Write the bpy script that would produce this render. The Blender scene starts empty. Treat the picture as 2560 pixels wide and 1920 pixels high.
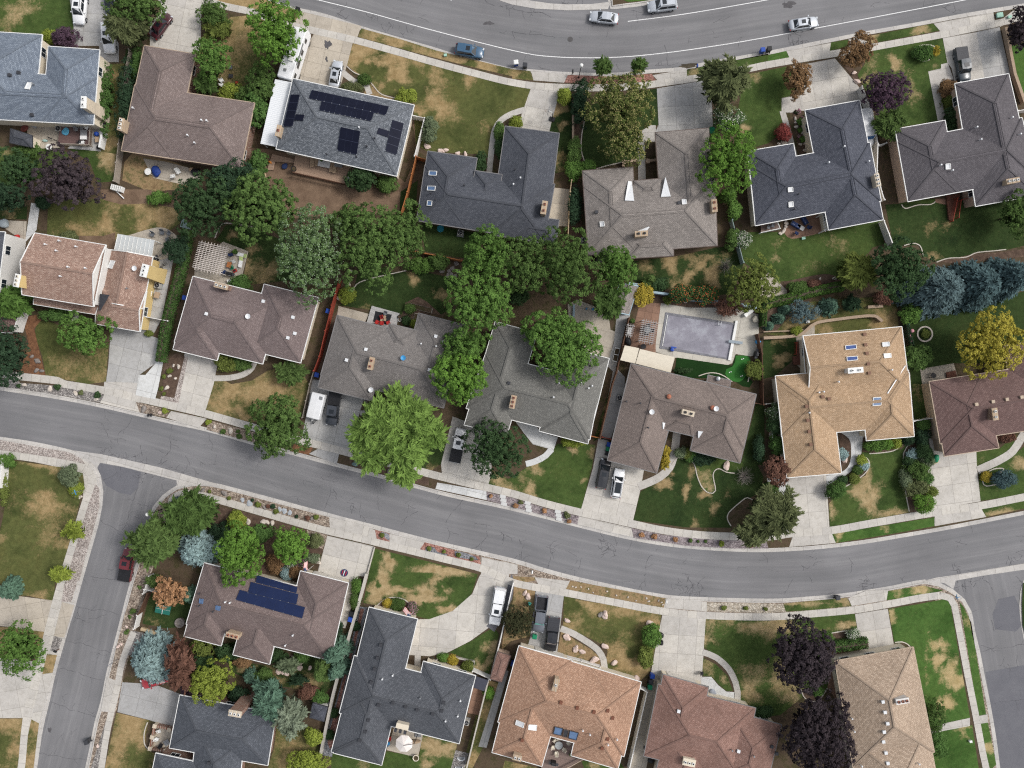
# residential streets seen from straight above: names and labels are set on every object
import bpy,bmesh,math,random
import numpy as np
from mathutils import Vector,Matrix
from mathutils.geometry import tessellate_polygon
random.seed(7)
R=math.radians
SC=bpy.context.scene
COL=SC.collection
HC,SP=115.0,15.0
def N(k,x,y):
 if k=='F':
  return x*2560/2212,y*2560/2212
 if k=='N':
  return x,y
 c,r=int(k[0]),int(k[1])
 return 640*c+x*640/2212,480*r+y*480/1659
def W(k,x,y,z=0.0):
 nx,ny=N(k,x,y)
 s=(HC-z)/HC/SP
 return Vector(((nx-1280)*s,(960-ny)*s,z))
def P(s,z=0.0):
 out=[];k=None
 for tok in s.split():
  if ':' in tok:
   k,tok=tok.split(':')
  x,y=tok.split(',')
  out.append(W(k,float(x),float(y),z))
 return out
def tag(o,label=None,cat=None,group=None,kind=None):
 if label:o['label']=label
 if cat:o['category']=cat
 if group:o['group']=group
 if kind:o['kind']=kind
 return o
def thing(name,label,cat,loc=(0,0,0),rz=0.0,group=None):
 o=bpy.data.objects.new(name,None);COL.objects.link(o)
 o.empty_display_size=0.3
 o.location=loc;o.rotation_euler=(0,0,rz)
 return tag(o,label,cat,group)
def dup(root,loc,rz,label=None,group=None):
 r=root.copy();COL.objects.link(r);r.location=loc;r.rotation_euler=(0,0,rz)
 if label:r['label']=label
 if group:r['group']=group
 for ch in list(root.children):
  c=ch.copy();COL.objects.link(c);c.parent=r
  for g in list(ch.children):
   d=g.copy();COL.objects.link(d);d.parent=c
 return r
def rootloc(p):
 while p.parent:p=p.parent
 return Vector(p.location)
class MB:
 def __init__(s):s.v=[];s.f=[];s.uv=[];s.t=[]
 def face(s,pts,uvs=None):
  i=len(s.v);s.v+=[tuple(p)for p in pts];s.f.append(list(range(i,i+len(pts))))
  s.uv+=list(uvs)if uvs else[(p[0],p[1])for p in pts]
 def raw(s,vs,fs):
  i=len(s.v);s.v+=[tuple(p)for p in vs]
  for f in fs:
   s.f.append([i+j for j in f]);s.uv+=[(vs[j][0],vs[j][1])for j in f]
 def box(s,c,d,rz=0.0,taper=1.0,ry=0.0):
  x,y,z=d[0]/2,d[1]/2,d[2]/2
  m=Matrix.Rotation(rz,3,'Z')@Matrix.Rotation(ry,3,'Y')
  vs=[Vector(c)+m@Vector(p)for p in((-x*taper,-y*taper,-z),(x*taper,-y*taper,-z),(x*taper,y*taper,-z),(-x*taper,y*taper,-z),(-x,-y,z),(x,-y,z),(x,y,z),(-x,y,z))]
  s.raw(vs,[(0,3,2,1),(4,5,6,7),(0,1,5,4),(1,2,6,5),(2,3,7,6),(3,0,4,7)])
  return s
 def bar(s,a,b,w,h):
  a,b=Vector(a),Vector(b);d=b-a;L=d.length
  if L<1e-6:return s
  d/=L
  side=Vector((-d.y,d.x,0))
  if side.length<1e-4:side=Vector((1,0,0))
  side.normalize();up=d.cross(side)
  if up.z<0:up=-up
  sw,uh=side*w/2,up*h/2
  vs=[a-sw-uh,a+sw-uh,a+sw+uh,a-sw+uh,b-sw-uh,b+sw-uh,b+sw+uh,b-sw+uh]
  s.raw(vs,[(0,1,2,3),(7,6,5,4),(0,4,5,1),(1,5,6,2),(2,6,7,3),(3,7,4,0)])
  return s
 def tube(s,a,b,r0,r1=None,n=8,cap=True):
  r1=r0 if r1 is None else r1
  a,b=Vector(a),Vector(b);d=(b-a)
  if d.length<1e-6:return s
  q=d.to_track_quat('Z','Y')
  ring=[q@Vector((math.cos(2*math.pi*i/n),math.sin(2*math.pi*i/n),0))for i in range(n)]
  vs=[a+p*r0 for p in ring]+[b+p*r1 for p in ring]
  fs=[(i,(i+1)%n,n+(i+1)%n,n+i)for i in range(n)]
  if cap:fs+=[tuple(range(n-1,-1,-1)),tuple(range(n,2*n))]
  s.raw(vs,fs);return s
 def lathe(s,c,prof,n=16):
  c=Vector(c);vs=[]
  for r,z in prof:
   for i in range(n):
    a=2*math.pi*i/n;vs.append(c+Vector((r*math.cos(a),r*math.sin(a),z)))
  fs=[]
  for k in range(len(prof)-1):
   for i in range(n):
    fs.append((k*n+i,k*n+(i+1)%n,(k+1)*n+(i+1)%n,(k+1)*n+i))
  fs.append(tuple(range(n-1,-1,-1)));m=(len(prof)-1)*n;fs.append(tuple(range(m,m+n)))
  s.raw(vs,fs);return s
 def poly(s,pts,z=None):
  pts=[Vector((p[0],p[1],p[2]if z is None else z))for p in pts]
  for t in tessellate_polygon([pts]):
   q=[pts[i]for i in t]
   if(q[1]-q[0]).cross(q[2]-q[0]).z<0:q.reverse()
   s.face(q)
  return s
 def prism(s,pts,z0,z1):
  a=sum(pts[i].x*pts[(i+1)%len(pts)].y-pts[(i+1)%len(pts)].x*pts[i].y for i in range(len(pts)))
  pts=list(pts)if a>0 else list(reversed(pts))
  s.poly(pts,z1)
  n=len(pts)
  for i in range(n):
   p,q=pts[i],pts[(i+1)%n]
   s.face([(p.x,p.y,z0),(q.x,q.y,z0),(q.x,q.y,z1),(p.x,p.y,z1)])
  return s
 def blob(s,c,r,seed=0,sq=(1,1,.7),n=1,rough=.25):
  rn=random.Random(seed);bm=bmesh.new();bmesh.ops.create_icosphere(bm,subdivisions=n+1,radius=1)
  ph=[rn.uniform(0,6)for _ in range(6)]
  rz=rn.uniform(0,6);M_=Matrix.Rotation(rz,3,'Z')
  vs=[]
  for v in bm.verts:
   p=v.co
   k=1+rough*(math.sin(3*p.x+ph[0])*math.sin(2.6*p.y+ph[1])+.6*math.sin(4*p.z+ph[2]+2*p.x))
   vs.append(Vector(c)+M_@Vector((p.x*r*sq[0]*k,p.y*r*sq[1]*k,p.z*r*sq[2]*k)))
  s.raw(vs,[[v.index for v in f.verts]for f in bm.faces]);bm.free();return s
 def mesh(s,name,mat,smooth=False,off=None):
  me=bpy.data.meshes.new(name)
  vs=s.v if off is None else[(v[0]-off[0],v[1]-off[1],v[2]-off[2])for v in s.v]
  me.from_pydata(vs,[],s.f)
  ul=me.uv_layers.new(name='UVMap')
  ul.data.foreach_set('uv',np.array(s.uv,dtype=np.float32).ravel())
  if smooth:me.polygons.foreach_set('use_smooth',[True]*len(me.polygons))
  me.materials.append(mat);me.update()
  return me
 def build(s,name,mat,parent=None,smooth=False,local=False):
  """local=True: vertices already relative to the parent; else world -> relative to the root"""
  off=None
  if parent is not None and not local:off=rootloc(parent)
  o=bpy.data.objects.new(name,s.mesh(name,mat,smooth,off));COL.objects.link(o)
  if parent is not None:o.parent=parent
  return o
 def top(s,name,mat,label,cat,group=None,kind=None,smooth=False,origin=None):
  """a thing that is one mesh: origin at its base"""
  if origin is None:
   a=np.array(s.v);origin=Vector(((a[:,0].min()+a[:,0].max())/2,(a[:,1].min()+a[:,1].max())/2,a[:,2].min()))
  o=bpy.data.objects.new(name,s.mesh(name,mat,smooth,origin));o.location=origin;COL.objects.link(o)
  return tag(o,label,cat,group,kind)
def struct(name,mb,mat,smooth=False,label=None):
 o=bpy.data.objects.new(name,mb.mesh(name,mat,smooth));COL.objects.link(o);o['kind']='structure'
 if label:o['label']=label
 return o
def smooth_line(pts,step=0.8):
 out=[]
 n=len(pts)
 for i in range(n-1):
  p0=pts[max(i-1,0)];p1=pts[i];p2=pts[i+1];p3=pts[min(i+2,n-1)]
  m=max(1,int((p2-p1).length/step))
  for j in range(m):
   t=j/m;t2=t*t;t3=t2*t
   out.append(0.5*((2*p1)+(p2-p0)*t+(2*p0-5*p1+4*p2-p3)*t2+(3*p1-p0-3*p2+p3)*t3))
 out.append(pts[-1].copy());return out
def offset_line(pts,d):
 out=[]
 for i,p in enumerate(pts):
  a=pts[max(i-1,0)];b=pts[min(i+1,len(pts)-1)]
  t=Vector((b.x-a.x,b.y-a.y,0)).normalized()
  out.append(Vector((p.x-t.y*d,p.y+t.x*d,p.z)))
 return out
def band(mb,pts,d0,d1,z,z0=None):
 A=offset_line(pts,d0);B=offset_line(pts,d1);u=0
 for i in range(len(pts)-1):
  L=(pts[i+1]-pts[i]).length
  a,b,c,d=A[i],A[i+1],B[i+1],B[i]
  q=[(a.x,a.y,z),(b.x,b.y,z),(c.x,c.y,z),(d.x,d.y,z)]
  uv=[(u,d0+4),(u+L,d0+4),(u+L,d1+4),(u,d1+4)]
  if(b-a).cross(d-a).z<0:q.reverse();uv.reverse()
  mb.face(q,uv)
  if z0 is not None:
   mb.face([(a.x,a.y,z0),(b.x,b.y,z0),(b.x,b.y,z),(a.x,a.y,z)])
   mb.face([(d.x,d.y,z),(c.x,c.y,z),(c.x,c.y,z0),(d.x,d.y,z0)])
  u+=L
 if z0 is not None:
  for i in(0,-1):
   a,d=A[i],B[i]
   mb.face([(a.x,a.y,z0),(d.x,d.y,z0),(d.x,d.y,z),(a.x,a.y,z)])
 return mb
KE=1/1.35
def C(r,g,b,k=None,q=.05):
 """colour read off the photograph (sRGB 0..255) -> surface albedo"""
 k=KE if k is None else k
 def l(c):
  c/=255
  return(c/12.92 if c<=.04045 else((c+.055)/1.055)**2.4)*k
 r,g,b=l(r),l(g),l(b);y=.3*r+.55*g+.15*b
 return(r+(y-r)*q,g+(y-g)*q,b+(y-b)*q,1)
class NT:
 def __init__(s,name):
  s.m=bpy.data.materials.new(name);s.m.use_nodes=True;s.t=s.m.node_tree;s.t.nodes.clear()
  s.out=s.n('ShaderNodeOutputMaterial');s.b=s.n('ShaderNodeBsdfPrincipled')
  s.l(s.b.outputs[0],s.out.inputs[0]);s.b.inputs['Specular IOR Level'].default_value=.25
  s.co=s.n('ShaderNodeTexCoord')
 def n(s,t,**kw):
  x=s.t.nodes.new(t)
  for k,v in kw.items():setattr(x,k,v)
  return x
 def l(s,a,b):s.t.links.new(a,b)
 def geo(s):return s.n('ShaderNodeNewGeometry').outputs['Position']
 def noise(s,vec,scale,detail=3,rough=.6,dist=0):
  x=s.n('ShaderNodeTexNoise');x.inputs['Scale'].default_value=scale;x.inputs['Detail'].default_value=detail
  x.inputs['Roughness'].default_value=rough;x.inputs['Distortion'].default_value=dist
  if vec is not None:s.l(vec,x.inputs['Vector'])
  return x.outputs['Fac']
 def ramp(s,fac,stops):
  x=s.n('ShaderNodeValToRGB');e=x.color_ramp.elements
  while len(e)<len(stops):e.new(.5)
  for i,(p,c)in enumerate(stops):
   e[i].position=p;e[i].color=c if len(c)==4 else(*c,1)
  s.l(fac,x.inputs[0]);return x.outputs[0]
 def mix(s,fac,a,b,mode='MIX'):
  x=s.n('ShaderNodeMix',data_type='RGBA',blend_type=mode)
  for inp,v in((x.inputs[0],fac),(x.inputs[6],a),(x.inputs[7],b)):
   if isinstance(v,(int,float)):inp.default_value=v
   elif isinstance(v,tuple):inp.default_value=v
   else:s.l(v,inp)
  return x.outputs[2]
 def math(s,op,a,b=None,c=None):
  x=s.n('ShaderNodeMath',operation=op)
  for i,v in enumerate((a,b,c)):
   if v is None:continue
   if isinstance(v,(int,float)):x.inputs[i].default_value=v
   else:s.l(v,x.inputs[i])
  return x.outputs[0]
 def maprange(s,v,a,b,c=0,d=1):
  x=s.n('ShaderNodeMapRange');s.l(v,x.inputs[0])
  for i,q in enumerate((a,b,c,d)):x.inputs[i+1].default_value=q
  return x.outputs[0]
 def bump(s,h,dist=.02,strength=.5):
  x=s.n('ShaderNodeBump');x.inputs['Distance'].default_value=dist;x.inputs['Strength'].default_value=strength
  s.l(h,x.inputs['Height']);s.l(x.outputs[0],s.b.inputs['Normal'])
 def fin(s,col=None,rough=.85,metal=0,spec=.25):
  if col is not None:
   if isinstance(col,tuple):s.b.inputs['Base Color'].default_value=col
   else:s.l(col,s.b.inputs['Base Color'])
  s.b.inputs['Roughness'].default_value=rough;s.b.inputs['Metallic'].default_value=metal
  s.b.inputs['Specular IOR Level'].default_value=spec
  return s.m
G=(0.5,0.5,0.5,1)
def scaled(c,k):return(c[0]*k,c[1]*k,c[2]*k,1)
_cache={}
def plain(name,c,var=.18,scale=2.5,rough=.75,metal=0,spec=.25):
 """painted / solid surface with slight mottling"""
 if name in _cache:return _cache[name]
 t=NT(name);f=t.noise(t.co.outputs['Object'],scale,4)
 col=t.ramp(f,[(.3,scaled(c,1-var)),(.7,scaled(c,1+var))])
 _cache[name]=t.fin(col,rough,metal,spec);return _cache[name]
def mottled(name,stops,scale=1.0,fine=14,fvar=.25,rough=.95,bump=.03):
 """ground: coarse colour patches (stops) times fine grain"""
 if name in _cache:return _cache[name]
 t=NT(name);p=t.geo()
 a=t.ramp(t.noise(p,scale,6,.65),stops)
 g=t.noise(p,fine,3,.7)
 g2=t.maprange(g,.3,.7,1-fvar,1+fvar)
 col=t.mix(1.0,a,g2,'MULTIPLY')
 t.bump(g,bump,.6);_cache[name]=t.fin(col,rough,0,.1);return _cache[name]
def gravel(name,cols,scale=9):
 if name in _cache:return _cache[name]
 t=NT(name);p=t.geo()
 v=t.n('ShaderNodeTexVoronoi');v.inputs['Scale'].default_value=scale;t.l(p,v.inputs['Vector'])
 sep=t.n('ShaderNodeSeparateColor');t.l(v.outputs['Color'],sep.inputs[0])
 col=t.ramp(sep.outputs[0],[(i/max(1,len(cols)-1),c)for i,c in enumerate(cols)])
 d=t.maprange(v.outputs['Distance'],.25,.7,1,.55)
 col=t.mix(1,col,d,'MULTIPLY')
 n=t.maprange(t.noise(p,.8,4),.3,.7,.82,1.15)
 col=t.mix(1,col,n,'MULTIPLY')
 t.bump(v.outputs['Distance'],-.04,.8);_cache[name]=t.fin(col,.95,0,.1);return _cache[name]
def concrete(name,base,var=.12,joints=None,patch=.12):
 """weathered slab; joints=(spacing u, spacing v) from UV in metres"""
 if name in _cache:return _cache[name]
 t=NT(name);p=t.geo()
 a=t.ramp(t.noise(p,.35,6,.6),[(.3,scaled(base,1-var)),(.7,scaled(base,1+var*.7))])
 st=t.ramp(t.noise(p,1.6,5,.75,.6),[(.35,(.80,.79,.77,1)),(.55,(1,1,1,1))])
 col=t.mix(.75,a,st,'MULTIPLY')
 g=t.maprange(t.noise(p,22,2),.3,.7,.93,1.06);col=t.mix(1,col,g,'MULTIPLY')
 if joints:
  br=t.n('ShaderNodeTexBrick');br.offset=0;br.squash=1
  t.l(t.co.outputs['UV'],br.inputs['Vector']);br.inputs['Scale'].default_value=1
  br.inputs['Brick Width'].default_value=joints[0];br.inputs['Row Height'].default_value=joints[1]
  br.inputs['Mortar Size'].default_value=.035;br.inputs['Mortar Smooth'].default_value=.3;br.inputs['Bias'].default_value=0
  br.inputs['Color1'].default_value=(1-patch,1-patch,1-patch*.9,1);br.inputs['Color2'].default_value=(1.06,1.055,1.04,1)
  br.inputs['Mortar'].default_value=(.62,.61,.60,1)
  col=t.mix(1,col,br.outputs['Color'],'MULTIPLY')
 _cache[name]=t.fin(col,.9,0,.15);return _cache[name]
def shingle(name,c1,c2,tab=.36,row=.17,var=.5,streak=.1):
 """asphalt shingles in courses; UV in metres, v up the slope"""
 if name in _cache:return _cache[name]
 t=NT(name);uv=t.co.outputs['UV']
 br=t.n('ShaderNodeTexBrick');br.offset=.37;br.offset_frequency=2
 t.l(uv,br.inputs['Vector']);br.inputs['Scale'].default_value=1
 br.inputs['Brick Width'].default_value=tab;br.inputs['Row Height'].default_value=row
 br.inputs['Mortar Size'].default_value=.035;br.inputs['Mortar Smooth'].default_value=.2;br.inputs['Bias'].default_value=-.1
 br.inputs['Color1'].default_value=c1;br.inputs['Color2'].default_value=c2
 br.inputs['Mortar'].default_value=scaled(c1,.8)
 n=t.maprange(t.noise(uv,5.5,4,.85),.3,.7,1.03-var*.38,1.04+var*.38)
 col=t.mix(1,br.outputs['Color'],n,'MULTIPLY')
 w=t.maprange(t.noise(t.geo(),.22,4,.6),.3,.7,1-streak,1+streak)
 col=t.mix(1,col,w,'MULTIPLY')
 t.bump(br.outputs['Fac'],-.03,.7)
 _cache[name]=t.fin(col,.93,0,.12);return _cache[name]
def lawn_mat(name,green,green2,dry,dry2):
 t=NT(name);p=t.geo()
 at=t.n('ShaderNodeAttribute',attribute_name='dry')
 oli=(green2[0]*1.1,green2[1]*.99,green2[2]*1.0,1)
 base=t.ramp(t.noise(p,.17,6,.65,.4),[(.3,green),(.52,green2),(.72,oli)])
 grain=t.noise(p,7,5,.8)
 base=t.mix(1,base,t.maprange(grain,.25,.75,.62,1.42),'MULTIPLY')
 base=t.mix(1,base,t.maprange(t.noise(p,1.4,3,.6),.3,.7,.82,1.18),'MULTIPLY')
 d=t.ramp(t.noise(p,1.1,4),[(.3,dry),(.7,dry2)])
 d=t.mix(1,d,t.maprange(grain,.25,.75,.75,1.25),'MULTIPLY')
 nz=t.math('SUBTRACT',t.noise(p,2.6,7,.85,.4),.5)
 n2=t.math('SUBTRACT',t.noise(p,.45,4,.6,.8),.5)
 f=t.math('ADD',at.outputs['Fac'],t.math('MULTIPLY',nz,1.9))
 f=t.math('ADD',f,t.math('MULTIPLY',n2,.8))
 f=t.maprange(f,.34,.92)
 sp=t.maprange(t.noise(p,4.5,4,.8),.60,.74,0,.35)
 f=t.math('MAXIMUM',f,sp)
 col=t.mix(f,base,d)
 t.bump(grain,.05,.7)
 return t.fin(col,.95,0,.05)
def V(r,g,b):return C(r,g,b,None,.02)
def foliage(name,dark,light,trans=.25,flower=None):
 if name in _cache:return _cache[name]
 t=NT(name);dark=tuple(a*.88+b*.12 for a,b in zip(dark,light))  # dark end also paints the shade of inner leaves, lifted a little here
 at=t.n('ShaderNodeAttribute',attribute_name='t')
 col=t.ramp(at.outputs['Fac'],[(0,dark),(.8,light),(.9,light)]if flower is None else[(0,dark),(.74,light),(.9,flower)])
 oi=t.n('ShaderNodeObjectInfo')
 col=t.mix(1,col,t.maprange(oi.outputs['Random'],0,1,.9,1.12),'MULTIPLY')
 col=t.mix(1,col,t.maprange(t.noise(t.geo(),.7,3),.3,.7,.82,1.18),'MULTIPLY')
 df=t.n('ShaderNodeBsdfDiffuse');tr=t.n('ShaderNodeBsdfTranslucent');mx=t.n('ShaderNodeMixShader')
 t.l(col,df.inputs[0]);t.l(col,tr.inputs[0]);mx.inputs[0].default_value=trans
 t.l(df.outputs[0],mx.inputs[1]);t.l(tr.outputs[0],mx.inputs[2]);t.l(mx.outputs[0],t.out.inputs[0])
 _cache[name]=t.m;return t.m
def car_paint(name,c,rough=.3,metal=.0):
 if name in _cache:return _cache[name]
 t=NT(name);f=t.noise(t.co.outputs['Object'],1.3,3)
 col=t.ramp(f,[(.3,scaled(c,.93)),(.7,scaled(c,1.05))])
 m=t.fin(col,rough,metal,.5);t.b.inputs['Coat Weight'].default_value=.5;t.b.inputs['Coat Roughness'].default_value=.12
 _cache[name]=m;return m
ASPH=None
def asphalt():
 t=NT('asphalt');uv=t.co.outputs['UV'];p=t.geo()
 mp=t.n('ShaderNodeMapping');mp.inputs['Scale'].default_value=(.035,.9,1);t.l(uv,mp.inputs[0])
 s=t.ramp(t.noise(mp.outputs[0],1.0,5,.65),[(.3,C(117,117,119)),(.52,C(127,126,128)),(.72,C(139,138,139))])
 b=t.maprange(t.noise(p,.09,4,.6),.3,.7,.86,1.1)
 col=t.mix(1,s,b,'MULTIPLY')
 st=t.maprange(t.noise(p,.5,6,.75,.8),.62,.78,1,.8);col=t.mix(1,col,st,'MULTIPLY')
 g=t.noise(p,16,3,.8);col=t.mix(1,col,t.maprange(g,.3,.7,.9,1.1),'MULTIPLY')
 t.bump(g,.01,.4)
 return t.fin(col,.88,0,.2)
M_ASPH=asphalt()
M_CRACK=plain('crack_tar',C(86,85,89),.2,3,.9)
M_PAINT=mottled('road_paint',[(.3,C(222,222,222)),(.7,C(245,245,243))],3,20,.06)
M_WALK=concrete('sidewalk_concrete',C(203,198,190),.07,(1.55,9),.07)
M_GUT=concrete('gutter_concrete',C(200,196,191),.13,(3.1,9),.10)
M_DRIVE=concrete('driveway_concrete',C(205,200,192),.12,(3.0,3.1),.11)
M_DRIVE2=concrete('grey_driveway_concrete',C(184,183,181),.14,(3.0,3.1),.12)
M_DRIVE3=concrete('pale_concrete',C(216,217,216),.10,(2.6,3.1),.05)
M_PATIO=concrete('patio_concrete',C(192,182,167),.11,(2.6,2.6),.06)
M_BROWNP=concrete('stamped_concrete',C(150,118,100),.15,(1.2,1.2),.12)
M_DECKP=concrete('pool_deck_concrete',C(197,192,181),.10,(3.4,3.4),.05)
M_SOIL=mottled('soil',[(.25,C(70,58,46)),(.5,C(92,78,62)),(.62,C(70,66,42)),(.75,C(110,95,74))],.6,9,.3)
M_DIRT=mottled('bare_dirt',[(.3,C(104,84,68)),(.55,C(128,106,87)),(.75,C(146,122,100))],.5,8,.2)
M_MULCH=mottled('bark_mulch',[(.3,C(78,63,54)),(.55,C(98,80,68)),(.75,C(124,106,90))],1.4,9,.35)
M_LEAFLIT=mottled('leaf_litter',[(.3,C(98,68,50)),(.55,C(130,92,66)),(.75,C(150,112,80))],1.8,9,.35)
M_STRAW=mottled('dry_straw_ground',[(.25,C(116,94,66)),(.5,C(154,130,95)),(.62,C(106,100,64)),(.8,C(184,160,122))],.9,7,.35)
M_GRAVP=gravel('pale_pink_gravel',[C(150,136,130),C(196,184,176),C(222,212,204)],7)
M_GRAVG=gravel('grey_gravel',[C(112,108,106),C(160,154,150),C(196,190,184)],6)
M_GRAVT=gravel('tan_river_gravel',[C(120,104,92),C(172,154,138),C(205,190,172)],5)
M_GRAVM=gravel('mauve_gravel',[C(128,116,120),C(164,152,154),C(192,180,180)],6)
M_GRAVR=gravel('red_lava_gravel',[C(146,98,86),C(184,132,118),C(206,160,146)],6)
M_GRAVB=gravel('bluish_gravel',[C(110,112,118),C(148,150,156),C(176,176,180)],6)
M_GRAVC=gravel('cream_gravel',[C(170,156,136),C(206,194,176),C(228,218,202)],6)
M_EDGE=concrete('edging_concrete',C(204,196,184),.12)
LG,LG2,LD,LD2=V(50,67,33),V(72,90,46),V(150,130,92),V(184,162,124)
M_LAWN=lawn_mat('lawn_grass',LG,LG2,LD,LD2)
M_LAWND=lawn_mat('dark_lawn_grass',V(36,51,27),V(53,69,37),V(140,120,84),V(170,148,110))
M_LAWNV=lawn_mat('vivid_lawn_grass',V(52,79,34),V(74,103,49),V(166,146,102),V(194,172,130))
M_LAWNO=lawn_mat('olive_lawn_grass',V(66,74,40),V(90,94,54),V(144,122,84),V(176,152,112))
M_TURF=mottled('artificial_turf',[(.3,C(26,52,21)),(.7,C(33,63,26))],.5,9,.15)
M_PUTT=mottled('putting_green_turf',[(.3,C(48,104,42)),(.7,C(58,118,51))],.5,9,.10)
WHITE=plain('white_paint',C(235,235,232),.05,1.5,.55)
WHITEM=plain('white_metal',C(226,228,230),.06,1.5,.4)
BLACK=plain('black_plastic',C(38,38,41),.2,3,.5)
DGREY=plain('dark_grey_plastic',C(62,63,68),.15,3,.55)
GREYM=plain('grey_metal',C(150,152,154),.12,3,.45,.4)
RUBBER=plain('rubber',C(30,30,32),.15,5,.85)
CHROME=plain('bright_metal',C(200,202,204),.06,3,.25,.8)
WOOD=plain('weathered_wood',C(146,120,96),.25,3,.85)
WOODR=plain('red_stained_wood',C(148,62,44),.22,3,.8)
WOODO=plain('orange_cedar',C(172,108,60),.22,3,.8)
WOODB=plain('brown_wood',C(98,70,54),.25,3,.85)
BARK=plain('bark',C(96,84,72),.3,4,.95)
BARKP=plain('pale_bark',C(170,162,148),.2,4,.95)
STONE=mottled('boulder_stone',[(.3,C(180,168,156)),(.7,C(224,214,202))],2.2,12,.15)
STONEP=mottled('pink_boulder_stone',[(.3,C(196,172,160)),(.7,C(232,212,202))],2.2,12,.12)
STONEG=mottled('grey_stone',[(.3,C(118,112,108)),(.7,C(156,148,142))],2.2,12,.15)
BLUEP=plain('blue_plastic',C(38,78,170),.12,3,.45)
LBLUE=plain('light_blue_plastic',C(60,150,205),.12,3,.45)
GREENP=plain('green_plastic',C(22,132,92),.12,3,.45)
REDP=plain('red_plastic',C(186,44,40),.12,3,.45)
YELLOWP=plain('yellow_plastic',C(214,178,60),.12,3,.5)
NAVY=plain('navy_fabric',C(44,60,100),.15,4,.9)
TANF=plain('tan_fabric',C(176,152,126),.12,4,.9)
CREAMF=plain('cream_fabric',C(228,218,198),.06,2,.9)
BLUETARP=plain('blue_tarp',C(34,62,134),.2,4,.6)
GLASS=plain('dark_window_glass',C(38,46,54),.2,2,.08,0,.6)
SKYGL=plain('skylight_glass',C(96,126,166),.2,2,.1,0,.6)
SOLAR=plain('solar_cell',C(27,30,46),.12,.6,.5,0,.06)
SOLARB=plain('blue_solar_cell',C(34,45,78),.1,.6,.5,0,.06)
TERRA=plain('terracotta',C(170,108,84),.15,4,.85)
ZB=0.12
_lc=[0]
def lvl(n):
 _lc[0]+=1
 return ZB+.006*n+(_lc[0]%9)*.0006
g=MB();g.poly([Vector(p)for p in((-700,-700,0),(700,-700,0),(700,700,0),(-700,700,0))],-.12)
struct('ground',g,mottled('dry_grassland',[(.3,C(84,84,52)),(.55,C(120,108,74)),(.75,C(92,92,56))],.05,3,.25))
def ext(pts,a,b):
 p=list(pts)
 d=(p[0]-p[1]).normalized();q=(p[-1]-p[-2]).normalized()
 if a:p.insert(0,p[0]+d*a)
 if b:p.append(p[-1]+q*b)
 return p
UP_S=ext(P("10:110,0 330,60 600,120 910,225 1230,320 1530,405 1720,465 2000,538 20:0,588 150,597 430,620 850,630 1200,600 1450,580 1700,530 2212,440 30:400,360 850,270 1300,190 1700,115 2212,30"),30,25)
MID_N=ext(P("02:0,55 300,100 600,150 900,210 1200,280 1500,350 1800,415 2212,535 12:300,610 690,715 1150,835 1600,960 2212,1095 22:560,1235 900,1320 1200,1380 1500,1420 1900,1447 2212,1452 32:400,1430 800,1385 1200,1320 1600,1250 2212,1130"),18,18)
MID_SW=ext(P("02:0,455 300,500 620,570 740,615 820,680 870,790 893,930 885,1050 860,1180 800,1400 725,1659 03:650,270 560,570 480,850 430,1080 370,1330 330,1600"),18,14)
MID_S=ext(P("03:740,1640 780,1450 820,1250 870,1080 920,830 980,600 1050,330 1110,100 02:1190,1500 1290,1170 1320,1060 1400,965 1530,875 1640,850 1830,850 2212,945 12:370,1045 800,1160 980,1205 1500,1340 2212,1505 22:280,1590 540,1659 23:850,70 1200,140 1500,175 2212,195 33:300,180 640,150 1030,90 1350,30 1480,55 1600,115 1700,200 1760,310 1790,480 1830,640 1880,900 1930,1150 1975,1420 2005,1659"),14,14)
UP_N=ext(P("20:770,-140 835,20 850,78 1000,66 1180,42 1500,-30 2212,-170"),12,40)
E_W=ext(P("33:2212,20 2180,130 2170,250 2185,420 2205,530 2260,800 2400,1659"),8,14)
def cen(A,B,n=60):
 def res(L):
  d=[0]
  for i in range(len(L)-1):d.append(d[-1]+(L[i+1]-L[i]).length)
  out=[]
  for k in range(n):
   t=d[-1]*k/(n-1);i=0
   while i<len(d)-2 and d[i+1]<t:i+=1
   out.append(L[i].lerp(L[i+1],(t-d[i])/max(1e-6,d[i+1]-d[i])))
  return out
 return[a.lerp(b,.5)for a,b in zip(res(A),res(B))]
base=MB();base.poly([Vector(p)for p in((-104,-80,0),(104,-80,0),(104,80,0),(-104,80,0))],-.03)
struct('road_base',base,M_ASPH)
up_c=smooth_line(ext(P("10:0,-250 700,-80 1300,90 2212,275 20:700,345 1400,300 2212,170 30:1000,0 2212,-230"),20,20),2)
r=MB();band(r,up_c,-9,9,0.0);struct('upper_road',r,M_ASPH)
mid_c=smooth_line(ext(P("02:0,255 620,360 1200,470 2212,745 12:700,940 1600,1170 2212,1300 22:500,1440 1100,1560 1700,1640 2212,1660 32:700,1620 1500,1470 2212,1340"),18,18),2)
r=MB();band(r,mid_c,-7.5,7.5,0.004);struct('middle_road',r,M_ASPH)
sw_c=smooth_line(ext(P("02:1190,740 1120,960 1060,1250 960,1600 03:850,330 760,760 640,1250 540,1640"),0,16),2)
r=MB();band(r,sw_c,-4.3,4.6,0.008);struct('side_road',r,M_ASPH)
se_c=smooth_line(ext(P("33:1880,40 1960,400 2050,900 2150,1500"),2,20),2)
r=MB();band(r,se_c,-5,4.2,0.008);struct('side_road',r,M_ASPH)
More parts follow.
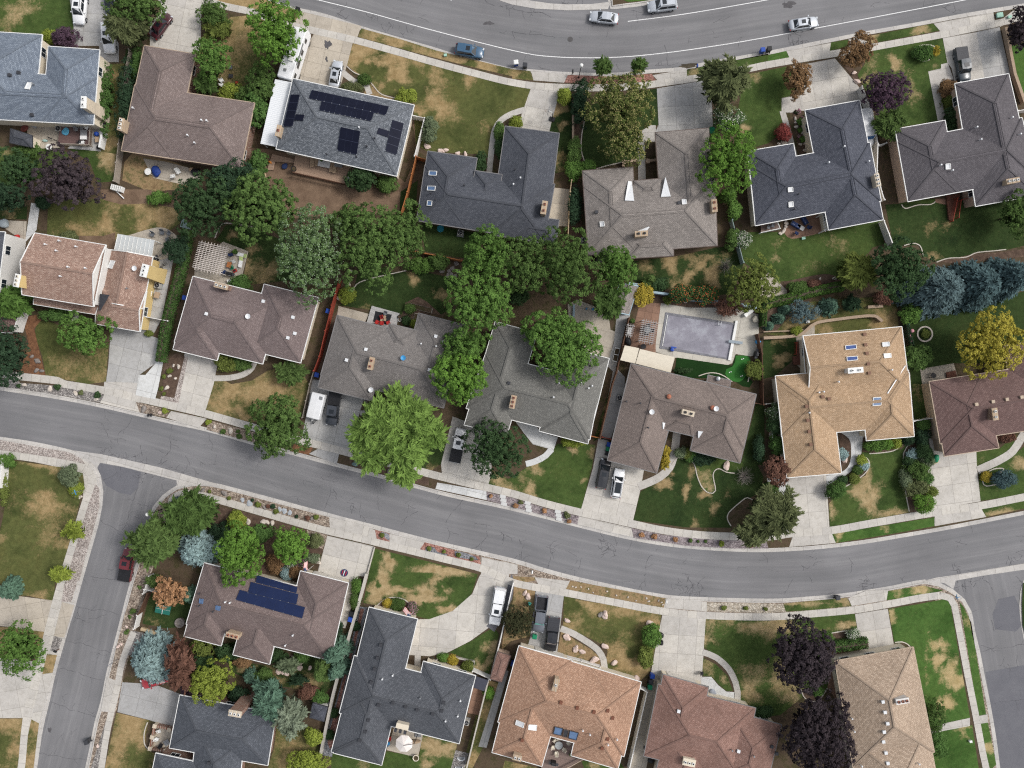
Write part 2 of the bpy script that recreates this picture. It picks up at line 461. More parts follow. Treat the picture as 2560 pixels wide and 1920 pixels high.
def block(name,edge,closing,side,verge=None):
 """edge: asphalt edge; side +1 = block lies left of travel. gutter, kerb (a real step) and raised block"""
 e=smooth_line(edge,1.4)
 gm=MB();band(gm,e,0,side*.50,.022,-.02);struct('gutter',gm,M_GUT)
 km=MB();band(km,e,side*.49,side*.68,ZB+.012,-.02);struct('kerb',km,M_GUT)
 inner=offset_line(e,side*.66)
 if verge:vm=MB();band(vm,e,side*.67,side*verge[0],lvl(0)+.002);struct('verge',vm,verge[1])
 pb=MB();pb.prism(inner+closing,-.1,ZB);struct(name,pb,M_SOIL)
block('middle_block_ground',UP_S,[],-1)if False else None
eN=smooth_line(UP_S,1.4);eS=smooth_line(MID_N,1.4)
for e,sd in((eN,-1),(eS,1)):
 gm=MB();band(gm,e,0,sd*.50,.022,-.02);struct('gutter',gm,M_GUT)
 km=MB();band(km,e,sd*.49,sd*.68,ZB+.012,-.02);struct('kerb',km,M_GUT)
pb=MB();pb.prism([Vector((-112,85,0))]+offset_line(eN,-.66)+list(reversed(offset_line(eS,.66))),-.1,ZB);struct('middle_block_ground',pb,M_SOIL)
block('left_block_ground',MID_SW,[Vector((-105,-80,0))],-1,(3.3,M_WALK))
block('lower_block_ground',MID_S,[],-1,(3.0,M_GRAVT))
block('upper_block_ground',UP_N,[Vector((110,90,0))],1)
block('right_block_ground',E_W,[Vector((120,-75,0)),Vector((120,-20,0))],1)
def sheet(name,s,mat,n=1,rot=0,label=None,z=None,sm=False,kind='structure'):
 pts=P(s)
 if sm:pts=smooth_line(pts+[pts[0]],.5)[:-1]
 m=MB();m.poly(pts,lvl(n)if z is None else z)
 c,si=math.cos(R(rot)),math.sin(R(rot));o=pts[0]
 m.uv=[((p[0]-o.x)*c+(p[1]-o.y)*si+.03,-(p[0]-o.x)*si+(p[1]-o.y)*c+.03)for p in m.v]
 return struct(name,m,mat,label=label)
sheet('valley_gutter',"02:620,572 870,605 1100,655 1400,725 1660,800 1900,870 1640,866 1575,885 1530,880 1525,833 1300,775 1060,715 865,680 835,735 800,690 740,625",M_GUT,z=.028,rot=-15)
sheet('valley_gutter',"33:1330,45 1450,14 1600,-8 1850,-50 2212,-110 2400,-150 2400,-90 2212,-55 1850,-2 1620,40 1612,80 1600,112 1520,60",M_GUT,z=.028,rot=10)
sheet('valley_gutter',"20:-120,0 0,40 200,75 480,90 830,80 845,30 830,18 690,35 480,38 330,30 160,5 0,-40",M_GUT,z=.028)
def line(name,s,w,z=.014):
 m=MB();band(m,smooth_line(P(s),1.5),-w/2,w/2,z);struct(name,m,M_PAINT)
line('road_edge_line',"10:300,-60 540,0 960,105 1500,255 2212,435 20:350,490 850,497 1300,460 1800,390 2212,320 30:700,190 1700,0 2212,-100",.13)
line('road_centre_line',"20:1000,185 1500,120 2200,0 30:500,-100",.13)
line('road_centre_line',"10:1400,-70 1692,2",.13)
ck=MB();rnd=random.Random(11)
def crack(a,b,w=.05,j=.35,branch=.25,depth=0):
 L=(b-a).length;n=max(2,int(L/.45));pts=[]
 off=0
 nrm=Vector((-(b-a).y,(b-a).x,0)).normalized()
 for i in range(n+1):
  off=off*.8+rnd.uniform(-j,j)*.6
  pts.append(a.lerp(b,i/n)+nrm*off*(1 if 0<i<n else .2))
 for i in range(n):
  d=pts[i+1]-pts[i]
  if rnd.random()<.1:continue
  ww=w*rnd.uniform(.35,1.0);s_=Vector((-d.y,d.x,0)).normalized()*ww/2;z=.0155
  ck.face([(p.x,p.y,z)for p in(pts[i]-s_,pts[i+1]-s_,pts[i+1]+s_,pts[i]+s_)])
  if depth<2 and rnd.random()<branch:
   an=rnd.choice((-1,1))*rnd.uniform(.6,1.4);dd=Matrix.Rotation(an,3,'Z')@d.normalized()
   crack(pts[i],pts[i]+dd*rnd.uniform(.6,2.0),w*.75,j,branch*.6,depth+1)
def cr(s,w=.06,j=.25,br=.2):
 p=P(s)
 for i in range(len(p)-1):crack(p[i],p[i+1],w,j,br)
for s in("02:905,215 905,300","02:880,340 930,430 975,510","02:1145,280 1100,370 1020,440 1025,520","02:1490,350 1470,450 1475,570 1430,620","02:1220,500 1215,560 1230,620","02:1600,620 1640,710","02:1700,640 1780,700 1880,690","02:1240,820 1180,920 1120,1100 1055,1260","02:1010,760 940,810 890,830","02:1140,1010 1290,1070","02:870,1180 980,1240 1080,1330","03:660,260 840,290 1040,330","03:640,350 740,385 830,370 920,330","03:570,560 740,600 950,665","03:520,800 700,850 880,895","03:440,1090 540,1120 600,1160 830,1210","03:340,1535 540,1570 740,1590","03:700,0 1090,60","12:690,720 700,760","12:560,800 590,830","12:640,880 640,960 590,1080","12:130,850 200,900 280,920","12:910,1030 905,1160","12:760,1010 850,1040","12:1630,950 1560,1000","12:1320,1070 1400,1100 1260,1170","12:1890,1200 2040,1240","12:1650,1240 1670,1320 1640,1400","12:2010,1310 1900,1420","12:1790,1000 1640,1200","22:60,1340 100,1400 80,1520","22:330,1400 340,1470 310,1590","22:600,1500 570,1600","22:750,1340 870,1400 900,1480 850,1500","22:1140,1659 1160,1560 1220,1480","22:1280,1500 1330,1490","22:430,1440 560,1490","22:1470,1640 1540,1650","32:260,1560 340,1600 420,1560","32:330,1480 390,1500","32:1620,1360 1720,1390","32:2140,1310 2212,1320","32:2180,1360 2212,1350","32:700,1500 740,1560","32:1760,1200 1765,1280","23:1410,70 1520,95 1500,150","23:1530,0 1500,100","23:1600,80 1660,120","23:1150,20 1150,90","33:760,100 860,90 940,70","33:360,10 380,60","33:1880,40 1940,120","33:1950,470 1930,380","33:1840,650 1990,620 2212,590","33:1840,600 1960,660","33:2150,680 2160,780","33:1950,1110 2212,1070","33:2140,0 2212,60","20:0,60 60,90 260,110 340,150","20:1320,390 1340,480 1345,560","20:1240,570 1340,560 1440,540","20:230,570 330,600","20:1740,200 1810,160","20:600,330 580,320","20:910,530 920,600","20:0,270 200,300 400,320","10:700,110 770,160 800,150","10:2110,50 2190,80 2190,140","10:1980,0 2060,50","10:2100,60 2212,30","30:180,290 180,370 330,350","30:1500,60 1600,110 1670,90","30:140,0 160,60"):
 cr(s)
def alligator(s,r,n,seed):
 for p in P(s):
  for i in range(int(n*.7)):
   a=rnd.uniform(0,6.28);q=p+Vector((math.cos(a),math.sin(a),0))*rnd.uniform(0,r)
   b=rnd.uniform(0,6.28);crack(q,q+Vector((math.cos(b),math.sin(b),0))*rnd.uniform(.5,1.5),.055,.3,.15,1)
alligator("02:900,590 960,610 1030,630 1100,655 1180,672 1270,690 1380,712 1480,740 1580,765 1680,790",.9,10,1)
alligator("02:1060,740 1160,765 1230,780 1310,800 1400,830 1210,840",.8,7,2)
alligator("30:230,350 300,350",1.2,12,3);alligator("20:450,30 520,40 600,20",1,8,4);alligator("23:1440,80 1560,130 1600,110",1.3,10,5)
alligator("33:800,95 860,85 1680,70 1760,40 1850,25 1640,60",.9,9,6);alligator("32:1600,1610 1660,1590 2100,1500 2190,1480",.9,6,7)
alligator("22:800,1370 850,1420",1.4,12,8);alligator("12:820,1030 2140,1300 700,960",1.2,6,9);alligator("10:1180,210 1030,140 1300,305",1.2,7,10)
alligator("22:20,1520 80,1545",.7,4,12)
for c,hw in((mid_c,4.2),(up_c,5.4),(sw_c,3.2),(se_c,3.2)):
 for i in range(3,len(c)-3,2):
  t=(c[i+1]-c[i-1]).normalized();nn=Vector((-t.y,t.x,0))
  if rnd.random()<.6:
   a=c[i]+nn*rnd.uniform(-hw,hw);crack(a,a+nn*rnd.uniform(-3,3)+t*rnd.uniform(-1.5,1.5),.04,.3,.2,1)
  if rnd.random()<.5:
   a=c[i]+nn*rnd.uniform(-hw,hw);crack(a,a+t*rnd.uniform(.8,2.5)+nn*rnd.uniform(-.6,.6),.035,.25,.3,1)
struct('road_cracks',ck,M_CRACK)
M_STAIN=mottled('oil_stain',[(.3,C(84,82,84)),(.7,C(104,102,104))],1.5,9,.2)
M_NEWASPH=mottled('patched_asphalt',[(.3,C(106,106,112)),(.7,C(116,116,121))],.4,14,.08)
M_WET=mottled('wet_dirt',[(.3,C(60,54,46)),(.7,C(96,88,74))],1.3,9,.2)
def stain(k,x,y,rx,ry,mat=M_STAIN,z=.0135,seed=1,name='oil_stain'):
 rn=random.Random(seed);c=W(k,x,y);m=MB();pts=[]
 n=26;ph=[rn.uniform(0,6)for _ in range(4)]
 for i in range(n):
  a=2*math.pi*i/n
  rr=1+.22*math.sin(2*a+ph[0])+.18*math.sin(3*a+ph[1])+.14*math.sin(5*a+ph[2])+.1*math.sin(8*a+ph[3])
  pts.append(Vector((c.x+math.cos(a)*rx*rr,c.y+math.sin(a)*ry*rr,0)))
 m.poly(pts,z);struct(name,m,mat)
stain('30',180,40,1.1,.5,seed=2);stain('10',2010,200,.7,.35,seed=3)
stain('10',622,388,.5,.75,z=lvl(8),seed=4);stain('10',612,515,.2,.4,z=lvl(8),seed=5)
stain('20',1530,572,1.7,.4,M_WET,.03,6,'wet_patch');stain('03',430,1330,.25,.5,seed=8)
sheet('asphalt_patch',"33:1990,200 2130,170 2165,250 2190,430 2140,480 1960,460 1940,330",M_NEWASPH,z=.0125)
sheet('asphalt_patch',"33:1880,830 2212,770 2400,1659 2010,1659 1975,1420 1930,1150",M_NEWASPH,z=.0125)
sheet('asphalt_patch',"02:865,685 1060,720 1220,760 1190,900 1130,960 1030,940 920,880 880,800 842,735",M_NEWASPH,z=.0125)
def walk(s,w,name='sidewalk',mat=None,n=6,step=.8):
 m=MB();band(m,smooth_line(P(s),step),-w/2,w/2,lvl(n));return struct(name,m,mat or M_WALK)
walk("00:1200,-120 1700,-10 1960,60 2212,115 10:200,200 500,268 835,345 1200,445 1550,545 2000,665 20:0,715 200,745 450,758 800,762 1100,745 1350,712 1650,668 2000,605 30:0,562 300,510 600,462 900,412 1450,312 1700,262 1950,210 2212,150 2500,90",1.15)
walk("01:-200,1540 150,1590 500,1630 02:560,0 930,60 1200,122 1500,190 1800,262 2212,380 12:400,492 560,530 830,600 1300,722 1600,800 1900,872 2212,945 22:300,1035 600,1110 800,1153 1040,1207 1300,1262 1600,1300 1900,1315 2212,1318 32:200,1290 550,1262 900,1200 1430,1110 1830,1050 2212,975 2500,915",1.25)
walk("02:1480,1060 1490,1000 1560,950 1660,950 1780,970 2212,1092 12:360,1197 600,1262 900,1332 1200,1405 1600,1503 1950,1592 23:0,50 200,95 440,138 800,208 1290,300 1680,338 2212,350 33:400,322 740,290 1040,240 1300,190 1480,165",1.2)
walk("33:1480,165 1570,190 1605,250 1650,480 1720,850 1790,1200 1850,1520 1880,1659 1950,2000",1.1)
walk("02:-300,550 0,600 300,642 600,692 720,722 790,790 790,880 755,980 690,1190 620,1430 550,1659 03:485,230 430,440 375,660 330,840 260,1080 220,1330 190,1659 150,1900",1.2)
walk("03:1160,480 1060,740 1010,1000 960,1200 920,1400 880,1659 830,1900",1.05)
def drive(s,rot,mat=None,n=4,sm=False,name='driveway'):return sheet(name,s,mat or M_DRIVE,n,rot,sm=sm)
A=-14
drive("00:600,-60 930,-60 920,190 1030,380 1030,540 870,540 860,400 650,400 640,230",-5,M_DRIVE2)
drive("00:1330,-150 1900,-60 1840,20 1745,60 1735,440 1600,470 1300,410 1300,200 1400,120",-12)
drive("10:402,105 912,228 880,318 838,372 790,560 728,760 380,700 360,540 500,300 330,200",-13,M_PATIO)
walk("10:745,620 840,700 960,750 985,820",.95,'path',M_DRIVE)
drive("20:165,758 407,768 390,880 345,1040 320,1150 40,1110 95,960",-13)
drive("20:165,618 482,648 450,718 185,698",-4)
walk("20:110,950 0,985 10:2120,1040 2062,1130 2035,1300 2015,1500",.95,'path',M_DRIVE)
drive("20:1250,768 1640,702 1720,760 1735,1110 1235,1150 1265,1080",3,M_DRIVE2)
drive("20:1213,652 1508,602 1510,667 1270,712",5)
drive("20:1073,1150 1130,1125 1200,1084 1240,1085 1245,1225 1145,1232 1155,1560 1090,1560 1085,1235",2)
drive("30:200,580 575,508 800,775 815,900 320,960 250,960 115,850 290,820 300,640",10)
walk("30:120,960 170,1130 230,1360",.95,'path',M_DRIVE);drive("30:115,850 290,820 310,945 240,940 210,975 115,975",10)
drive("30:155,443 540,373 530,442 185,507",10);drive("30:692,345 780,325 880,380 700,405",10)
drive("30:1505,333 1800,280 1880,700 1615,740 1580,590 1545,545",10);drive("30:1795,280 1995,238 2085,640 1870,700",10,M_DRIVE2,5)
drive("30:1380,620 1492,595 1490,560 1548,545 1600,690 1520,695 1478,740 1535,1060 1465,1060",10)
drive("30:1425,207 1942,110 1965,240 1500,332 1477,265",10);drive("30:1970,205 2140,75 2300,40 2300,120 2100,190 2000,235",10)
drive("01:965,1150 1215,1205 1240,1280 1195,1659 918,1659 940,1500",A,M_DRIVE2);drive("02:905,-20 1195,-10 1215,245 870,162 900,92",A)
drive("01:1215,1210 1300,1240 1440,1290 1415,1430 1210,1580 1195,1659 1240,1300",A,M_DRIVE2,5)
sheet('bright_concrete_apron',"01:1395,1425 1418,1428 1412,1480 1370,1700 1345,1790 1175,1755 1205,1580 1262,1580",M_DRIVE3,7,A)
drive("01:1290,480 1500,590 1440,900 1400,1100 1330,1230 1200,1210 1300,700",A,M_DRIVE2)
sheet('patio',"01:1100,380 1300,320 1400,308 1480,340 1550,420 1480,560 1250,580",M_PATIO,5,A,sm=True)
walk("01:640,1010 665,1075 640,1130",.9,'path',M_DRIVE)
drive("01:1600,1390 1890,1440 1850,1659 02:1775,242 1480,182 1545,-10",A);drive("02:1482,232 1790,300 1720,378 1440,290",A)
walk("01:1840,1610 1990,1605 2110,1575 2180,1520 2212,1440",.95,'path',M_DRIVE)
drive("12:490,-40 660,-20 940,110 900,240 815,562 560,502 398,472 430,300",A,M_DRIVE2);drive("12:540,558 720,602 700,692 460,602",A,M_DRIVE2)
walk("12:900,250 1000,245 1100,240",.8,'path',M_DRIVE2)
drive("12:1700,280 1830,330 1990,380 2040,740 2010,862 1608,770 1600,690",A);drive("12:1568,850 1990,925 1998,1003 1550,905",A,M_DRIVE3)
drive("22:20,310 200,360 260,420 395,460 360,568 325,560 180,520 100,420",A,M_DRIVE3)
walk("22:345,560 290,620 200,668 120,690",1.0,'path',M_DRIVE3)
drive("22:745,470 840,490 825,640 1140,735 1110,905 1045,1178 597,1078 700,720",A);drive("22:578,1140 1030,1243 1050,1322 563,1212",A)
walk("22:1090,885 1180,850 1280,800 1360,720 1400,600 1425,400",1.3,'path',M_DRIVE)
drive("22:880,-160 975,-60 970,60 900,330 850,480 762,462",A,M_DRIVE2,3)
drive("32:165,800 500,780 527,1232 207,1292 190,1050",5);drive("32:-10,815 165,805 192,1262 100,1310 0,1080",5,M_DRIVE3,3)
drive("32:210,1318 550,1293 582,1372 180,1407",5)
drive("32:500,790 630,760 700,690 715,560 695,470 620,400 840,380 815,470 808,560 772,690 640,810 560,845 505,878",5,M_DRIVE3,5,True,'path')
drive("32:1390,570 1795,580 1800,720 1832,1012 1420,1086 1372,700",8);walk("32:1805,745 2000,655 2110,580 2175,480 2212,425",1.3,'path',M_DRIVE)
drive("32:1435,1130 1840,1080 1880,1147 1435,1227",8);drive("32:1360,300 1430,290 1520,590 1400,585",8)
drive("12:618,1308 1018,1402 955,1659 13:885,0 870,90 775,450 705,430 790,40 760,30 560,-40 520,-10 12:530,1640",A)
drive("12:635,1145 985,1240 940,1310 640,1240",A);drive("12:985,1242 1030,1262 1045,1345 925,1312",A)
drive("13:1930,0 2000,-90 2190,-50 2180,60 2150,250 2030,430 1850,560 1650,662 1500,690 1330,680 1300,500 1380,372 1500,370 1700,300 1870,150",-5,M_DRIVE)
walk("13:1400,640 1395,820",1.0,'path',M_DRIVE);drive("12:1155,1290 1465,1365 1415,1432 1155,1365",A);drive("12:1950,1492 2140,1535 23:-10,80 -60,90 12:1945,1640",A)
drive("12:2140,1530 2260,1560 2260,1640 2110,1640",A)
sheet('dark_asphalt_strip',"13:2180,40 2212,-20 23:20,60 13:2212,200 2060,480 1990,430 2080,330 2165,150",M_NEWASPH,5)
drive("23:208,100 447,170 385,700 130,620 155,540",A,M_DRIVE2);drive("23:195,8 500,42 465,110 230,75",A)
walk("23:420,450 520,490 640,560 740,635 790,720 800,800",1.05,'path',M_DRIVE)
drive("23:1297,335 1672,368 1638,890 1630,935 1290,870 1200,830 1242,600",-4);drive("23:1330,192 1682,222 1682,305 1310,272",-4)
drive("23:1195,830 1320,870 1250,1200 1200,1450 1150,1700 990,1700 1090,1300 1160,1000",-15,M_PATIO,3)
walk("23:1645,655 1760,700 1870,800 1930,920 1948,1000 1945,1090",1.0,'path',M_DRIVE)
sheet('patio',"23:1635,868 1720,868 1780,940 1850,995 1918,1000 1918,1090 1685,1060 1700,950 1630,930",M_DRIVE3,5,-14)
drive("33:748,325 1030,280 1092,640 815,690 780,520",9);drive("33:690,188 845,125 1035,118 1020,207 720,257",9)
drive("33:1370,1340 1520,1270 1740,1222 1740,1292 1510,1335 1400,1370",9,n=3);drive("33:1810,1205 1892,1190 1895,1262 1830,1272",9,n=7)
drive("03:1018,1172 1060,915 1330,930 1570,1020 1500,1310 1290,1240",A,M_DRIVE2);drive("03:930,868 1012,905 960,1175 875,1165",-70)
drive("03:-60,160 100,162 482,212 400,482 -60,420",-80,M_PATIO);drive("03:540,222 645,250 560,530 470,515",-80,M_PATIO)
drive("03:-60,700 370,742 320,850 250,1000 215,1224 -60,1224",-80);drive("03:370,850 462,830 340,1265 280,1228",-80)
sheet('patio',"00:240,1060 520,1060 520,1280 240,1290",M_PATIO,3,-5);sheet('patio',"00:780,1060 905,1100 875,1310 590,1285",M_DRIVE2,3,-5)
sheet('patio',"00:1240,1370 1440,1400 1740,1480 1730,1560 1600,1600 1330,1540 1290,1470",M_PATIO,3,-10)
sheet('patio',"21:330,-40 505,-20 485,300 300,290",M_PATIO,3,-5)
sheet('patio',"01:1690,640 1930,430 2150,515 2080,780 1980,860 1680,740",M_PATIO,4,A)
sheet('patio',"11:715,985 980,1055 940,1130 700,1085",M_PATIO,4,A);sheet('patio',"11:1000,983 1240,1048 1200,1190 955,1130",M_DRIVE3,5,A,z=.42)if False else None
sheet('patio',"21:640,1160 740,1150 830,1180 895,1210 840,1450 640,1420 560,1300",M_PATIO,4,A);sheet('driveway',"21:905,1050 1020,1060 960,1330 880,1560 820,1500 880,1300",M_DRIVE2,4,A)
sheet('tennis_slab',"21:480,975 560,930 740,1000 840,1110 850,1190 620,1160 490,1085",M_PATIO,5,A)
sheet('pool_deck',"21:1285,960 1530,1000 1900,1000 2130,1060 2130,1400 2060,1420 1930,1400 1900,1480 1820,1510 1400,1430 1230,1380 1220,1300",M_DECKP,4,-10)
sheet('brick_patio',"21:1100,960 1285,960 1240,1310 1240,1390 1000,1340 960,1330 1060,1130",M_BROWNP,5,-10)
sheet('patio',"31:130,340 250,230 500,170 520,320 430,360 200,405",M_BROWNP,4,10,sm=True);sheet('patio',"31:1310,1530 1600,1480 1640,1620 1330,1680",M_PATIO,4,8)
sheet('patio',"31:240,1250 290,1230 400,1150 400,1240 320,1290 320,1560 250,1500",M_PATIO,4,8);sheet('patio',"31:1440,60 1560,60 1560,120 1440,90",M_BROWNP,4,10)
sheet('patio',"03:1340,1280 1500,1310 1450,1500 1300,1480",M_PATIO,4,-14)
sheet('patio',"13:1130,1500 1210,1260 1450,1340 1400,1565",M_PATIO,4,A)
sheet('patio',"13:1890,880 2010,900 1930,1200 1830,1180",M_BROWNP,4,A);sheet('path',"23:-80,800 -30,820 -220,1480 -290,1470",M_DRIVE2,4,A)
sheet('path',"01:275,95 350,110 320,330 220,440 250,250",M_DRIVE3,4,-75)
def lawn(s,mat=None,dry=(),base=0.0,n=2,cell=.45,sm=False,edge=.0):
 pts=P(s)
 if sm:pts=smooth_line(pts+[pts[0]],.5)[:-1]
 bl=[]
 for d in dry:
  c=W(d[0],d[1],d[2]);bl.append((c.x,c.y,d[3]/3.456/SP,d[4]if len(d)>4 else 1.0,(d[5]if len(d)>5 else d[3])/3.456/SP))
 m=MB();m.poly(pts,lvl(n))
 bm=bmesh.new();vs={}
 for f in m.f:
  q=[]
  for i in f:
   k=(round(m.v[i][0],4),round(m.v[i][1],4))
   if k not in vs:vs[k]=bm.verts.new(m.v[i])
   q.append(vs[k])
  try:bm.faces.new(q)
  except ValueError:pass
 xs=[p.x for p in pts];ys=[p.y for p in pts]
 for ax,lo,hi in((0,min(xs),max(xs)),(1,min(ys),max(ys))):
  c=lo+cell
  while c<hi:
   co=[0,0,0];no=[0,0,0];co[ax]=c;no[ax]=1
   bmesh.ops.bisect_plane(bm,geom=bm.verts[:]+bm.edges[:]+bm.faces[:],dist=1e-4,plane_co=co,plane_no=no);c+=cell
 bm.verts.index_update()
 me=bpy.data.meshes.new('lawn');bm.to_mesh(me);bm.free()
 co=np.empty(len(me.vertices)*3,np.float32);me.vertices.foreach_get('co',co);co=co.reshape(-1,3)
 v=np.full(len(co),base,np.float32)
 for x,y,r,k,ry in bl:
  d=np.sqrt(((co[:,0]-x)/r)**2+((co[:,1]-y)/ry)**2);th=np.arctan2((co[:,1]-y)/ry,(co[:,0]-x)/r);f1=(x*7.3+y*3.1)%6.28
  d/=1+.26*np.sin(2*th+f1)+.2*np.sin(3*th+2.3*f1)+.15*np.sin(5*th+f1*4.1)+.1*np.sin(9*th+f1)
  v=np.maximum(v,k*np.clip(1.4-d*.75,0,1))if k>0 else v*(1-np.clip(1.5-d,0,1)*(-k))
 a=me.attributes.new('dry','FLOAT','POINT');a.data.foreach_set('value',v)
 me.materials.append(mat or M_LAWN)
 o=bpy.data.objects.new('lawn',me);COL.objects.link(o);o['kind']='structure';return o
OL,DK,VV=M_LAWNO,M_LAWND,M_LAWNV
lawn("00:-60,-60 622,-60 640,230 640,290 365,300 -60,285",None,[('00',160,100,110,.75),('00',60,240,60,.6)],.12)
lawn("00:1735,330 2000,150 2212,130 10:120,200 100,560 -40,640 00:2100,780 1900,760 1700,430",OL,[('00',2000,350,300,.75),('00',2150,200,150,.9),('00',1850,400,150,.8)],.45)
lawn("00:1810,20 1880,-20 2212,-60 10:110,10 410,110 380,185 100,130 00:2212,85",OL,[('00',2050,20,250,1),('10',100,60,200,1),('10',300,130,120,.9)],.6)
lawn("00:600,1290 880,1300 1010,1330 980,1570 850,1580 780,1400",None,[('00',950,1360,95,1)],.1)
lawn("00:905,560 1085,550 1060,900 1020,1335 870,1310 960,1000",OL,[('00',990,640,50,.9),('00',960,1240,70,.9)],.35)
lawn("10:842,372 1500,560 2212,735 20:165,760 100,945 0,975 10:2120,1030 2035,1150 2005,1340 1480,1310 1380,1250 1360,900 1180,830 1080,815 960,690 780,560",OL,[('10',900,440,120,1),('10',1000,560,70,1),('10',1200,500,110,.95),('10',1180,660,130,1),('10',1320,560,110,.8),('10',1560,660,90,.75),('10',1520,840,95,.95),('10',1620,930,120,.95),('10',1700,1000,70,.9),('10',1850,690,70,.9),('10',1960,1080,70,.7),('10',1400,950,60,.9),('10',1100,740,60,.9),('10',1050,640,75,-.95),('10',930,620,55,-.9),('10',1170,750,60,-.95),('10',1380,800,90,-.8),('10',1370,640,60,-.8),('10',1900,900,260,-.5)],.22)
lawn("10:912,248 1260,345 1560,440 2212,600 20:160,618 187,697 0,682 10:2212,662 1900,590 1500,490 1150,395 880,322",OL,[('10',980,320,100,.8),('10',1190,380,90,1),('10',1400,450,70,.8),('10',1560,490,80,.9),('10',1740,520,100,1),('10',1980,580,130,1),('20',20,640,60,.8),('10',1850,560,40,-.9)],.35)
lawn("20:388,880 525,850 525,1200 480,1480 370,1500 405,1160 318,1140",DK,[('20',380,960,55,1),('20',430,900,50,.9),('20',435,1085,40,.8),('20',430,1370,70,.6),('20',420,1480,60,.6)],.08)
lawn("20:620,1040 700,900 1180,775 1250,768 1262,1080 1080,1180 1085,1390 950,1400 800,1450 640,1440 600,1300",DK,(),.02)
lawn("20:2010,650 2212,610 30:200,568 290,640 200,832 115,850 150,1080 60,1190 0,1240 20:2060,1285 1920,1120 1960,900",None,[('20',2100,660,50,.6),('20',2010,1110,40,.9)],.05)
lawn("20:1515,600 1700,570 1990,510 2212,468 2212,547 1900,600 1508,670",None,[('20',1570,640,60,.8)],.05);lawn("30:0,478 155,443 187,507 0,547",VV)
lawn("30:540,370 690,345 690,402 530,443",None)
lawn("30:755,335 1100,270 1422,207 1477,267 1150,330 860,385 800,380",None,[('30',880,330,80,.9),('30',1310,255,55,.9)],.05)
lawn("30:860,445 1100,400 1503,335 1545,545 1490,560 1490,597 1380,620 1430,850 1470,1045 1200,1090 960,1000 850,800 770,650 830,560",None,[('30',1095,550,45,1,60),('30',900,590,70,.6),('30',1250,800,60,.55,100),('30',830,690,60,.6),('30',1440,575,25,.6),('30',1170,620,80,.5)],.04)
lawn("31:-30,345 130,350 200,405 520,330 980,245 1000,450 900,480 870,520 700,700 500,740 100,775 -80,700 21:2000,610 1950,350",None,[('31',60,580,40,.6),('31',600,460,90,.5),('31',350,640,90,.4),('31',80,450,50,.4)],.12)
lawn("31:1010,110 1600,85 2212,40 2400,20 2400,420 2040,505 1800,525 1640,570 1460,600 1330,560 1300,460 1080,470",DK,[('31',1400,300,60,.5),('31',1390,580,60,.8),('31',1540,300,60,.45),('31',1130,330,40,.4)],.05)
lawn("21:1035,600 1400,560 1770,480 1900,470 2000,620 1900,880 1700,900 1350,840 1050,775",DK,[('21',1370,600,75,1),('21',1570,580,80,.7),('21',1620,640,40,1),('21',1520,730,50,1),('21',1730,715,75,1),('21',1150,620,70,.7),('21',1430,840,90,.8),('21',1850,550,60,.5),('21',1690,580,60,.6)],.05)
lawn("01:420,70 900,60 1300,90 1550,130 1560,270 1480,330 1400,312 1250,330 1130,380 900,460 600,400 410,370",OL,[('01',760,330,170,.9,70),('01',930,290,80,.9),('01',1370,210,110,1),('01',1200,110,100,.8),('01',1250,290,80,.9),('01',1000,120,100,.6),('01',1480,200,80,.9),('01',650,190,120,.4),('01',700,160,110,-.6),('01',480,200,90,-.8)],.3)
lawn("01:-40,80 240,110 235,240 -40,230",DK,[('01',140,100,50,.6),('01',80,205,60,.6)],.1)
lawn("01:330,1112 420,1115 560,1170 700,1220 940,1320 920,1640 760,1659 400,1590 370,1420 300,1230",OL,[('01',700,1480,250,.55),('01',850,1600,120,.6),('01',480,1220,120,-.8)],.25)
lawn("01:1870,420 1960,280 2212,330 11:250,420 330,760 -20,800 01:2100,760 2150,515 1985,480",DK,[('01',2010,370,35,.9),('11',70,720,110,.8),('01',2150,660,70,.8),('01',2190,480,60,.6)],.15)
lawn("11:880,700 1280,690 1500,700 1760,760 1700,1000 1600,1060 1480,950 1400,905 1300,960 1260,1060 960,1015 720,980 830,920",DK,[('11',1360,750,40,.9,60),('11',1640,900,70,.7),('11',960,1000,50,.5)],.06)
lawn("11:1430,270 2000,370 1870,580 1700,560 1460,515",DK,(),.12)
lawn("11:1250,0 1400,-100 1370,300 1240,200",DK)
lawn("F:455,805 500,830 545,822 580,800 640,790 670,830 650,900 545,912 443,890",OL,[('12',60,60,150,1),('02',2000,100,150,.9),('02',2100,250,80,.9),('02',1900,200,90,.8),('F',600,850,120,.9),('02',2170,230,40,-.8),('02',2050,160,50,-.6)],.5)
lawn("12:885,295 1000,270 1700,470 1600,690 1480,770 1000,625 812,562",DK,[('12',1500,740,60,.6)],.05)
lawn("22:-30,820 150,705 290,630 360,565 390,515 660,520 720,525 690,720 597,1078 300,1000 0,925 12:2010,862 2035,740",None,[('22',200,715,55,.95),('22',525,560,40,.9),('22',160,930,60,.9),('22',690,600,40,.8),('12',2120,880,100,.8),('22',620,830,25,.8),('22',100,800,60,.5)],.1)
lawn("22:1110,925 1300,830 1395,690 1420,640 1560,660 1970,690 2090,640 2170,800 2150,930 2060,980 1950,1030 1865,1130 1895,1240 1500,1238 1050,1175",DK,[('22',1310,860,55,1),('22',1500,920,35,1,50),('22',1660,950,40,.9),('22',1745,1075,45,.7),('22',1560,740,50,.7),('22',1860,945,35,.6),('22',1380,770,30,.7),('22',1580,1230,50,.6)],.03)
lawn("22:2105,170 2180,180 2180,700 1975,695",DK);lawn("22:700,500 860,-20 760,460",DK,[('22',760,200,60,.6),('22',700,580,40,.8)],.3)
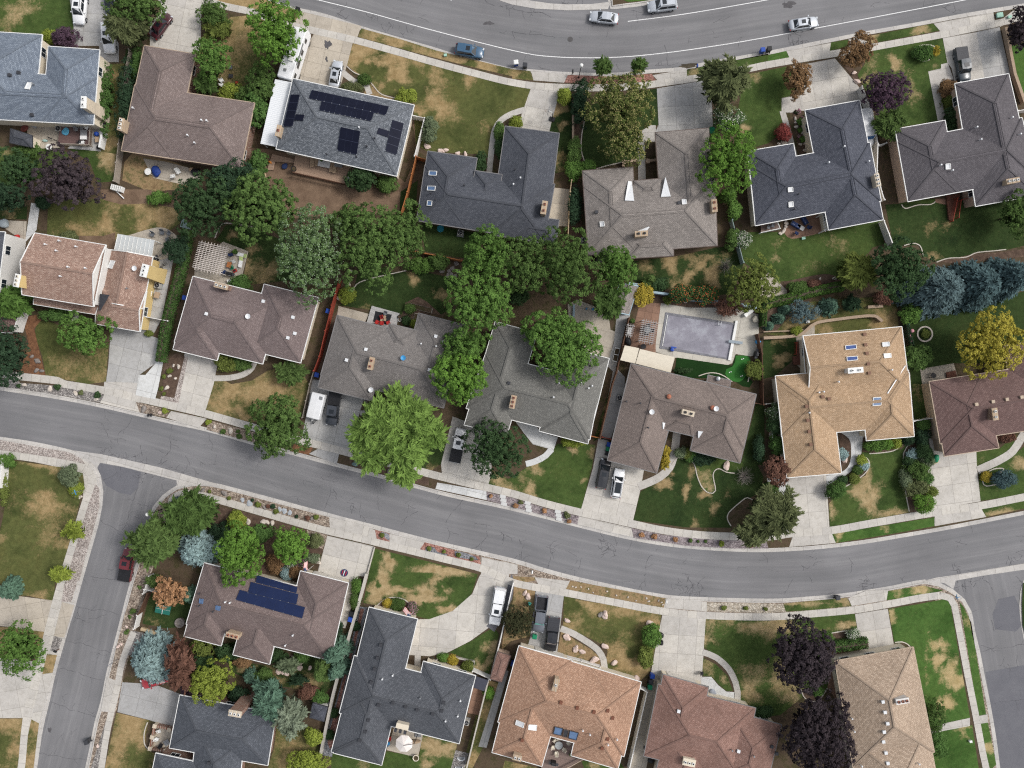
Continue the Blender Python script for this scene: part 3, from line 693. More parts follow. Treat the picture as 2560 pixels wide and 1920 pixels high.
lawn("32:525,1030 640,890 720,850 840,790 870,680 800,590 870,590 1080,580 1230,480 1170,620 1172,780 1190,930 1230,1105 900,1170 530,1232",None,[('32',850,830,55,.9,90),('32',800,930,110,.95,60),('32',880,1000,90,.9),('32',1080,1110,100,.9,40),('32',550,1090,35,.8,70),('32',980,880,30,.5)],.05)
lawn("32:550,1295 1000,1220 1435,1150 1435,1227 1000,1305 582,1372",VV,[('32',1010,1245,35,.7),('32',610,1300,40,.7)],.05)
lawn("32:1790,590 2000,555 2140,430 2160,480 2100,560 1960,645 1800,708",None,[('32',1850,680,60,.4)],.05)
lawn("32:1815,770 1900,720 2100,630 2230,520 2400,480 2400,900 2212,955 1830,1008",None,[('32',2170,690,80,.9,45),('32',1840,900,40,.4)],.05)
lawn("32:1840,1080 2212,1010 2400,975 2400,1030 2212,1075 1880,1147",None,[('32',2050,1110,160,.9,30)],.1)
lawn("31:1140,1000 1400,1020 2212,860 2400,830 2400,1480 2000,1480 1600,1480 1310,1535 1340,1659 1240,1659 1190,1300",DK,(),.02)
lawn("32:1225,-100 1340,-60 1372,280 1262,315",None,[('32',1280,60,50,.5,90)],.15)
lawn("31:-40,1220 100,1090 250,960 700,920 1100,900 1125,1165 700,1200 300,1245 100,1250",OL,[('31',300,1130,120,.8),('31',500,1010,120,.7),('31',1000,1120,110,.9),('31',500,1190,60,.8),('31',760,1130,90,-.8)],.35)
lawn("31:-40,1275 240,1262 250,1420 60,1590 -60,1620",DK,[('31',110,1450,60,.9),('31',90,1280,50,.7)],.1)
lawn("02:20,640 250,680 560,722 720,770 735,870 700,990 600,1420 480,1720 03:470,215 250,170 80,160 02:-40,1659 0,1300 60,1000",OL,[('02',380,1020,190,.8,140),('02',450,1250,180,.55),('02',330,700,140,.9,30),('02',480,740,90,.8,40),('02',560,1380,70,.7),('03',330,170,110,.9,40),('02',0,1350,60,.9),('02',300,830,190,-.95,80),('02',100,1180,70,-.8),('02',250,1560,200,-.8)],.25)
lawn("03:-60,440 150,440 400,482 380,640 0,710 -60,700",OL,[('03',40,520,100,1),('03',360,560,60,1)],.5)
lawn("03:-60,1228 212,1228 150,1700 -60,1700",OL,[('03',100,1260,110,.9),('03',110,1450,90,.9),('03',180,1300,60,.8),('03',30,1450,80,-.7)],.45)
lawn("03:275,1235 342,1270 320,1450 290,1700 205,1700 230,1450",OL,[('03',300,1300,60,.9),('03',250,1600,90,1)],.5);lawn("03:410,672 497,680 460,832 370,845",OL,[('03',440,740,80,1)],.6)
lawn("03:1300,140 1650,200 1640,330 1610,400 1540,440 1440,450 1235,410",DK,[('03',1350,400,60,.5)],.1)
lawn("03:1010,1178 1290,1242 1265,1350 1255,1480 1340,1530 1320,1700 900,1700",OL,[('03',1150,1260,160,1),('03',1050,1450,110,.9),('03',960,1600,90,.9),('03',1200,1420,80,.8),('03',1130,1530,70,-.6),('03',1250,1600,70,-.7)],.5)
lawn("F:808,1184 920,1211 1032,1240 1020,1280 995,1310 960,1333 930,1338 900,1330 880,1308 850,1300 820,1308 785,1302",None,[('12',1150,1540,42,1.15,75),('12',1620,1610,170,1.15,45),('13',1100,60,75,1.1,90),('13',1060,140,80,1.1),('13',1200,130,110,1.1,40),('13',1400,200,120,1.15,50),('13',1480,140,60,1.1),('13',1670,290,65,1.1,40),('13',1560,40,60,.8),('13',1650,110,40,.8),('13',1250,150,22,-1),('13',1060,75,22,-1),('13',1620,65,40,-1)],.02,cell=.4)
lawn("13:1670,655 1860,560 2050,440 2100,500 2060,680 2010,850 1880,830 1880,740",None,[('13',1990,660,70,.9),('13',1950,780,60,1),('13',2060,600,50,.9),('13',1960,700,45,-.9)],.08)
lawn("13:655,1510 1090,1640 1130,1510 1410,1560 1440,1360 1740,1440 1690,1700 650,1700",None,[('13',1560,1480,140,1.1,70),('13',1470,1640,60,.8),('13',930,1640,60,.6)],.08)
lawn("13:2020,900 2130,930 2000,1400 1850,1700 1780,1659 1900,1200",OL,[('13',2050,950,60,.9),('13',1980,1180,60,.8),('13',1900,1580,70,.9)],.35)
lawn("23:448,172 605,208 1000,275 1290,330 1242,600 1185,830 1100,910 890,830 800,790 825,640 780,590 640,520 440,440",OL,[('23',700,260,130,.95,60),('23',1000,290,200,.9,40),('23',1200,400,90,.9),('23',560,310,80,.7),('23',1000,750,180,1,70),('23',900,640,90,.9),('23',1120,860,90,.9),('23',500,420,50,.8),('23',520,240,65,-.95),('23',850,440,180,-.5,70),('23',1030,660,40,-.9)],.38)
sheet('dry_ground',"23:425,470 560,560 680,630 760,700 765,790 385,690",M_STRAW,3);sheet('dry_ground',"23:502,38 900,110 1335,192 1312,272 900,195 465,110",M_STRAW,3)
sheet('dry_ground',"13:2225,200 23:15,55 205,90 155,520 -10,560 13:2120,640 2150,420",M_STRAW,3);sheet('dry_ground',"23:-60,20 10,0 200,10 195,40 60,60",M_STRAW,3)
sheet('bare_ground',"10:-100,1280 100,1290 1200,1500 1290,1580 1390,1340 1350,1000 1455,1030 1300,1659 11:1250,190 800,190 300,230 100,50 10:-60,1659",M_DIRT,1)
sheet('bare_ground',"00:1160,1310 1500,1400 1740,1490 1720,1620 1300,1660 1060,1560 1080,1400",M_STRAW,1)
sheet('bare_ground',"01:870,-20 1280,-20 1540,40 1560,150 1300,100 1050,110 900,70",M_DIRT,3);sheet('bare_ground',"01:560,380 900,380 1000,350 1000,500 600,420",M_DIRT,3)
sheet('bare_ground',"21:2100,750 2212,700 31:80,770 160,850 160,890 20,930 -80,900",M_PATIO,3,10);sheet('bare_ground',"31:130,780 480,710 620,760 600,840 300,850 170,860",M_MULCH,3,sm=True)
sheet('bare_ground',"31:-60,980 120,980 200,1060 60,1210 -60,1200",M_MULCH,3)
sheet('bare_ground',"31:1450,600 1750,545 2050,515 2212,490 2212,560 1600,620",M_MULCH,3);sheet('bare_ground',"21:1030,780 1400,890 1560,940 2000,980 2120,1060 1530,1000 1250,950 1060,1000",M_MULCH,3)
sheet('bare_ground',"20:525,850 620,820 620,1400 560,1659 21:620,400 490,380 505,0 20:510,1500",M_MULCH,1)
lawn("31:1130,100 1230,70 1440,60 1440,90 1300,120 1210,145 1150,120",None)
sheet('gravel_bed',"02:-60,478 0,482 300,535 600,590 700,640 740,690 620,665 300,625 -60,565",M_GRAVP,4);sheet('gravel_bed',"02:815,850 862,900 862,1060 800,1300 740,1500 690,1700 560,1700 640,1400 700,1180 790,900",M_GRAVP,4)
sheet('gravel_bed',"03:575,0 690,-10 622,222 535,220",M_GRAVP,4);sheet('gravel_bed',"03:470,515 545,540 500,650 440,640",M_GRAVG,4)
sheet('gravel_bed',"01:-60,1610 160,1625 02:180,-10 560,20 905,92 870,162 600,110 150,42 -60,15",M_GRAVG,4);sheet('gravel_bed',"02:1178,155 1470,225 1440,290 1212,247",M_GRAVT,4)
sheet('gravel_bed',"02:1800,310 2212,420 2300,470 2290,530 1790,395",M_GRAVT,4);sheet('mulch_bed',"12:330,520 495,550 460,612 300,580",M_LEAFLIT,4)
sheet('mulch_bed',"12:803,628 1000,680 1300,760 1490,800 1500,880 1180,800 818,712",M_MULCH,4)
sheet('gravel_bed',"12:1990,930 2212,982 22:300,1075 580,1142 565,1212 300,1140 0,1060 12:1995,1005",M_GRAVM,4);sheet('gravel_bed',"22:1030,1243 1300,1300 1600,1330 1900,1345 2190,1345 2215,1420 1900,1420 1500,1395 1050,1327",M_GRAVM,4)
sheet('gravel_bed',"02:1600,905 1700,880 1780,885 2212,990 12:370,1080 640,1150 635,1237 300,1150 02:2212,1068 1780,945 1660,930",M_GRAVT,4)
sheet('gravel_bed',"02:1450,975 1430,1060 1440,1180 1330,1180 1325,1120 1380,1040",M_GRAVT,4);sheet('mulch_bed',"02:1500,1090 1860,1050 2212,1130 12:360,1240 640,1300 600,1420 400,1640 0,1640 02:1900,1640",M_MULCH,2)
sheet('gravel_bed',"12:440,1260 620,1302 580,1420 470,1400",M_GRAVT,4);lawn("12:0,1200 120,1210 250,1280 180,1400 0,1500 02:2100,1500 1880,1150",DK)
sheet('gravel_bed',"03:1190,0 1290,-20 1230,150 1130,500 1060,710 1010,895 955,862 1000,650 1080,330",M_GRAVT,4);sheet('gravel_bed',"03:945,1170 985,1165 880,1700 775,1700",M_GRAVG,4)
sheet('gravel_bed',"03:1150,470 1500,540 1300,640 1090,690",M_GRAVG,3)
sheet('gravel_bed',"12:1030,1260 1100,1275 1155,1292 1155,1366 1045,1346",M_GRAVR,5);sheet('gravel_bed',"12:1460,1365 1700,1430 1930,1490 1947,1568 1700,1510 1413,1432",M_GRAVR,4)
sheet('gravel_bed',"12:1470,1405 1540,1410 1570,1450 1660,1470 1640,1485 1460,1445",M_GRAVB,5,sm=True);sheet('gravel_bed',"12:1715,1440 1800,1455 1900,1490 1920,1520 1830,1510 1760,1500 1720,1480",M_GRAVB,5,sm=True)
sheet('gravel_bed',"12:1080,1275 1150,1295 1150,1350 1100,1310",M_GRAVB,6,sm=True)
sheet('gravel_bed',"20:485,650 850,665 1205,640 1242,700 850,732 450,717",M_GRAVR,5);sheet('gravel_bed',"23:1685,226 2212,236 33:130,240 150,305 0,318 23:1682,302",M_GRAVC,4)
sheet('mulch_bed',"32:1250,460 1300,430 1360,600 1420,1083 1225,1108 1190,930 1172,780 1165,620 1210,520",M_MULCH,4);sheet('mulch_bed',"32:640,890 520,980 505,880 640,810 760,690 790,625 840,640 870,690 840,770 740,840",M_MULCH,4,sm=True)
sheet('mulch_bed',"32:820,440 1260,455 1150,560 1000,590 900,600 810,560",M_MULCH,3);sheet('mulch_bed',"32:610,400 715,500 710,580 690,670 630,720",M_MULCH,3)
sheet('mulch_bed',"01:200,1090 320,1060 360,1110 300,1180 340,1350 400,1590 180,1560 250,1300",M_LEAFLIT,3);sheet('mulch_bed',"01:1520,1390 1600,1420 1520,1790 1400,1765 1420,1480",M_MULCH,4);sheet('gravel_bed',"01:1600,1420 1630,1425 1545,1830 1380,1810 1400,1760 1510,1780",M_GRAVP,5)
sheet('mulch_bed',"30:590,500 690,520 770,650 790,770 690,620",M_MULCH,5);sheet('mulch_bed',"30:210,975 290,960 370,1300 340,1360 265,1350",M_MULCH,4)
sheet('mulch_bed',"30:1520,690 1590,690 1650,1130 1550,1140",M_MULCH,4);sheet('mulch_bed',"10:780,560 960,690 1080,815 1300,900 930,810 980,740",M_STRAW,4)
sheet('mulch_bed',"13:1050,260 1100,205 1200,180 1290,205 1350,260 1375,310 1370,380 1060,300",M_MULCH,5,sm=True);sheet('mulch_bed',"13:1560,730 1610,680 1890,745 1870,830 1500,740",M_MULCH,5)
sheet('gravel_bed',"13:890,260 970,270 700,1250 660,1560 560,1540 800,700",M_GRAVB,3);sheet('gravel_bed',"13:905,280 935,285 740,1050 680,1450 620,1440 700,1100 850,520",M_GRAVR,4,sm=True)
sheet('mulch_bed',"11:1290,960 1400,905 1480,950 1600,1060 1380,1060 1350,1190 1250,1150",M_MULCH,4);sheet('mulch_bed',"11:500,1540 720,980 760,1000 620,1560 540,1659",M_MULCH,2)
sheet('mulch_bed',"22:1375,690 1430,630 1560,640 1600,760 1610,860 1680,930 1730,930 1760,880 1740,780 1780,730 1920,770 2000,690 1540,560",M_STRAW,3,sm=True)if False else None
lawn("22:1440,635 1530,650 1585,710 1605,830 1650,910 1710,938 1755,900 1735,780 1775,730 1900,760 1990,680 1560,570",None,[('22',1640,800,70,.7),('22',1680,880,60,.7)],.15,3,sm=True)
sheet('mulch_bed',"22:1880,1110 2000,1000 2080,990 2140,1180 2000,1290 1890,1230 1860,1150",M_SOIL,4);sheet('mulch_bed',"33:455,505 740,470 780,490 560,540 470,530",M_MULCH,4);sheet('mulch_bed',"33:280,980 480,960 430,1070 340,1075 300,1030",M_MULCH,4,sm=True)
sheet('bare_ground',"33:550,720 640,700 640,1070 580,1060 510,960",M_BROWNP,3)
sheet('artificial_lawn',"21:1420,1430 1900,1500 1930,1410 2050,1420 2070,1520 2040,1600 2080,1640 22:2050,30 1990,20 1900,-40 21:1400,1600",M_TURF,5);sheet('putting_green',"21:1930,1415 2000,1412 2050,1430 2060,1510 2010,1600 1960,1640 1880,1625 1840,1570 1850,1530 1900,1510 1925,1470",M_PUTT,7,sm=True)
lawn("33:1035,282 1300,240 1530,195 1572,240 1650,700 1742,1222 1520,1268 1390,1320 1260,620 1180,570 1090,580",VV,[('33',1480,600,60,.9),('33',1470,720,55,1),('33',1560,840,80,.95),('33',1650,910,70,1),('33',1510,1110,60,1.1,80),('33',1060,360,30,.8,90),('33',1370,700,30,.45,200)],.02)
lawn("33:1650,220 1690,270 1752,400 1800,700 1880,1195 1812,1205 1730,700",VV,[('33',1720,380,60,.5),('33',1790,690,40,.4)],.15)
lawn("33:1830,1268 1895,1260 1968,1625 1890,1700",VV,[('33',1900,1480,50,.9)],.15);lawn("33:1400,1370 1510,1335 1760,1285 1822,1700 1400,1700",VV,[('33',1680,1310,70,.7,20),('33',1690,1370,40,.5),('33',1440,1560,40,.4)],.05)
lawn("33:1020,207 1035,128 1340,80 1510,125 1300,165",VV,[('33',1320,115,60,.9),('33',1110,130,50,.7)],.05)
lawn("23:1672,370 2212,385 33:745,325 770,470 460,510 520,800 540,960 300,1040 100,1200 23:2212,1210 1975,1100 1960,950 1900,820 1790,700 1650,612",M_LAWN,[('23',1720,420,70,.9),('23',1700,540,60,.8),('23',2050,450,130,.9,50),('33',60,420,110,.95),('23',2100,830,120,.6),('23',2050,1000,80,.9),('33',400,450,120,.8,14),('33',680,420,90,.9,40),('33',110,900,120,.8),('33',200,1000,100,.8),('23',1850,400,90,.8),('23',1900,560,150,-.6)],.12)
lawn("23:1640,700 1760,760 1860,860 1905,990 1850,990 1780,930 1725,868 1636,860",M_LAWN,[('23',1690,770,80,.6),('23',1830,900,40,.6)],.15)
lawn("33:130,237 400,210 680,187 720,257 400,290 150,306",None,[('33',300,230,140,.8,30),('33',650,210,50,.8)],.25)
lawn("20:930,-90 960,2 1000,20 1170,8 1300,-20 1500,-60",VV);lawn("33:2200,60 2300,40 2300,560 2225,530 2195,420 2190,250 2195,130",DK)
lawn("30:2100,400 2300,350 2300,900 2212,880 2140,640",VV)
lawn("03:1920,590 2040,560 2020,690 2212,760 13:120,770 480,700 640,650 700,900 560,1060 300,960 0,930 03:2212,900 2000,830",DK,[('03',2150,820,60,.8),('13',150,880,80,.7),('13',420,940,90,.8),('13',300,800,60,.8)],.3)
lawn("13:180,1290 440,1290 560,1500 540,1700 90,1700 160,1480",OL,[('13',300,1500,120,.7),('13',250,1620,90,.8)],.4)
lawn("00:1090,430 1230,400 1060,1200 1030,1180",DK,(),.2);lawn("00:-60,1270 500,1270 600,1330 560,1500 -60,1640",None,[('00',60,1290,60,.6)],.15)
lawn("23:930,1600 1000,1700 640,1700 600,1592 700,1600",None,[('23',720,1640,60,.8)],.2);lawn("23:-60,1590 250,1660 240,1720 -100,1720",OL,[('23',60,1640,80,.9)],.4)
for s in("20:625,1050 600,1180 600,1310 640,1440","20:700,1475 800,1440 950,1405","10:785,575 850,630 960,680 1020,750 1090,820 1240,860","22:1380,695 1430,635 1500,645 1570,690 1600,800 1640,890 1700,940 1755,920 1735,780 1780,730 1850,760 1920,770","22:2075,1000 2030,980 1980,1010 1870,1110 1860,1170 1890,1225","32:520,980 640,900 780,815 850,750 872,690 850,640 790,622","32:870,600 960,595 1080,575 1160,520","32:1250,450 1180,570 1165,640 1180,900 1215,1100","31:1450,608 1550,575 1700,565 1800,525 1950,510 2050,498","31:1170,465 1250,445 1310,470 1335,550","31:1150,110 1180,145 1290,115 1400,110 1440,85","33:282,975 300,1030 350,1075 430,1070 480,1010 510,965","33:1090,572 1150,565 1200,585 1228,612","33:450,510 600,480 740,465 775,490","32:1990,775 2030,730 1940,735 1860,790 1850,850 1880,880 1970,865","13:1050,250 1120,195 1200,182 1290,205 1350,265 1375,330 1368,390","03:1280,1260 1252,1350 1255,1450 1290,1490","30:1330,530 1265,500 1255,450 1310,400 1400,395 1440,420 1430,470 1390,520 1330,535","11:840,900 900,780 1300,680","01:1860,400 1900,310 1960,270 2212,310","21:2035,1640 2060,1540 2070,1520","21:1610,1590 1690,1565 1760,1565 1830,1590 1900,1640"):
 m=MB();band(m,smooth_line(P(s),.4),-.08,.08,lvl(8)+.05,ZB-.02);struct('garden_edging',m,M_EDGE)
def quad_dir(q):return(q[1]-q[0]).normalized()
RAILM=plain('dark_rail_metal',C(52,58,80),.1,3,.5)
class House:
 def __init__(s,name,label,rects,roof,wall,ze=3.2,pitch=.36,gut=WHITE,cap=None,inset=.5,cat='house',wins=True,garage=None,rv=False):
  """rects: (points in the eave plane TL TR BR BL, ridge type, eave offset) ; type: h hip, g gable both, 0 / 1 gable at ridge start / end, f flat"""
  s.R=[];wms=[]
  for i,r in enumerate(rects):
   r=r if isinstance(r,tuple)else(r,)
   pts,typ,dz,wmat=(r+('h',0,None)[len(r)-1:])[:4];wms.append(wmat or wall)
   z=ze+dz-.012*i
   q=P(pts,z)
   c=sum(q,Vector())/4
   q=[p+(c-p).normalized()*.03*i for p in q]
   s.R.append((q,typ,z))
  allp=[p for q,_,_ in s.R for p in q]
  loc=sum(allp,Vector())/len(allp);loc.z=0
  s.root=thing(name,label,cat,loc);s.pitch=pitch
  s.faces=[]
  rm,gm,cm=MB(),MB(),MB();wd={}
  for(q,typ,z),wmt in zip(s.R,wms):
   wm=wd.setdefault(wmt,MB())
   A,B,Cc,D=q
   if typ=='f':
    rm.prism(q,z-.18,z);s.faces.append((q,Vector((0,0,1)),z));
   else:
    if((B-A).length+(Cc-D).length)<((D-A).length+(Cc-B).length):A,B,Cc,D=B,Cc,D,A
    m0,m1=(A+D)/2,(B+Cc)/2
    hw=((A-D).length+(B-Cc).length)/4
    rd=(m1-m0);L=rd.length;rd/=L
    i0=0 if typ in 'g0' else min(hw,L*.49);i1=0 if typ in 'g1' else min(hw,L*.49)
    zr=z+pitch*hw
    r0=m0+rd*i0;r1=m1-rd*i1;r0.z=r1.z=zr
    def rface(pts,e0,e1):
     u=(e1-e0).normalized()
     n=(pts[1]-pts[0]).cross(pts[2]-pts[0]).normalized()
     if n.z<0:pts=list(reversed(pts));n=-n
     vv=n.cross(u)
     rm.face(pts,[((p-e0).dot(u)+e0.x*.37,(p-e0).dot(vv))for p in pts]);s.faces.append((pts,n,None))
    rface([D,Cc,r1,r0],D,Cc);rface([B,A,r0,r1],B,A)
    if i0>0:rface([A,D,r0],A,D)
    else:wm.face([A+rd*.3+Vector((0,0,-.1)),D+rd*.3+Vector((0,0,-.1)),r0+rd*.3+Vector((0,0,-.1))])
    if i1>0:rface([Cc,B,r1],Cc,B)
    else:wm.face([Cc-rd*.3+Vector((0,0,-.1)),B-rd*.3+Vector((0,0,-.1)),r1-rd*.3+Vector((0,0,-.1))])
    up=Vector((0,0,.03))
    if rv:
     sd=(B-Cc).normalized()*.27
     for e in(-1,1):cm.bar(r0+sd*e+Vector((0,0,-.05)),r1+sd*e+Vector((0,0,-.05)),.09,.06)  # paired dark bars draw the shaded edges of a ridge vent
     cm.bar(r0+sd,r0-sd,.06,.04)
    else:cm.bar(r0+up,r1+up,.30,.05)
    for a,b,k in((A,r0,i0),(D,r0,i0),(B,r1,i1),(Cc,r1,i1)):
     if k>0:cm.bar(a.lerp(b,.02)+up*.6,b+up*.6,.26,.05)
     else:gm.bar(a+Vector((0,0,.0)),b+Vector((0,0,.0)),.14,.16)
    rm.poly([D,Cc,B,A],z-.17)
   cen=sum(q,Vector())/4
   for k in range(4):
    a,b=q[k],q[(k+1)%4]
    if typ!='f' and not s.outside((a+b)/2,q):pass
    d=(b-a).normalized();o=Vector((d.y,-d.x,0))
    if o.dot((a+b)/2-cen)<0:o=-o
    gm.bar(a+o*.05-d*.05+Vector((0,0,-.07)),b+o*.05+d*.05+Vector((0,0,-.07)),.11,.15)
   iq=[]
   for k in range(4):
    p=q[k];d1=(q[(k+1)%4]-p).normalized();d2=(q[k-1]-p).normalized()
    iq.append(p+(d1+d2)*inset)
   wm.prism([Vector((p.x,p.y,0))for p in iq],-.05,z-.1 if typ!='f' else z-.2)
  s.roof=rm.build('roof',roof,s.root);
  for wmt,wm in wd.items():s.wall=wm.build('wall',wmt,s.root)
  s.gutter=gm.build('gutter',gut,s.root)
  if cap and cm.v:cm.build('ridge_cap_and_shade',cap,s.roof)  # caps, plus the painted vent shade bars where rv is set
  if wins:s.windows(inset)
  for gspec in(garage or[]):s.door(*gspec,inset=inset)
 def outside(s,p,me):
  for q,_,_ in s.R:
   if q is me:continue
   sg=[(q[(k+1)%4]-q[k]).cross(p-q[k]).z for k in range(4)]
   if all(x>-.2 for x in sg)or all(x<.2 for x in sg):return False
  return True
 def edge(s,ri,k,inset):
  q=s.R[ri][0];cen=sum(q,Vector())/4
  a,b=q[k],q[(k+1)%4];d=(b-a).normalized();o=Vector((d.y,-d.x,0))
  if o.dot((a+b)/2-cen)<0:o=-o
  return a,b,d,o
 def windows(s,inset):
  for ri,(q,typ,z)in enumerate(s.R):
   if typ=='f':continue
   for k in range(4):
    a,b,d,o=s.edge(ri,k,inset);mid=(a+b)/2
    if o.dot(-mid)<0 or mid.length>108:continue
    L=(b-a).length;n=int(L/4.2)
    for j in range(n):
     p=a+d*(L*(j+.5)/n)-o*(inset-.04)
     if not s.outside(p+o*.7,q)or not s.outside(p-o*.1,q):continue
     zc=z-1.25;rz=math.atan2(d.y,d.x)
     fm=MB()
     for sx in(-.72,.72):fm.box((p.x+d.x*sx,p.y+d.y*sx,zc),(.09,.11,1.22),rz)
     for sz in(-.57,.57):fm.box((p.x,p.y,zc+sz),(1.36,.11,.09),rz)
     fm.box((p.x,p.y,zc),(.05,.09,1.05),rz)
     f=fm.build('window',WHITE,s.root)
     pm=MB();pm.box((p.x,p.y,zc),(1.36,.05,1.06),rz);pm.build('pane',GLASS,f)
 def door(s,ri,k,t,w,h,mat,inset=.5,name='garage_door'):
  a,b,d,o=s.edge(ri,k,inset);p=a.lerp(b,t)-o*(inset-.05);rz=math.atan2(d.y,d.x)
  m=MB();n=4 if name=='garage_door' else 1
  for j in range(n):m.box((p.x,p.y,.12+h*(j+.5)/n),(w,.10,h/n-.03),rz)
  m.box((p.x-o.x*.02,p.y-o.y*.02,.12+h/2),(w+.2,.06,h+.1),rz);dd=m.build(name,mat,s.root)
  hm=MB();hm.box((p.x+o.x*.08+(d.x*w*.38 if n==1 else 0),p.y+o.y*.08+(d.y*w*.38 if n==1 else 0),1.0),(.16,.05,.05),rz);hm.build('handle',GREYM,dd)
 def on(s,k,x,y,dz=0.0):
  """the point of the roof seen at picture position (x, y), and its normal"""
  best=None
  o=Vector((0,0,HC));g0=W(k,x,y,0);dr=(g0-o)
  for pts,n,_ in s.faces:
   den=n.dot(dr)
   if abs(den)<1e-6:continue
   t=n.dot(pts[0]-o)/den;p=o+dr*t
   inside=True;sg=0
   for i in range(len(pts)):
    a,b=pts[i],pts[(i+1)%len(pts)];c=(b.x-a.x)*(p.y-a.y)-(b.y-a.y)*(p.x-a.x)
    if abs(c)<1e-3:continue
    if sg==0:sg=1 if c>0 else-1
    elif c*sg<-.05:inside=False;break
   if inside and(best is None or p.z>best[0].z):best=(p,n)
  if best is None:return W(k,x,y,4.0),Vector((0,0,1))
  return best[0]+best[1]*dz,best[1]
 def vent(s,spec,mat,kind='vent'):
  for k,x,y in spec:
   p,n=s.on(k,x,y);m=MB()
   if kind=='pipe':
    m.tube(p-Vector((0,0,.2)),p+Vector((0,0,.55)),.08,n=8);m.lathe(p+Vector((0,0,.5)),[(.11,0),(.16,.05),(.11,.14)],10);nm='vent_pipe'
   elif kind=='turbine':
    m.lathe(p-Vector((0,0,.1)),[(.2,0),(.22,.2),(.36,.3),(.4,.45),(.3,.6),(.1,.68)],14);nm='turbine_vent'
   elif kind=='dish':
    m.tube(p,p+Vector((0,0,.5)),.04,n=6);m.lathe(p+Vector((0,0,.5)),[(.05,0),(.3,.08),(.42,.2),(.36,.17),(.05,.05)],14);nm='satellite_dish'
   else:
    rz=math.atan2(n.y,n.x);m.box(p+Vector((0,0,.08)),(.42,.42,.3),rz,1.1);m.box(p+Vector((0,0,.25)),(.5,.5,.06),rz);nm='roof_vent'
   m.build(nm,mat,s.root)
 def patch(s,quads,name,mat,dz=.1,frame=None,fw=.09,cells=None,thick=.08):
  for spec in quads:
   k,flat=spec[0],spec[1:]
   pts=[s.on(k,flat[i],flat[i+1],dz)[0]for i in range(0,len(flat),2)]
   n=(pts[1]-pts[0]).cross(pts[2]-pts[0]).normalized()
   if n.z<0:n=-n
   if frame is not None:
    fm=MB()
    for i in range(len(pts)):fm.bar(pts[i],pts[(i+1)%len(pts)],fw,.14)
    par=fm.build(name,frame,s.root)
    m=MB();low=[p-n*.12 for p in pts];m.face(pts if(pts[1]-pts[0]).cross(pts[2]-pts[0]).z>0 else list(reversed(pts)))
    m.build('pane',mat,par)
   else:
    m=MB();up=pts if(pts[1]-pts[0]).cross(pts[2]-pts[0]).z>0 else list(reversed(pts))
    lo=[p-n*thick for p in up];m.face(up)
    for i in range(len(up)):m.face([lo[i],lo[(i+1)%len(up)],up[(i+1)%len(up)],up[i]])
    o=m.build(name,mat,s.root)
    if cells:
     gm=MB();nu,nv,mt=cells
     A,B,Cc,D=pts
     for i in range(1,nu):gm.bar(A.lerp(B,i/nu)+n*.006,D.lerp(Cc,i/nu)-(D-A)*.0+n*.006,.014,.012)
     gm.bar(A+n*.004,B+n*.004,.02,.012);gm.bar(A,D,.02,.02);gm.bar(B,Cc,.02,.02)
     for j in range(1,nv):gm.bar(A.lerp(D,j/nv)+n*.006,B.lerp(Cc,j/nv)+n*.006,.05,.014)
     gm.bar(D,Cc,.04,.03);gm.build('panel_rail',RAILM,o)
     for i in range(nu+1):gm=MB();gm.box(D.lerp(Cc,i/nu),(.12,.10,.08));gm.build('panel_clip',mt,o)
 def chimney(s,k,x,y,ztop,w,d,rot,mat,pots=2,z0=2.0,cap=None,pot=None,taper=1.0):
  p=W(k,x,y,ztop);m=MB();rz=R(rot)
  m.box((p.x,p.y,(z0+ztop)/2),(w,d,ztop-z0),rz,taper)
  c=m.build('chimney',mat,s.root)
  cm=MB();cm.box((p.x,p.y,ztop+.05),(w+.14,d+.14,.12),rz);cm.build('chimney_cap',cap or WHITE,c)
  for i in range(pots):
   t=(i+.5)/pots-.5;q=p+Vector((math.cos(rz),math.sin(rz),0))*(t*w if w>d else 0)+Vector((-math.sin(rz),math.cos(rz),0))*(t*d if d>=w else 0)
   f=MB();f.box((q.x,q.y,ztop+.22),(.34,.34,.26),rz);f.build('flue',pot or TERRA,c)
   f=MB();f.box((q.x,q.y,ztop+.352),(.22,.22,.02),rz);f.build('flue_opening',BLACK,c)
BRICKM={}
def brick(name,c,mort=None):
 if name in BRICKM:return BRICKM[name]
 t=NT(name);br=t.n('ShaderNodeTexBrick');t.l(t.geo(),br.inputs['Vector']);mp=t.n('ShaderNodeMapping')
 mp.inputs['Rotation'].default_value=(R(90),0,R(20));t.l(t.geo(),mp.inputs[0]);t.l(mp.outputs[0],br.inputs['Vector'])
 br.inputs['Scale'].default_value=1;br.inputs['Brick Width'].default_value=.3;br.inputs['Row Height'].default_value=.1;br.inputs['Mortar Size'].default_value=.012
 br.inputs['Color1'].default_value=scaled(c,.85);br.inputs['Color2'].default_value=scaled(c,1.15);br.inputs['Mortar'].default_value=mort or C(180,172,160)
 BRICKM[name]=t.fin(br.outputs['Color'],.9,0,.1);return BRICKM[name]
BR_RED=brick('red_brick',C(132,88,70));BR_TAN=brick('tan_brick',C(186,160,130));BR_CREAM=brick('cream_brick',C(216,200,176));BR_BROWN=brick('brown_brick',C(120,86,66))
SID_CREAM=plain('cream_stucco',C(226,214,192),.06,1,.9);SID_WHITE=plain('white_siding',C(224,222,218),.05,1,.8);SID_YEL=plain('yellow_siding',C(214,188,128),.05,1,.85);SID_PINK=plain('pinkish_stucco',C(196,170,150),.06,1,.9)
def SH(n,a,b,**kw):return shingle(n+'_shingles',C(*a),C(*b),**kw),plain(n+'_ridge_shingles',tuple((x*.5+y*.22)for x,y in zip(C(*a)[:3],C(*b)[:3]))+(1,),.18,3,.95)
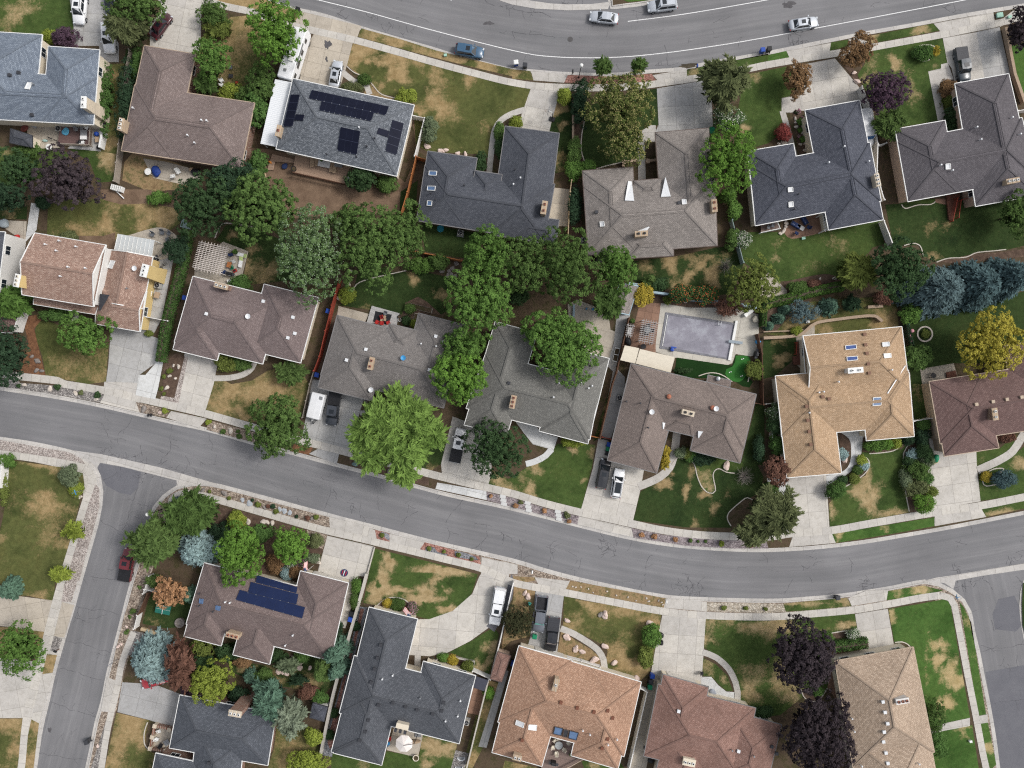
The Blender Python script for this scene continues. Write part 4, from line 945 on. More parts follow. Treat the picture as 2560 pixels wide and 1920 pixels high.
S1,K1=SH('blue_grey',(112,122,136),(146,156,168),var=.5);S2,K2=SH('brown',(126,112,108),(150,136,132),var=.35)
S3,K3=SH('speckled_grey',(98,103,110),(150,155,162),var=.6);S4,K4=SH('charcoal',(80,83,91),(102,105,112),var=.35)
S5,K5=SH('taupe',(136,129,124),(166,158,152),var=.5);S6,K6=SH('slate',(80,83,93),(104,107,117),var=.35)
S7,K7=SH('brown_grey',(96,92,96),(116,112,116),var=.3);S9,K9=SH('terracotta_tan',(156,126,112),(198,172,156),var=.45)
S10,K10=SH('mauve',(124,110,108),(146,132,130),var=.3);S11,K11=SH('grey_brown',(125,120,117),(147,142,139),var=.3)
S12,K12=SH('olive_grey',(116,115,111),(138,137,132),var=.35);S13,K13=SH('warm_taupe',(127,115,109),(150,136,129),var=.45)
S14,K14=SH('tan',(176,147,116),(208,179,148),var=.3);S15,K15=SH('reddish_brown',(114,91,87),(138,114,109),var=.35)
S16,K16=SH('rosy_brown',(120,105,102),(142,127,123),var=.3);S17,K17=SH('dark_slate',(86,89,95),(108,111,117),var=.35)
S18,K18=SH('orange_tan',(166,130,107),(203,167,142),var=.35);S19,K19=SH('brick_red',(140,108,97),(166,134,123),var=.4,streak=.2)
S20,K20=SH('pale_brown',(168,147,127),(206,185,164),var=.4);S21,K21=SH('blue_charcoal',(84,88,95),(106,110,118),var=.35)
GUTB=plain('brown_gutter',C(96,82,76),.08,2,.6);GUTG=plain('grey_gutter',C(128,126,126),.08,2,.6);GUTT=plain('tan_gutter',C(186,166,144),.08,2,.6);GUTD=plain('dark_gutter',C(66,66,72),.08,2,.6)
GD=plain('garage_door_paint',C(214,208,198),.05,1,.7)
h=House('house','blue grey shingled house in the upper left corner with cream chimney and wooden deck',[("00:-340,605 840,668 805,1075 -372,1012",'h',0),("00:418,400 860,430 805,1075 362,1050"),("00:-300,258 365,298 292,1045 -368,1008")],S1,SID_CREAM,4.0,.36,WHITE,K1,.45,rv=True)
h.chimney('00',725,885,6.4,.75,1.75,-3,BR_CREAM,2,.1,WHITE,WHITE,1.15);h.vent([('00',88,652),('00',165,630),('00',280,995)],DGREY);h.patch([('00',245,718,282,722,255,775,218,770)],'skylight',WHITEM,.12,WHITE);h.vent([('00',300,735)],GREYM,'pipe')
h=House('house','brown shingled L-shaped house left of the house with the white patio cover',["00:1165,735 2198,890 2080,1458 1050,1300","00:1248,392 1690,467 1492,1372 1050,1300"],S2,BR_RED,3.6,.36,GUTT,K2,rv=True)
h.chimney('00',1045,1075,5.3,.7,1.9,-12,BR_TAN,3,.1,BR_TAN,WHITE);h.vent([('00',1750,1045),('00',1795,1050),('00',1630,1175),('00',1690,1240),('00',1160,940)],WHITEM,'pipe')
h=House('house','speckled grey hip-roofed house with five arrays of black solar panels',["10:320,680 1365,908 1215,1520 175,1285"],S3,SID_CREAM,4.0,.34,WHITE,K3)
h.patch([('10',485,782,1148,925,1122,998,457,852),('10',570,880,1020,975,995,1050,547,955)],'solar_panel',SOLAR,.14,cells=(10,1,CHROME));h.patch([('10',305,820,380,822,318,1095,242,1092)],'solar_panel',SOLAR,.14,cells=(1,4,CHROME))
h.patch([('10',735,1098,902,1135,872,1335,705,1298)],'solar_panel',SOLAR,.14,cells=(3,2,CHROME));h.patch([('10',1180,1038,1275,1068,1213,1340,1117,1305)],'solar_panel',SOLAR,.14,cells=(1,4,CHROME));h.patch([('10',350,990,420,993,408,1045,335,1042),('10',1060,1105,1152,1135,1138,1188,1045,1155)],'solar_panel',SOLAR,.14)
h.chimney('10',195,1130,5.2,.62,1.7,-13,BR_TAN,1,.1,BR_TAN);h.vent([('10',895,1108)],WHITEM,'pipe');h.vent([('10',960,1270),('10',872,1360),('10',615,1338),('10',1030,1200)],DGREY,'pipe')
h=House('house','charcoal house with three square skylights beside a tan concrete side yard',["10:1462,1428 2580,1592 2492,2085 1390,1905","10:1485,1305 1910,1365 1815,1972 1390,1905","20:-58,1088 410,1150 290,2095 -190,2030",("21:60,195 410,240 382,462 20,402",'h',-.02),("10:1890,1470 2130,1505 2080,1800 1840,1765",'h',.35)],S4,SID_CREAM,3.3,.36,GUTG,K4)
h.patch([('10',1500,1480,1565,1482,1560,1518,1496,1515),('10',1487,1610,1553,1612,1548,1648,1482,1645),('11',1484,78,1524,80,1520,120,1480,118)],'skylight',SKYGL,.12,WHITE);h.vent([('20',72,1542),('20',12,1598)],WHITEM,'pipe');h.vent([('20',25,1470),('10',1800,1605),('11',1555,70),('11',1510,15)],DGREY,'pipe')
h.chimney('21',278,135,5.4,.75,2.0,-10,BR_TAN,2,2,BR_TAN)
h=House('house','taupe shingled house with two white triangular roof flashings',["21:620,-50 1752,-130 1775,462 658,545","21:608,-184 1045,-216 1085,515 660,545","21:1238,-516 1700,-554 1775,462 1310,495",("21:1000,380 1400,350 1400,552 1005,575",'h',-.02),("21:1050,-100 1290,-120 1300,60 1060,80",'h',.2)],S5,BR_TAN,3.3,.36,GUTB,K5,rv=True)
h.patch([('20',1000,1566,1030,1570,1055,1740,975,1737),('20',1325,1535,1330,1537,1370,1702,1285,1706)],'roof_flashing',WHITEM,.16);h.patch([('21',1180,298,1188,302,1165,332,1085,335)],'roof_flashing',WHITEM,.16)
h.patch([('21',760,258,795,256,800,296,764,300),('21',1466,68,1504,66,1508,106,1470,110)],'skylight',WHITEM,.12,WHITE);h.chimney('21',1118,360,5.6,1.9,.75,4,BR_TAN,2,2,BR_TAN,BLACK);h.chimney('21',1748,118,5.0,.75,1.9,4,BR_TAN,2,.1,BR_TAN);h.vent([('21',730,175),('21',1440,95)],DGREY)
h=House('house','slate blue house with a covered furnished patio on its lower side',["30:-155,1425 880,1232 977,1735 -108,1948","30:-176,1305 220,1240 335,1858 -108,1948","30:320,950 790,865 997,1899 525,1989"],S6,SID_CREAM,3.6,.36,WHITE,K6,rv=True)
h.patch([('30',170,1622,210,1618,213,1655,172,1659),('31',175,88,213,84,217,126,178,131)],'skylight',WHITEM,.12,WHITE);h.vent([('30',515,1410),('30',648,1272),('30',860,1400)],WHITEM,'pipe');h.vent([('31',260,20),('31',222,152)],DGREY,'pipe');h.chimney('30',945,1555,5.2,.65,1.9,12,BR_CREAM,3,.1,BR_CREAM,WHITE)
h=House('house','brown grey house at the upper right edge behind the covered pickup',["30:1120,1222 2195,1018 2315,1533 1212,1740","30:1100,1115 1530,1040 1640,1660 1212,1740","30:1615,720 2080,635 2330,1688 1795,1784"],S7,SID_PINK,3.6,.36,WHITE,K7,rv=True,garage=[(2,0,.5,4.8,2.2,GD)])
h.patch([('30',1530,1418,1570,1415,1573,1460,1532,1463)],'skylight',WHITEM,.12,WHITE);h.vent([('30',1790,1105),('30',2095,1022),('30',2165,1165),('30',1825,1212),('30',1580,1478),('30',1480,1432)],WHITEM,'pipe');h.chimney('30',2115,1562,5.5,2.0,.7,10,BR_TAN,3,2,BR_TAN,WHITE)
h=House('house','white sided house cut by the left edge with dark roof',[("01:-400,318 42,347 -30,930 -470,900",'h',0)],S4,SID_WHITE,5.2,.36,WHITE,K4,.15)
h2=House('porch_roof','reddish brown low porch roof at the left edge below the white house',[("01:-220,985 170,1020 105,1215 -280,1200",'h',0)],S15,SID_WHITE,2.8,.2,WHITE,K15,.2,'porch',wins=False)
h=House('house','two-storey terracotta tan house with white gable and yellow side wall',[("01:300,355 915,460 808,988 190,885",'g',2.4,SID_WHITE),("01:950,497 1320,558 1232,1010 860,945",'g',0),("01:835,780 1268,855 1212,1207 822,1140",'1',-.05),("01:290,840 870,940 825,1058 285,968",'f',.1)],S9,SID_YEL,3.3,.36,WHITE,K9,.35,garage=[(2,2,.5,4.8,2.2,GD)])
h.chimney('01',150,765,7.9,.75,1.9,-12,SID_YEL,3,.1,WHITE,CREAMF);h.chimney('01',1250,680,5.6,1.0,1.9,-14,SID_YEL,3,.1,WHITE,WHITE,1.3);h.patch([('01',963,592,1000,598,972,662,936,655)],'skylight',WHITEM,.12,WHITE);h.vent([('01',600,650),('01',525,425),('01',670,475),('01',500,510),('01',535,730),('01',750,660),('01',900,795),('01',405,455)],WHITEM,'pipe');h.vent([('01',1110,835)],CHROME,'pipe');h.vent([('01',1180,665)],WHITEM,'dish')
m=MB()
for q in(((862,880),(948,890),(868,1025),(855,1022)),):
 pts=[W('01',x,y,4.4+.4*(i<2))for i,(x,y)in enumerate(q)];m.face(list(reversed(pts)))
m.build('roof_flashing',DGREY,h.root)
h=House('house','mauve brown house below the slatted white pergola',["01:1668,730 2430,921 2268,1484 1508,1295","01:1600,975 1990,1072 1875,1455 1495,1360","01:2282,795 2752,912 2597,1478 2127,1362"],S10,SID_CREAM,3.3,.36,WHITE,K10,rv=True,garage=[(1,2,.5,4.8,2.2,GD)])
h.chimney('01',1912,812,5.0,2.1,.75,-14,BR_RED,3,2,BR_TAN,WHITE);h.vent([('01',1788,1053),('11',322,1083),('11',338,1222),('11',278,1260),('11',66,945)],WHITEM);h.vent([('01',2155,1078)],WHITEM,'dish')
h=House('house','grey brown house under the big lime green willow with red patio set behind',["11:705,1075 1760,1333 1620,1865 560,1580","11:702,1065 1160,1180 1000,1804 535,1690","11:1405,1045 1815,1150 1640,1800 1240,1690",("11:1150,1135 1400,1195 1340,1420 1090,1360",'h',.2)],S11,SID_CREAM,3.3,.34,GUTG,K11,garage=[(1,2,.5,4.8,2.2,GD)])
h.chimney('11',993,1482,5.6,.7,1.9,-14,BR_TAN,2,2,BR_TAN);h.vent([('11',952,1360),('11',785,1452),('11',1555,1247),('11',1500,1537)],WHITEM);h.vent([('11',1430,1312),('11',1615,1292),('11',1560,1333),('11',1665,1357)],WHITEM,'pipe');h.vent([('11',1278,1435)],LBLUE,'dish');h.vent([('12',1000,50)],WHITEM,'dish')
h=House('house','olive grey house hidden partly by three bright green trees',["21:-225,1392 765,1650 672,2138 -395,1868","21:-144,1120 215,1218 -45,2105 -412,2013","21:420,1330 840,1437 655,2177 235,2067"],S12,SID_CREAM,3.3,.36,WHITE,K12,garage=[(1,2,.6,4.8,2.2,GD)])
h.chimney('22',8,155,5.6,.75,2.0,-12,BR_TAN,3,2,BR_TAN);h.vent([('22',358,112),('22',690,15),('22',660,35),('21',640,1605),('21',590,1645),('21',405,1650)],WHITEM,'pipe');h.vent([('11',2185,1650)],DGREY)
h=House('house','warm taupe house next to the swimming pool',["22:1030,-174 2110,90 2000,560 930,292","22:1030,-174 1480,-62 1250,770 825,660","22:1680,-20 2110,90 1970,685 1540,575",("22:1340,200 1700,290 1560,452 1310,392",'h',.15),("22:1690,-80 1895,-30 1880,60 1675,10",'f',-.3)],S13,BR_TAN,3.3,.36,GUTG,K13,garage=[(1,2,.5,4.8,2.2,GD)])
h.chimney('22',1522,250,5.6,1.9,.7,-14,BR_CREAM,2,2,BR_CREAM,BLACK);h.vent([('22',1352,108),('22',1728,205)],TERRA,'turbine');h.vent([('22',1105,165),('22',985,150),('22',1172,375)],DGREY,'pipe');h.vent([('22',1202,240),('22',1755,212)],WHITEM,'dish');h.vent([('21',1775,1613)],CHROME,'turbine');h.patch([('22',1297,330,1324,333,1306,388,1299,386),('22',1606,402,1650,408,1615,468,1608,465)],'roof_flashing',WHITEM,.16)
h=House('house','tan shingled house with two blue and two white skylights',[("32:300,-414 1155,-494 1225,60 345,135",'0',0),"32:65,-69 525,-110 635,770 165,810","32:75,-20 1215,-120 1250,362 118,457","32:780,-60 1222,-100 1265,455 850,492"],S14,SID_CREAM,3.4,.34,WHITE,K14,garage=[(1,2,.5,4.8,2.2,GD)])
h.patch([('31',665,1330,757,1322,760,1355,669,1365),('31',677,1427,768,1420,772,1452,681,1462)],'skylight',plain('blue_skylight_glass',C(70,92,150),.1,2,.15),.12,WHITE);h.patch([('31',984,1303,1043,1298,1048,1332,988,1338),('31',996,1400,1055,1395,1060,1428,1000,1435)],'skylight',WHITEM,.12,WHITE);h.patch([('32',905,120,972,116,972,180,902,186)],'skylight',SKYGL,.12,WHITE)
h.vent([('31',830,1230),('31',838,1320),('31',850,1393),('31',862,1485),('31',870,1563),('32',330,192),('32',340,313),('32',352,410),('32',365,522),('32',468,110),('32',523,127)],plain('tan_vent',C(128,96,78),.1));h.vent([('31',600,1640),('31',1058,1537),('32',348,247),('32',472,66),('32',432,72)],WHITEM,'pipe');h.chimney('31',755,1540,6.0,2.3,.75,5,SID_WHITE,2,2,WHITE,WHITE)
m=MB();m.bar(h.on('31',1185,1500,.05)[0],h.on('32',1032,82,.05)[0],.14,.06);m.build('valley_flashing',WHITEM,h.roof)
h=House('house','reddish brown house at the right edge under the yellow tree',["32:1395,-20 2500,-190 2590,350 1490,515","32:1395,-20 1850,-90 1995,552 1525,625",("32:2035,-330 2480,-400 2570,140 2125,215",'h',0)],S15,BR_TAN,3.4,.34,GUTT,K15,garage=[(1,2,.5,4.8,2.2,GD)])
h.chimney('32',1960,260,5.8,.75,1.8,8,BR_BROWN,2,2,BR_TAN,WHITE);h.vent([('32',1795,175),('32',1938,152),('32',2058,132),('32',2185,113)],GUTT)
h=House('house','rosy brown house with three rows of blue solar panels',["03:1765,-110 2980,190 2855,728 1610,415","03:1765,-115 2085,-35 1910,603 1590,520","03:2597,-45 3012,60 2850,735 2430,620","03:2130,250 2440,330 2330,765 2010,682",],S16,SID_CREAM,3.3,.36,WHITE,K16,garage=[(2,0,.5,4.8,2.2,GD)])
h.patch([('13',10,-8,362,95,350,148,0,55),('03',2170,52,2580,158,2562,245,2145,145)],'solar_panel',SOLARB,.14,cells=(6,1,CHROME));h.patch([('03',2075,120,2637,270,2612,365,2040,205)],'solar_panel',SOLARB,.14,cells=(7,1,CHROME))
h.patch([('03',1730,195,1762,200,1755,238,1727,232),('03',1872,255,1908,260,1902,292,1868,286)],'skylight',SKYGL,.12,SKYGL);h.vent([('03',1955,218),('03',1995,225),('13',325,505),('13',260,592)],WHITEM,'pipe');h.vent([('03',1850,300),('03',1730,145),('03',1728,252),('03',1990,30)],DGREY,'pipe');h.chimney('03',2010,515,5.0,2.0,.7,-14,BR_TAN,3,.1,BR_TAN)
h=House('house','dark slate house with cantilever umbrella patio and curved driveway',["13:850,690 1870,950 1755,1447 722,1182","13:978,270 1395,372 1085,1635 670,1530","13:810,888 1240,995 1085,1635 650,1520","13:1445,735 1900,860 1755,1447 1310,1330"],S17,SID_CREAM,3.4,.36,WHITE,K17,garage=[(1,1,.3,4.8,2.2,GD)])
h.vent([('13',1080,592),('13',1052,705),('13',1025,802),('13',997,915),('13',1060,1112),('13',1185,1092),('13',1295,1125),('13',1395,1152),('13',1528,1187),('13',1622,1090),('13',1605,1160),('13',972,1243),('13',945,1340),('13',898,1415)],DGREY);h.vent([('13',1185,850),('13',1095,882),('13',1745,1200),('13',1640,1243),('13',1768,1068)],WHITEM,'pipe');h.vent([('13',1422,1045)],CHROME,'pipe');h.chimney('13',1265,1300,4.9,1.9,.7,-14,SID_CREAM,0,.1,SID_CREAM)
for x in(1207,1248,1288):
 p=W('13',x,1328+(x-1207)*.25,5.0);f=MB();f.box((p.x,p.y,5.1),(.45,.45,.4),R(-14));f.build('flue',DGREY,h.root)
h=House('house','orange tan house around a recessed wooden deck',["23:60,605 1115,918 968,1558 -120,1262","23:60,605 520,730 258,1645 -172,1525","23:680,790 1115,918 915,1672 510,1553",],S18,SID_CREAM,3.4,.36,WHITE,K18,garage=[(1,0,.6,4.8,2.2,GD)])
h.chimney('23',378,940,5.6,.7,1.9,-16,BR_TAN,1,2,BR_TAN,WHITE);h.chimney('23',45,1570,4.9,1.3,.8,-14,BR_TAN,2,.1,BR_TAN,WHITE);h.vent([('23',422,1090),('23',562,1137),('23',707,1172),('23',826,1160),('23',868,1223),('23',825,1405),('23',778,1485),('23',88,1415)],plain('rust_vent',C(120,76,58),.1));h.vent([('23',905,1402),('23',828,1447),('23',610,1325)],WHITEM,'pipe');h.vent([('23',672,1360)],WHITEM,'pipe')
h.patch([('23',372,1297,440,1312,425,1372,358,1357),('23',500,1330,575,1350,556,1412,488,1394)],'skylight',SKYGL,.14,DGREY);h.patch([('23',450,1318,490,1328,474,1388,440,1380)],'skylight',DGREY,.14,GUTB);h.patch([('23',40,1243,108,1270,100,1308,32,1280),('23',143,1282,213,1286,208,1330,138,1322)],'skylight',WHITEM,.12,WHITE)
h=House('house','brick red house beside the row of three waste bins',["23:1265,935 2105,1142 1985,1760 1140,1555","23:1305,850 1698,962 1570,1620 1175,1510",("23:1880,1160 2330,1285 2190,1860 1760,1750",'h',0),("23:1330,1330 1720,1430 1620,1900 1215,1800",'h',0)],S19,SID_CREAM,3.4,.34,GUTG,K19,garage=[(1,0,.5,4.8,2.2,GD)])
h.chimney('23',1530,1610,5.0,1.9,1.0,-12,SID_CREAM,3,2,SID_CREAM,WHITE);h.vent([('23',1438,1165),('23',1955,1510)],WHITEM);h.vent([('23',1895,1495),('23',2083,1545)],CHROME,'pipe');h.vent([('33',30,1470),('33',72,1530)],DGREY)
h=House('house','pale brown house on the corner lot at the lower right with white square roof vents',["33:580,735 1255,615 1437,1520 735,1650",("33:700,1400 1378,1300 1490,1900 800,2020",'h',-.03)],S20,SID_CREAM,3.4,.36,GUTT,K20)
h.chimney('33',1160,1080,5.9,1.95,.75,9,SID_WHITE,3,2,SID_WHITE);h.vent([('33',988,1083),('33',1006,1173),('33',1028,1270),('33',998,1343),('33',992,1427),('33',1013,1523),('33',1030,1613)],WHITEM);h.vent([('33',715,1222),('33',735,1332),('33',1292,1612),('33',798,1630)],WHITEM,'pipe')
h=House('house','blue charcoal house at the lower left with tall red brick chimney',["03:1555,1030 2385,1190 2312,1635 1465,1485",("03:1700,1330 2110,1420 2050,1950 1640,1850",'h',0),("03:1345,1530 1900,1650 1830,2020 1270,1900",'h',-.02)],S21,BR_RED,3.5,.36,WHITE,K21,garage=[(0,3,.4,4.8,2.2,GD)])
h.chimney('03',2032,1188,6.9,1.95,.85,-10,BR_RED,3,.1,BR_CREAM,WHITE);h.vent([('03',1808,1612)],DGREY)
rng=np.random.default_rng(5)
def leaf_mesh(name,C0,Nn,size,T,mat,aspect=1.0,axis=None):
 """quads: centres C0, normals Nn, size per leaf, tint T"""
 n=len(C0)
 Nn=Nn/np.maximum(np.linalg.norm(Nn,axis=1,keepdims=True),1e-6)
 ref=rng.normal(size=(n,3))if axis is None else axis
 U=np.cross(Nn,ref)if axis is None else ref-Nn*np.sum(ref*Nn,axis=1,keepdims=True)
 U/=np.maximum(np.linalg.norm(U,axis=1,keepdims=True),1e-6);V=np.cross(Nn,U)
 s=size[:,None]/2
 U=U*s*aspect;V=V*s/np.sqrt(aspect)
 q=np.stack([C0-U,C0-V*.9+U*.1,C0+U,C0+V*.9+U*.1],axis=1).reshape(-1,3).astype(np.float32)
 me=bpy.data.meshes.new(name)
 me.vertices.add(4*n);me.vertices.foreach_set('co',q.ravel())
 me.loops.add(4*n);me.loops.foreach_set('vertex_index',np.arange(4*n,dtype=np.int32))
 me.polygons.add(n);me.polygons.foreach_set('loop_start',np.arange(0,4*n,4,dtype=np.int32));me.polygons.foreach_set('loop_total',np.full(n,4,np.int32))
 a=me.attributes.new('t','FLOAT','POINT');a.data.foreach_set('value',np.repeat(np.clip(T,0,1),4).astype(np.float32))
 me.materials.append(mat);me.update();return me
def dirs(n,up=.2):
 d=rng.normal(size=(n,3));d/=np.linalg.norm(d,axis=1,keepdims=True);d[:,2]=np.where(d[:,2]<-.35,-d[:,2],d[:,2]+up*.0);return d
def broad(rx,ry,rz,z0,mat,leaf=.25,dens=1.0,clump=.55,lobe=.42,ragged=.25,flower=0,hole=0.0,nl=None):
 """deciduous crown: lobes -> clumps -> leaves"""
 A=math.pi*rx*ry
 rm=math.sqrt(rx*ry)
 nl=nl or int(7+rm*2.6)
 L=dirs(nl);L[:,2]=np.abs(L[:,2])*1.0-.15
 ang=np.arange(nl)*2.399+rng.uniform(0,6);rad=np.sqrt((np.arange(nl)+.5)/nl)*.72*rng.uniform(.72,1.24,nl)
 LC=np.stack([np.cos(ang)*rad,np.sin(ang)*rad,np.sqrt(np.clip(1-rad**2,0,1))*.62+rng.uniform(-.22,.12,nl)],1)
 LR=rng.uniform(lobe*.7,lobe*1.15,nl)
 cc=[];cd=[];ct=[]
 for i in range(nl):
  m=int(18*dens*(LR[i]/lobe)**2*max(1,(rm/3)**1.1))
  d=dirs(m);d[:,2]=np.abs(d[:,2])*rng.choice([1,1,1,-.4],m);d+=LC[i]*.35;d/=np.linalg.norm(d,axis=1,keepdims=True)
  cc.append(LC[i]+d*LR[i]*rng.uniform(.82,1.08+ragged*.4,(m,1)));cd.append(d);ct.append(np.full(m,rng.uniform(-.17,.17))+rng.normal(0,.13,m))
 cc=np.concatenate(cc);cd=np.concatenate(cd);ct=np.concatenate(ct)
 if hole:k=rng.random(len(cc))>hole;cc,cd,ct=cc[k],cd[k],ct[k]
 S=np.array([rx,ry,rz]);cp=cc*S
 k=22;n=len(cp)
 d=dirs(n*k);d+=np.repeat(cd,k,0)*.9;d/=np.linalg.norm(d,axis=1,keepdims=True)
 cr=np.repeat(rng.uniform(.7,1.2,n)*clump,k)[:,None]
 p=np.repeat(cp,k,0)+d*cr*rng.uniform(.55,1.05,(n*k,1))*np.array([1,1,.8])
 nn=d+rng.normal(0,.38,d.shape)+np.array([0,0,.35])
 t=np.repeat(ct,k)+.45+.22*d[:,2]+.16*np.clip(p[:,2]/rz,-.3,1)+rng.normal(0,.16,n*k)  # leaf colour painted lighter on clump tops and higher up, as if lit
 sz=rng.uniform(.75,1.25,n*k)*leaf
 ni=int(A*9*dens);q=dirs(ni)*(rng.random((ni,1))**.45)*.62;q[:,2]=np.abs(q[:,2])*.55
 p=np.concatenate([p,q*S]);nn=np.concatenate([nn,rng.normal(size=(ni,3))+np.array([0,0,.8])]);t=np.concatenate([t,rng.uniform(0,.25,ni)]);sz=np.concatenate([sz,np.full(ni,leaf*1.8)])  # core leaves take the darkest tints: shade inside the crown, painted in
 if flower:
  nf=int(len(d)*flower);ix=rng.integers(0,len(d),nf)
  p=np.concatenate([p,p[ix]+d[ix]*.12]);nn=np.concatenate([nn,d[ix]+np.array([0,0,.6])]);t=np.concatenate([t,np.ones(nf)]);sz=np.concatenate([sz,rng.uniform(.7,1.1,nf)*leaf*.75]);t[:len(d)]=np.minimum(t[:len(d)],.72)
 p[:,2]+=z0
 return leaf_mesh('crown',p,nn,sz,t,mat)
def feather(rx,ry,rz,z0,mat,leaf=.5,dens=1.0,droop=.5,aspect=2.6,nb=None):
 """feathery / weeping crown: limbs carry branchlets, sprays run outward along them"""
 rm=math.sqrt(rx*ry);nl=int(8+rm*1.6);nb=nb or int((60+75*rm)*dens)
 la=np.arange(nl)*2.399+rng.uniform(0,6);lr=np.sqrt((np.arange(nl)+.6)/nl)*rng.uniform(.5,.95,nl)
 lz=np.sqrt(np.clip(1-lr**2,0,1))*rng.uniform(.55,.9,nl);lt=rng.uniform(-.17,.17,nl)
 P_,N_,T_,A_=[],[],[],[]
 for b in range(nb):
  j=rng.integers(0,nl);f=rng.uniform(.25,1.0);o=np.array([math.cos(la[j])*lr[j]*f,math.sin(la[j])*lr[j]*f,lz[j]*(.55+.45*f)])
  d=np.array([math.cos(la[j]),math.sin(la[j]),.25])*.55+rng.normal(0,.55,3);d[2]=abs(d[2])*.6+.1;d/=np.linalg.norm(d)
  Lb=rng.uniform(.16,.46);m=int(9+rm*3.2);q=rng.uniform(0,1,m)
  side=np.cross(d,[0,0,1.]);side/=max(np.linalg.norm(side),1e-3);w=rng.normal(0,.055,(m,1))*(1.2-q[:,None])
  p=o+d*(q*Lb)[:,None]+side*w;p[:,2]-=droop*q**2*.28
  ax=np.tile(d,(m,1))+side*w*9+rng.normal(0,.25,(m,3));ax[:,2]-=droop*q
  out=np.sqrt(p[:,0]**2+p[:,1]**2)
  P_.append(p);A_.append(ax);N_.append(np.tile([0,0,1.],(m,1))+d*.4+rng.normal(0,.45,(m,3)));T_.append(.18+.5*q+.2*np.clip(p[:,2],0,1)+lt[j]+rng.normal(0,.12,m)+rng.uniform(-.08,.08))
 p=np.concatenate(P_)*np.array([rx,ry,rz]);nn=np.concatenate(N_);ax=np.concatenate(A_);t=np.concatenate(T_)
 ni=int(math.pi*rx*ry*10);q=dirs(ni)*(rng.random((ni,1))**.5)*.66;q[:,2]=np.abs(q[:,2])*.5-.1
 p=np.concatenate([p,q*np.array([rx,ry,rz])]);nn=np.concatenate([nn,rng.normal(size=(ni,3))+np.array([0,0,.8])]);t=np.concatenate([t,rng.uniform(0,.2,ni)]);ax=np.concatenate([ax,rng.normal(size=(ni,3))])  # inner leaves tinted dark to paint shade into the gaps
 p[:,2]+=z0
 return leaf_mesh('crown',p,nn,rng.uniform(.7,1.25,len(p))*leaf*np.where(np.arange(len(p))<len(p)-ni,1,1.3),t,mat,aspect,ax)
def spruce(rx,ry,h,z0,mat,leaf=.34,dens=1.0,full=.85):
 """conifer: whorls of drooping boughs with needle sprays"""
 P_,N_,T_,A_=[],[],[],[];rm=math.sqrt(rx*ry);lv=int(9+h*1.1)
 for k in range(lv):
  f=k/lv;Rr=(1-f)**full;nb=max(5,int((16+rm*2)*(.35+.65*Rr)*dens))
  a0=rng.uniform(0,6)
  for b in range(nb):
   a=a0+2*math.pi*b/nb+rng.uniform(-.16,.16);L=Rr*rng.uniform(.78,1.1);m=int((8+rm*7)*L*dens)+4
   s=rng.uniform(.12,1,m)**.75;dr=np.array([math.cos(a),math.sin(a),0]);sd=np.array([-dr[1],dr[0],0])
   w=rng.normal(0,1,m)*.10*(1.15-s)*L+rng.normal(0,.035,m)
   p=dr*(s*L)[:,None]+sd*w[:,None];pz=f*h-.16*h*(1-f)*.5*s**1.4+rng.normal(0,.05,m)
   q=p*np.array([rx,ry,0]);q[:,2]=pz
   ax=dr+sd*(np.sign(w)*rng.uniform(.3,.9,m))[:,None]+rng.normal(0,.2,(m,3))
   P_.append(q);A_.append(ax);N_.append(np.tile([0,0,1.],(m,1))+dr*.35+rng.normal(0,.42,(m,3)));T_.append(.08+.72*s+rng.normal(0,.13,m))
 p=np.concatenate(P_);p[:,2]+=z0
 return leaf_mesh('crown',p,np.concatenate(N_),rng.uniform(.75,1.3,len(p))*leaf,np.concatenate(T_),mat,1.9,np.concatenate(A_))
def twiggy(rx,ry,rz,z0,mat,n=90,leafn=0):
 m=MB()
 for i in range(n):
  a=rng.uniform(0,6.28);e=rng.uniform(.15,1.3);p=Vector((0,0,z0*.4));d=Vector((math.cos(a)*math.cos(e),math.sin(a)*math.cos(e),math.sin(e)))
  r=.045
  for k in range(4):
   q=p+Vector((d.x*rx,d.y*ry,d.z*rz))*rng.uniform(.2,.3);m.tube(p,q,r,r*.6,4,False);r*=.6;p=q
   d=(d+Vector(rng.normal(0,.38,3))).normalized()
 return m
def trunk_mb(h,r,rx,ry,n=5):
 m=MB();m.tube((0,0,-.05),(0,0,h*.55),r,r*.72,8);top=Vector((0,0,h*.55))
 for i in range(n):
  a=2*math.pi*i/n+rng.uniform(-.4,.4);e=Vector((math.cos(a)*rx*.55,math.sin(a)*ry*.55,h*rng.uniform(.85,1.15)))
  k=top.lerp(e,.5)+Vector((0,0,h*.08));m.tube(top-Vector((0,0,.1)),k,r*.6,r*.4,6,False);m.tube(k,e,r*.4,r*.12,5,False)
 m.tube(top,(0,0,h*1.15),r*.6,r*.2,6,False);return m
F=foliage
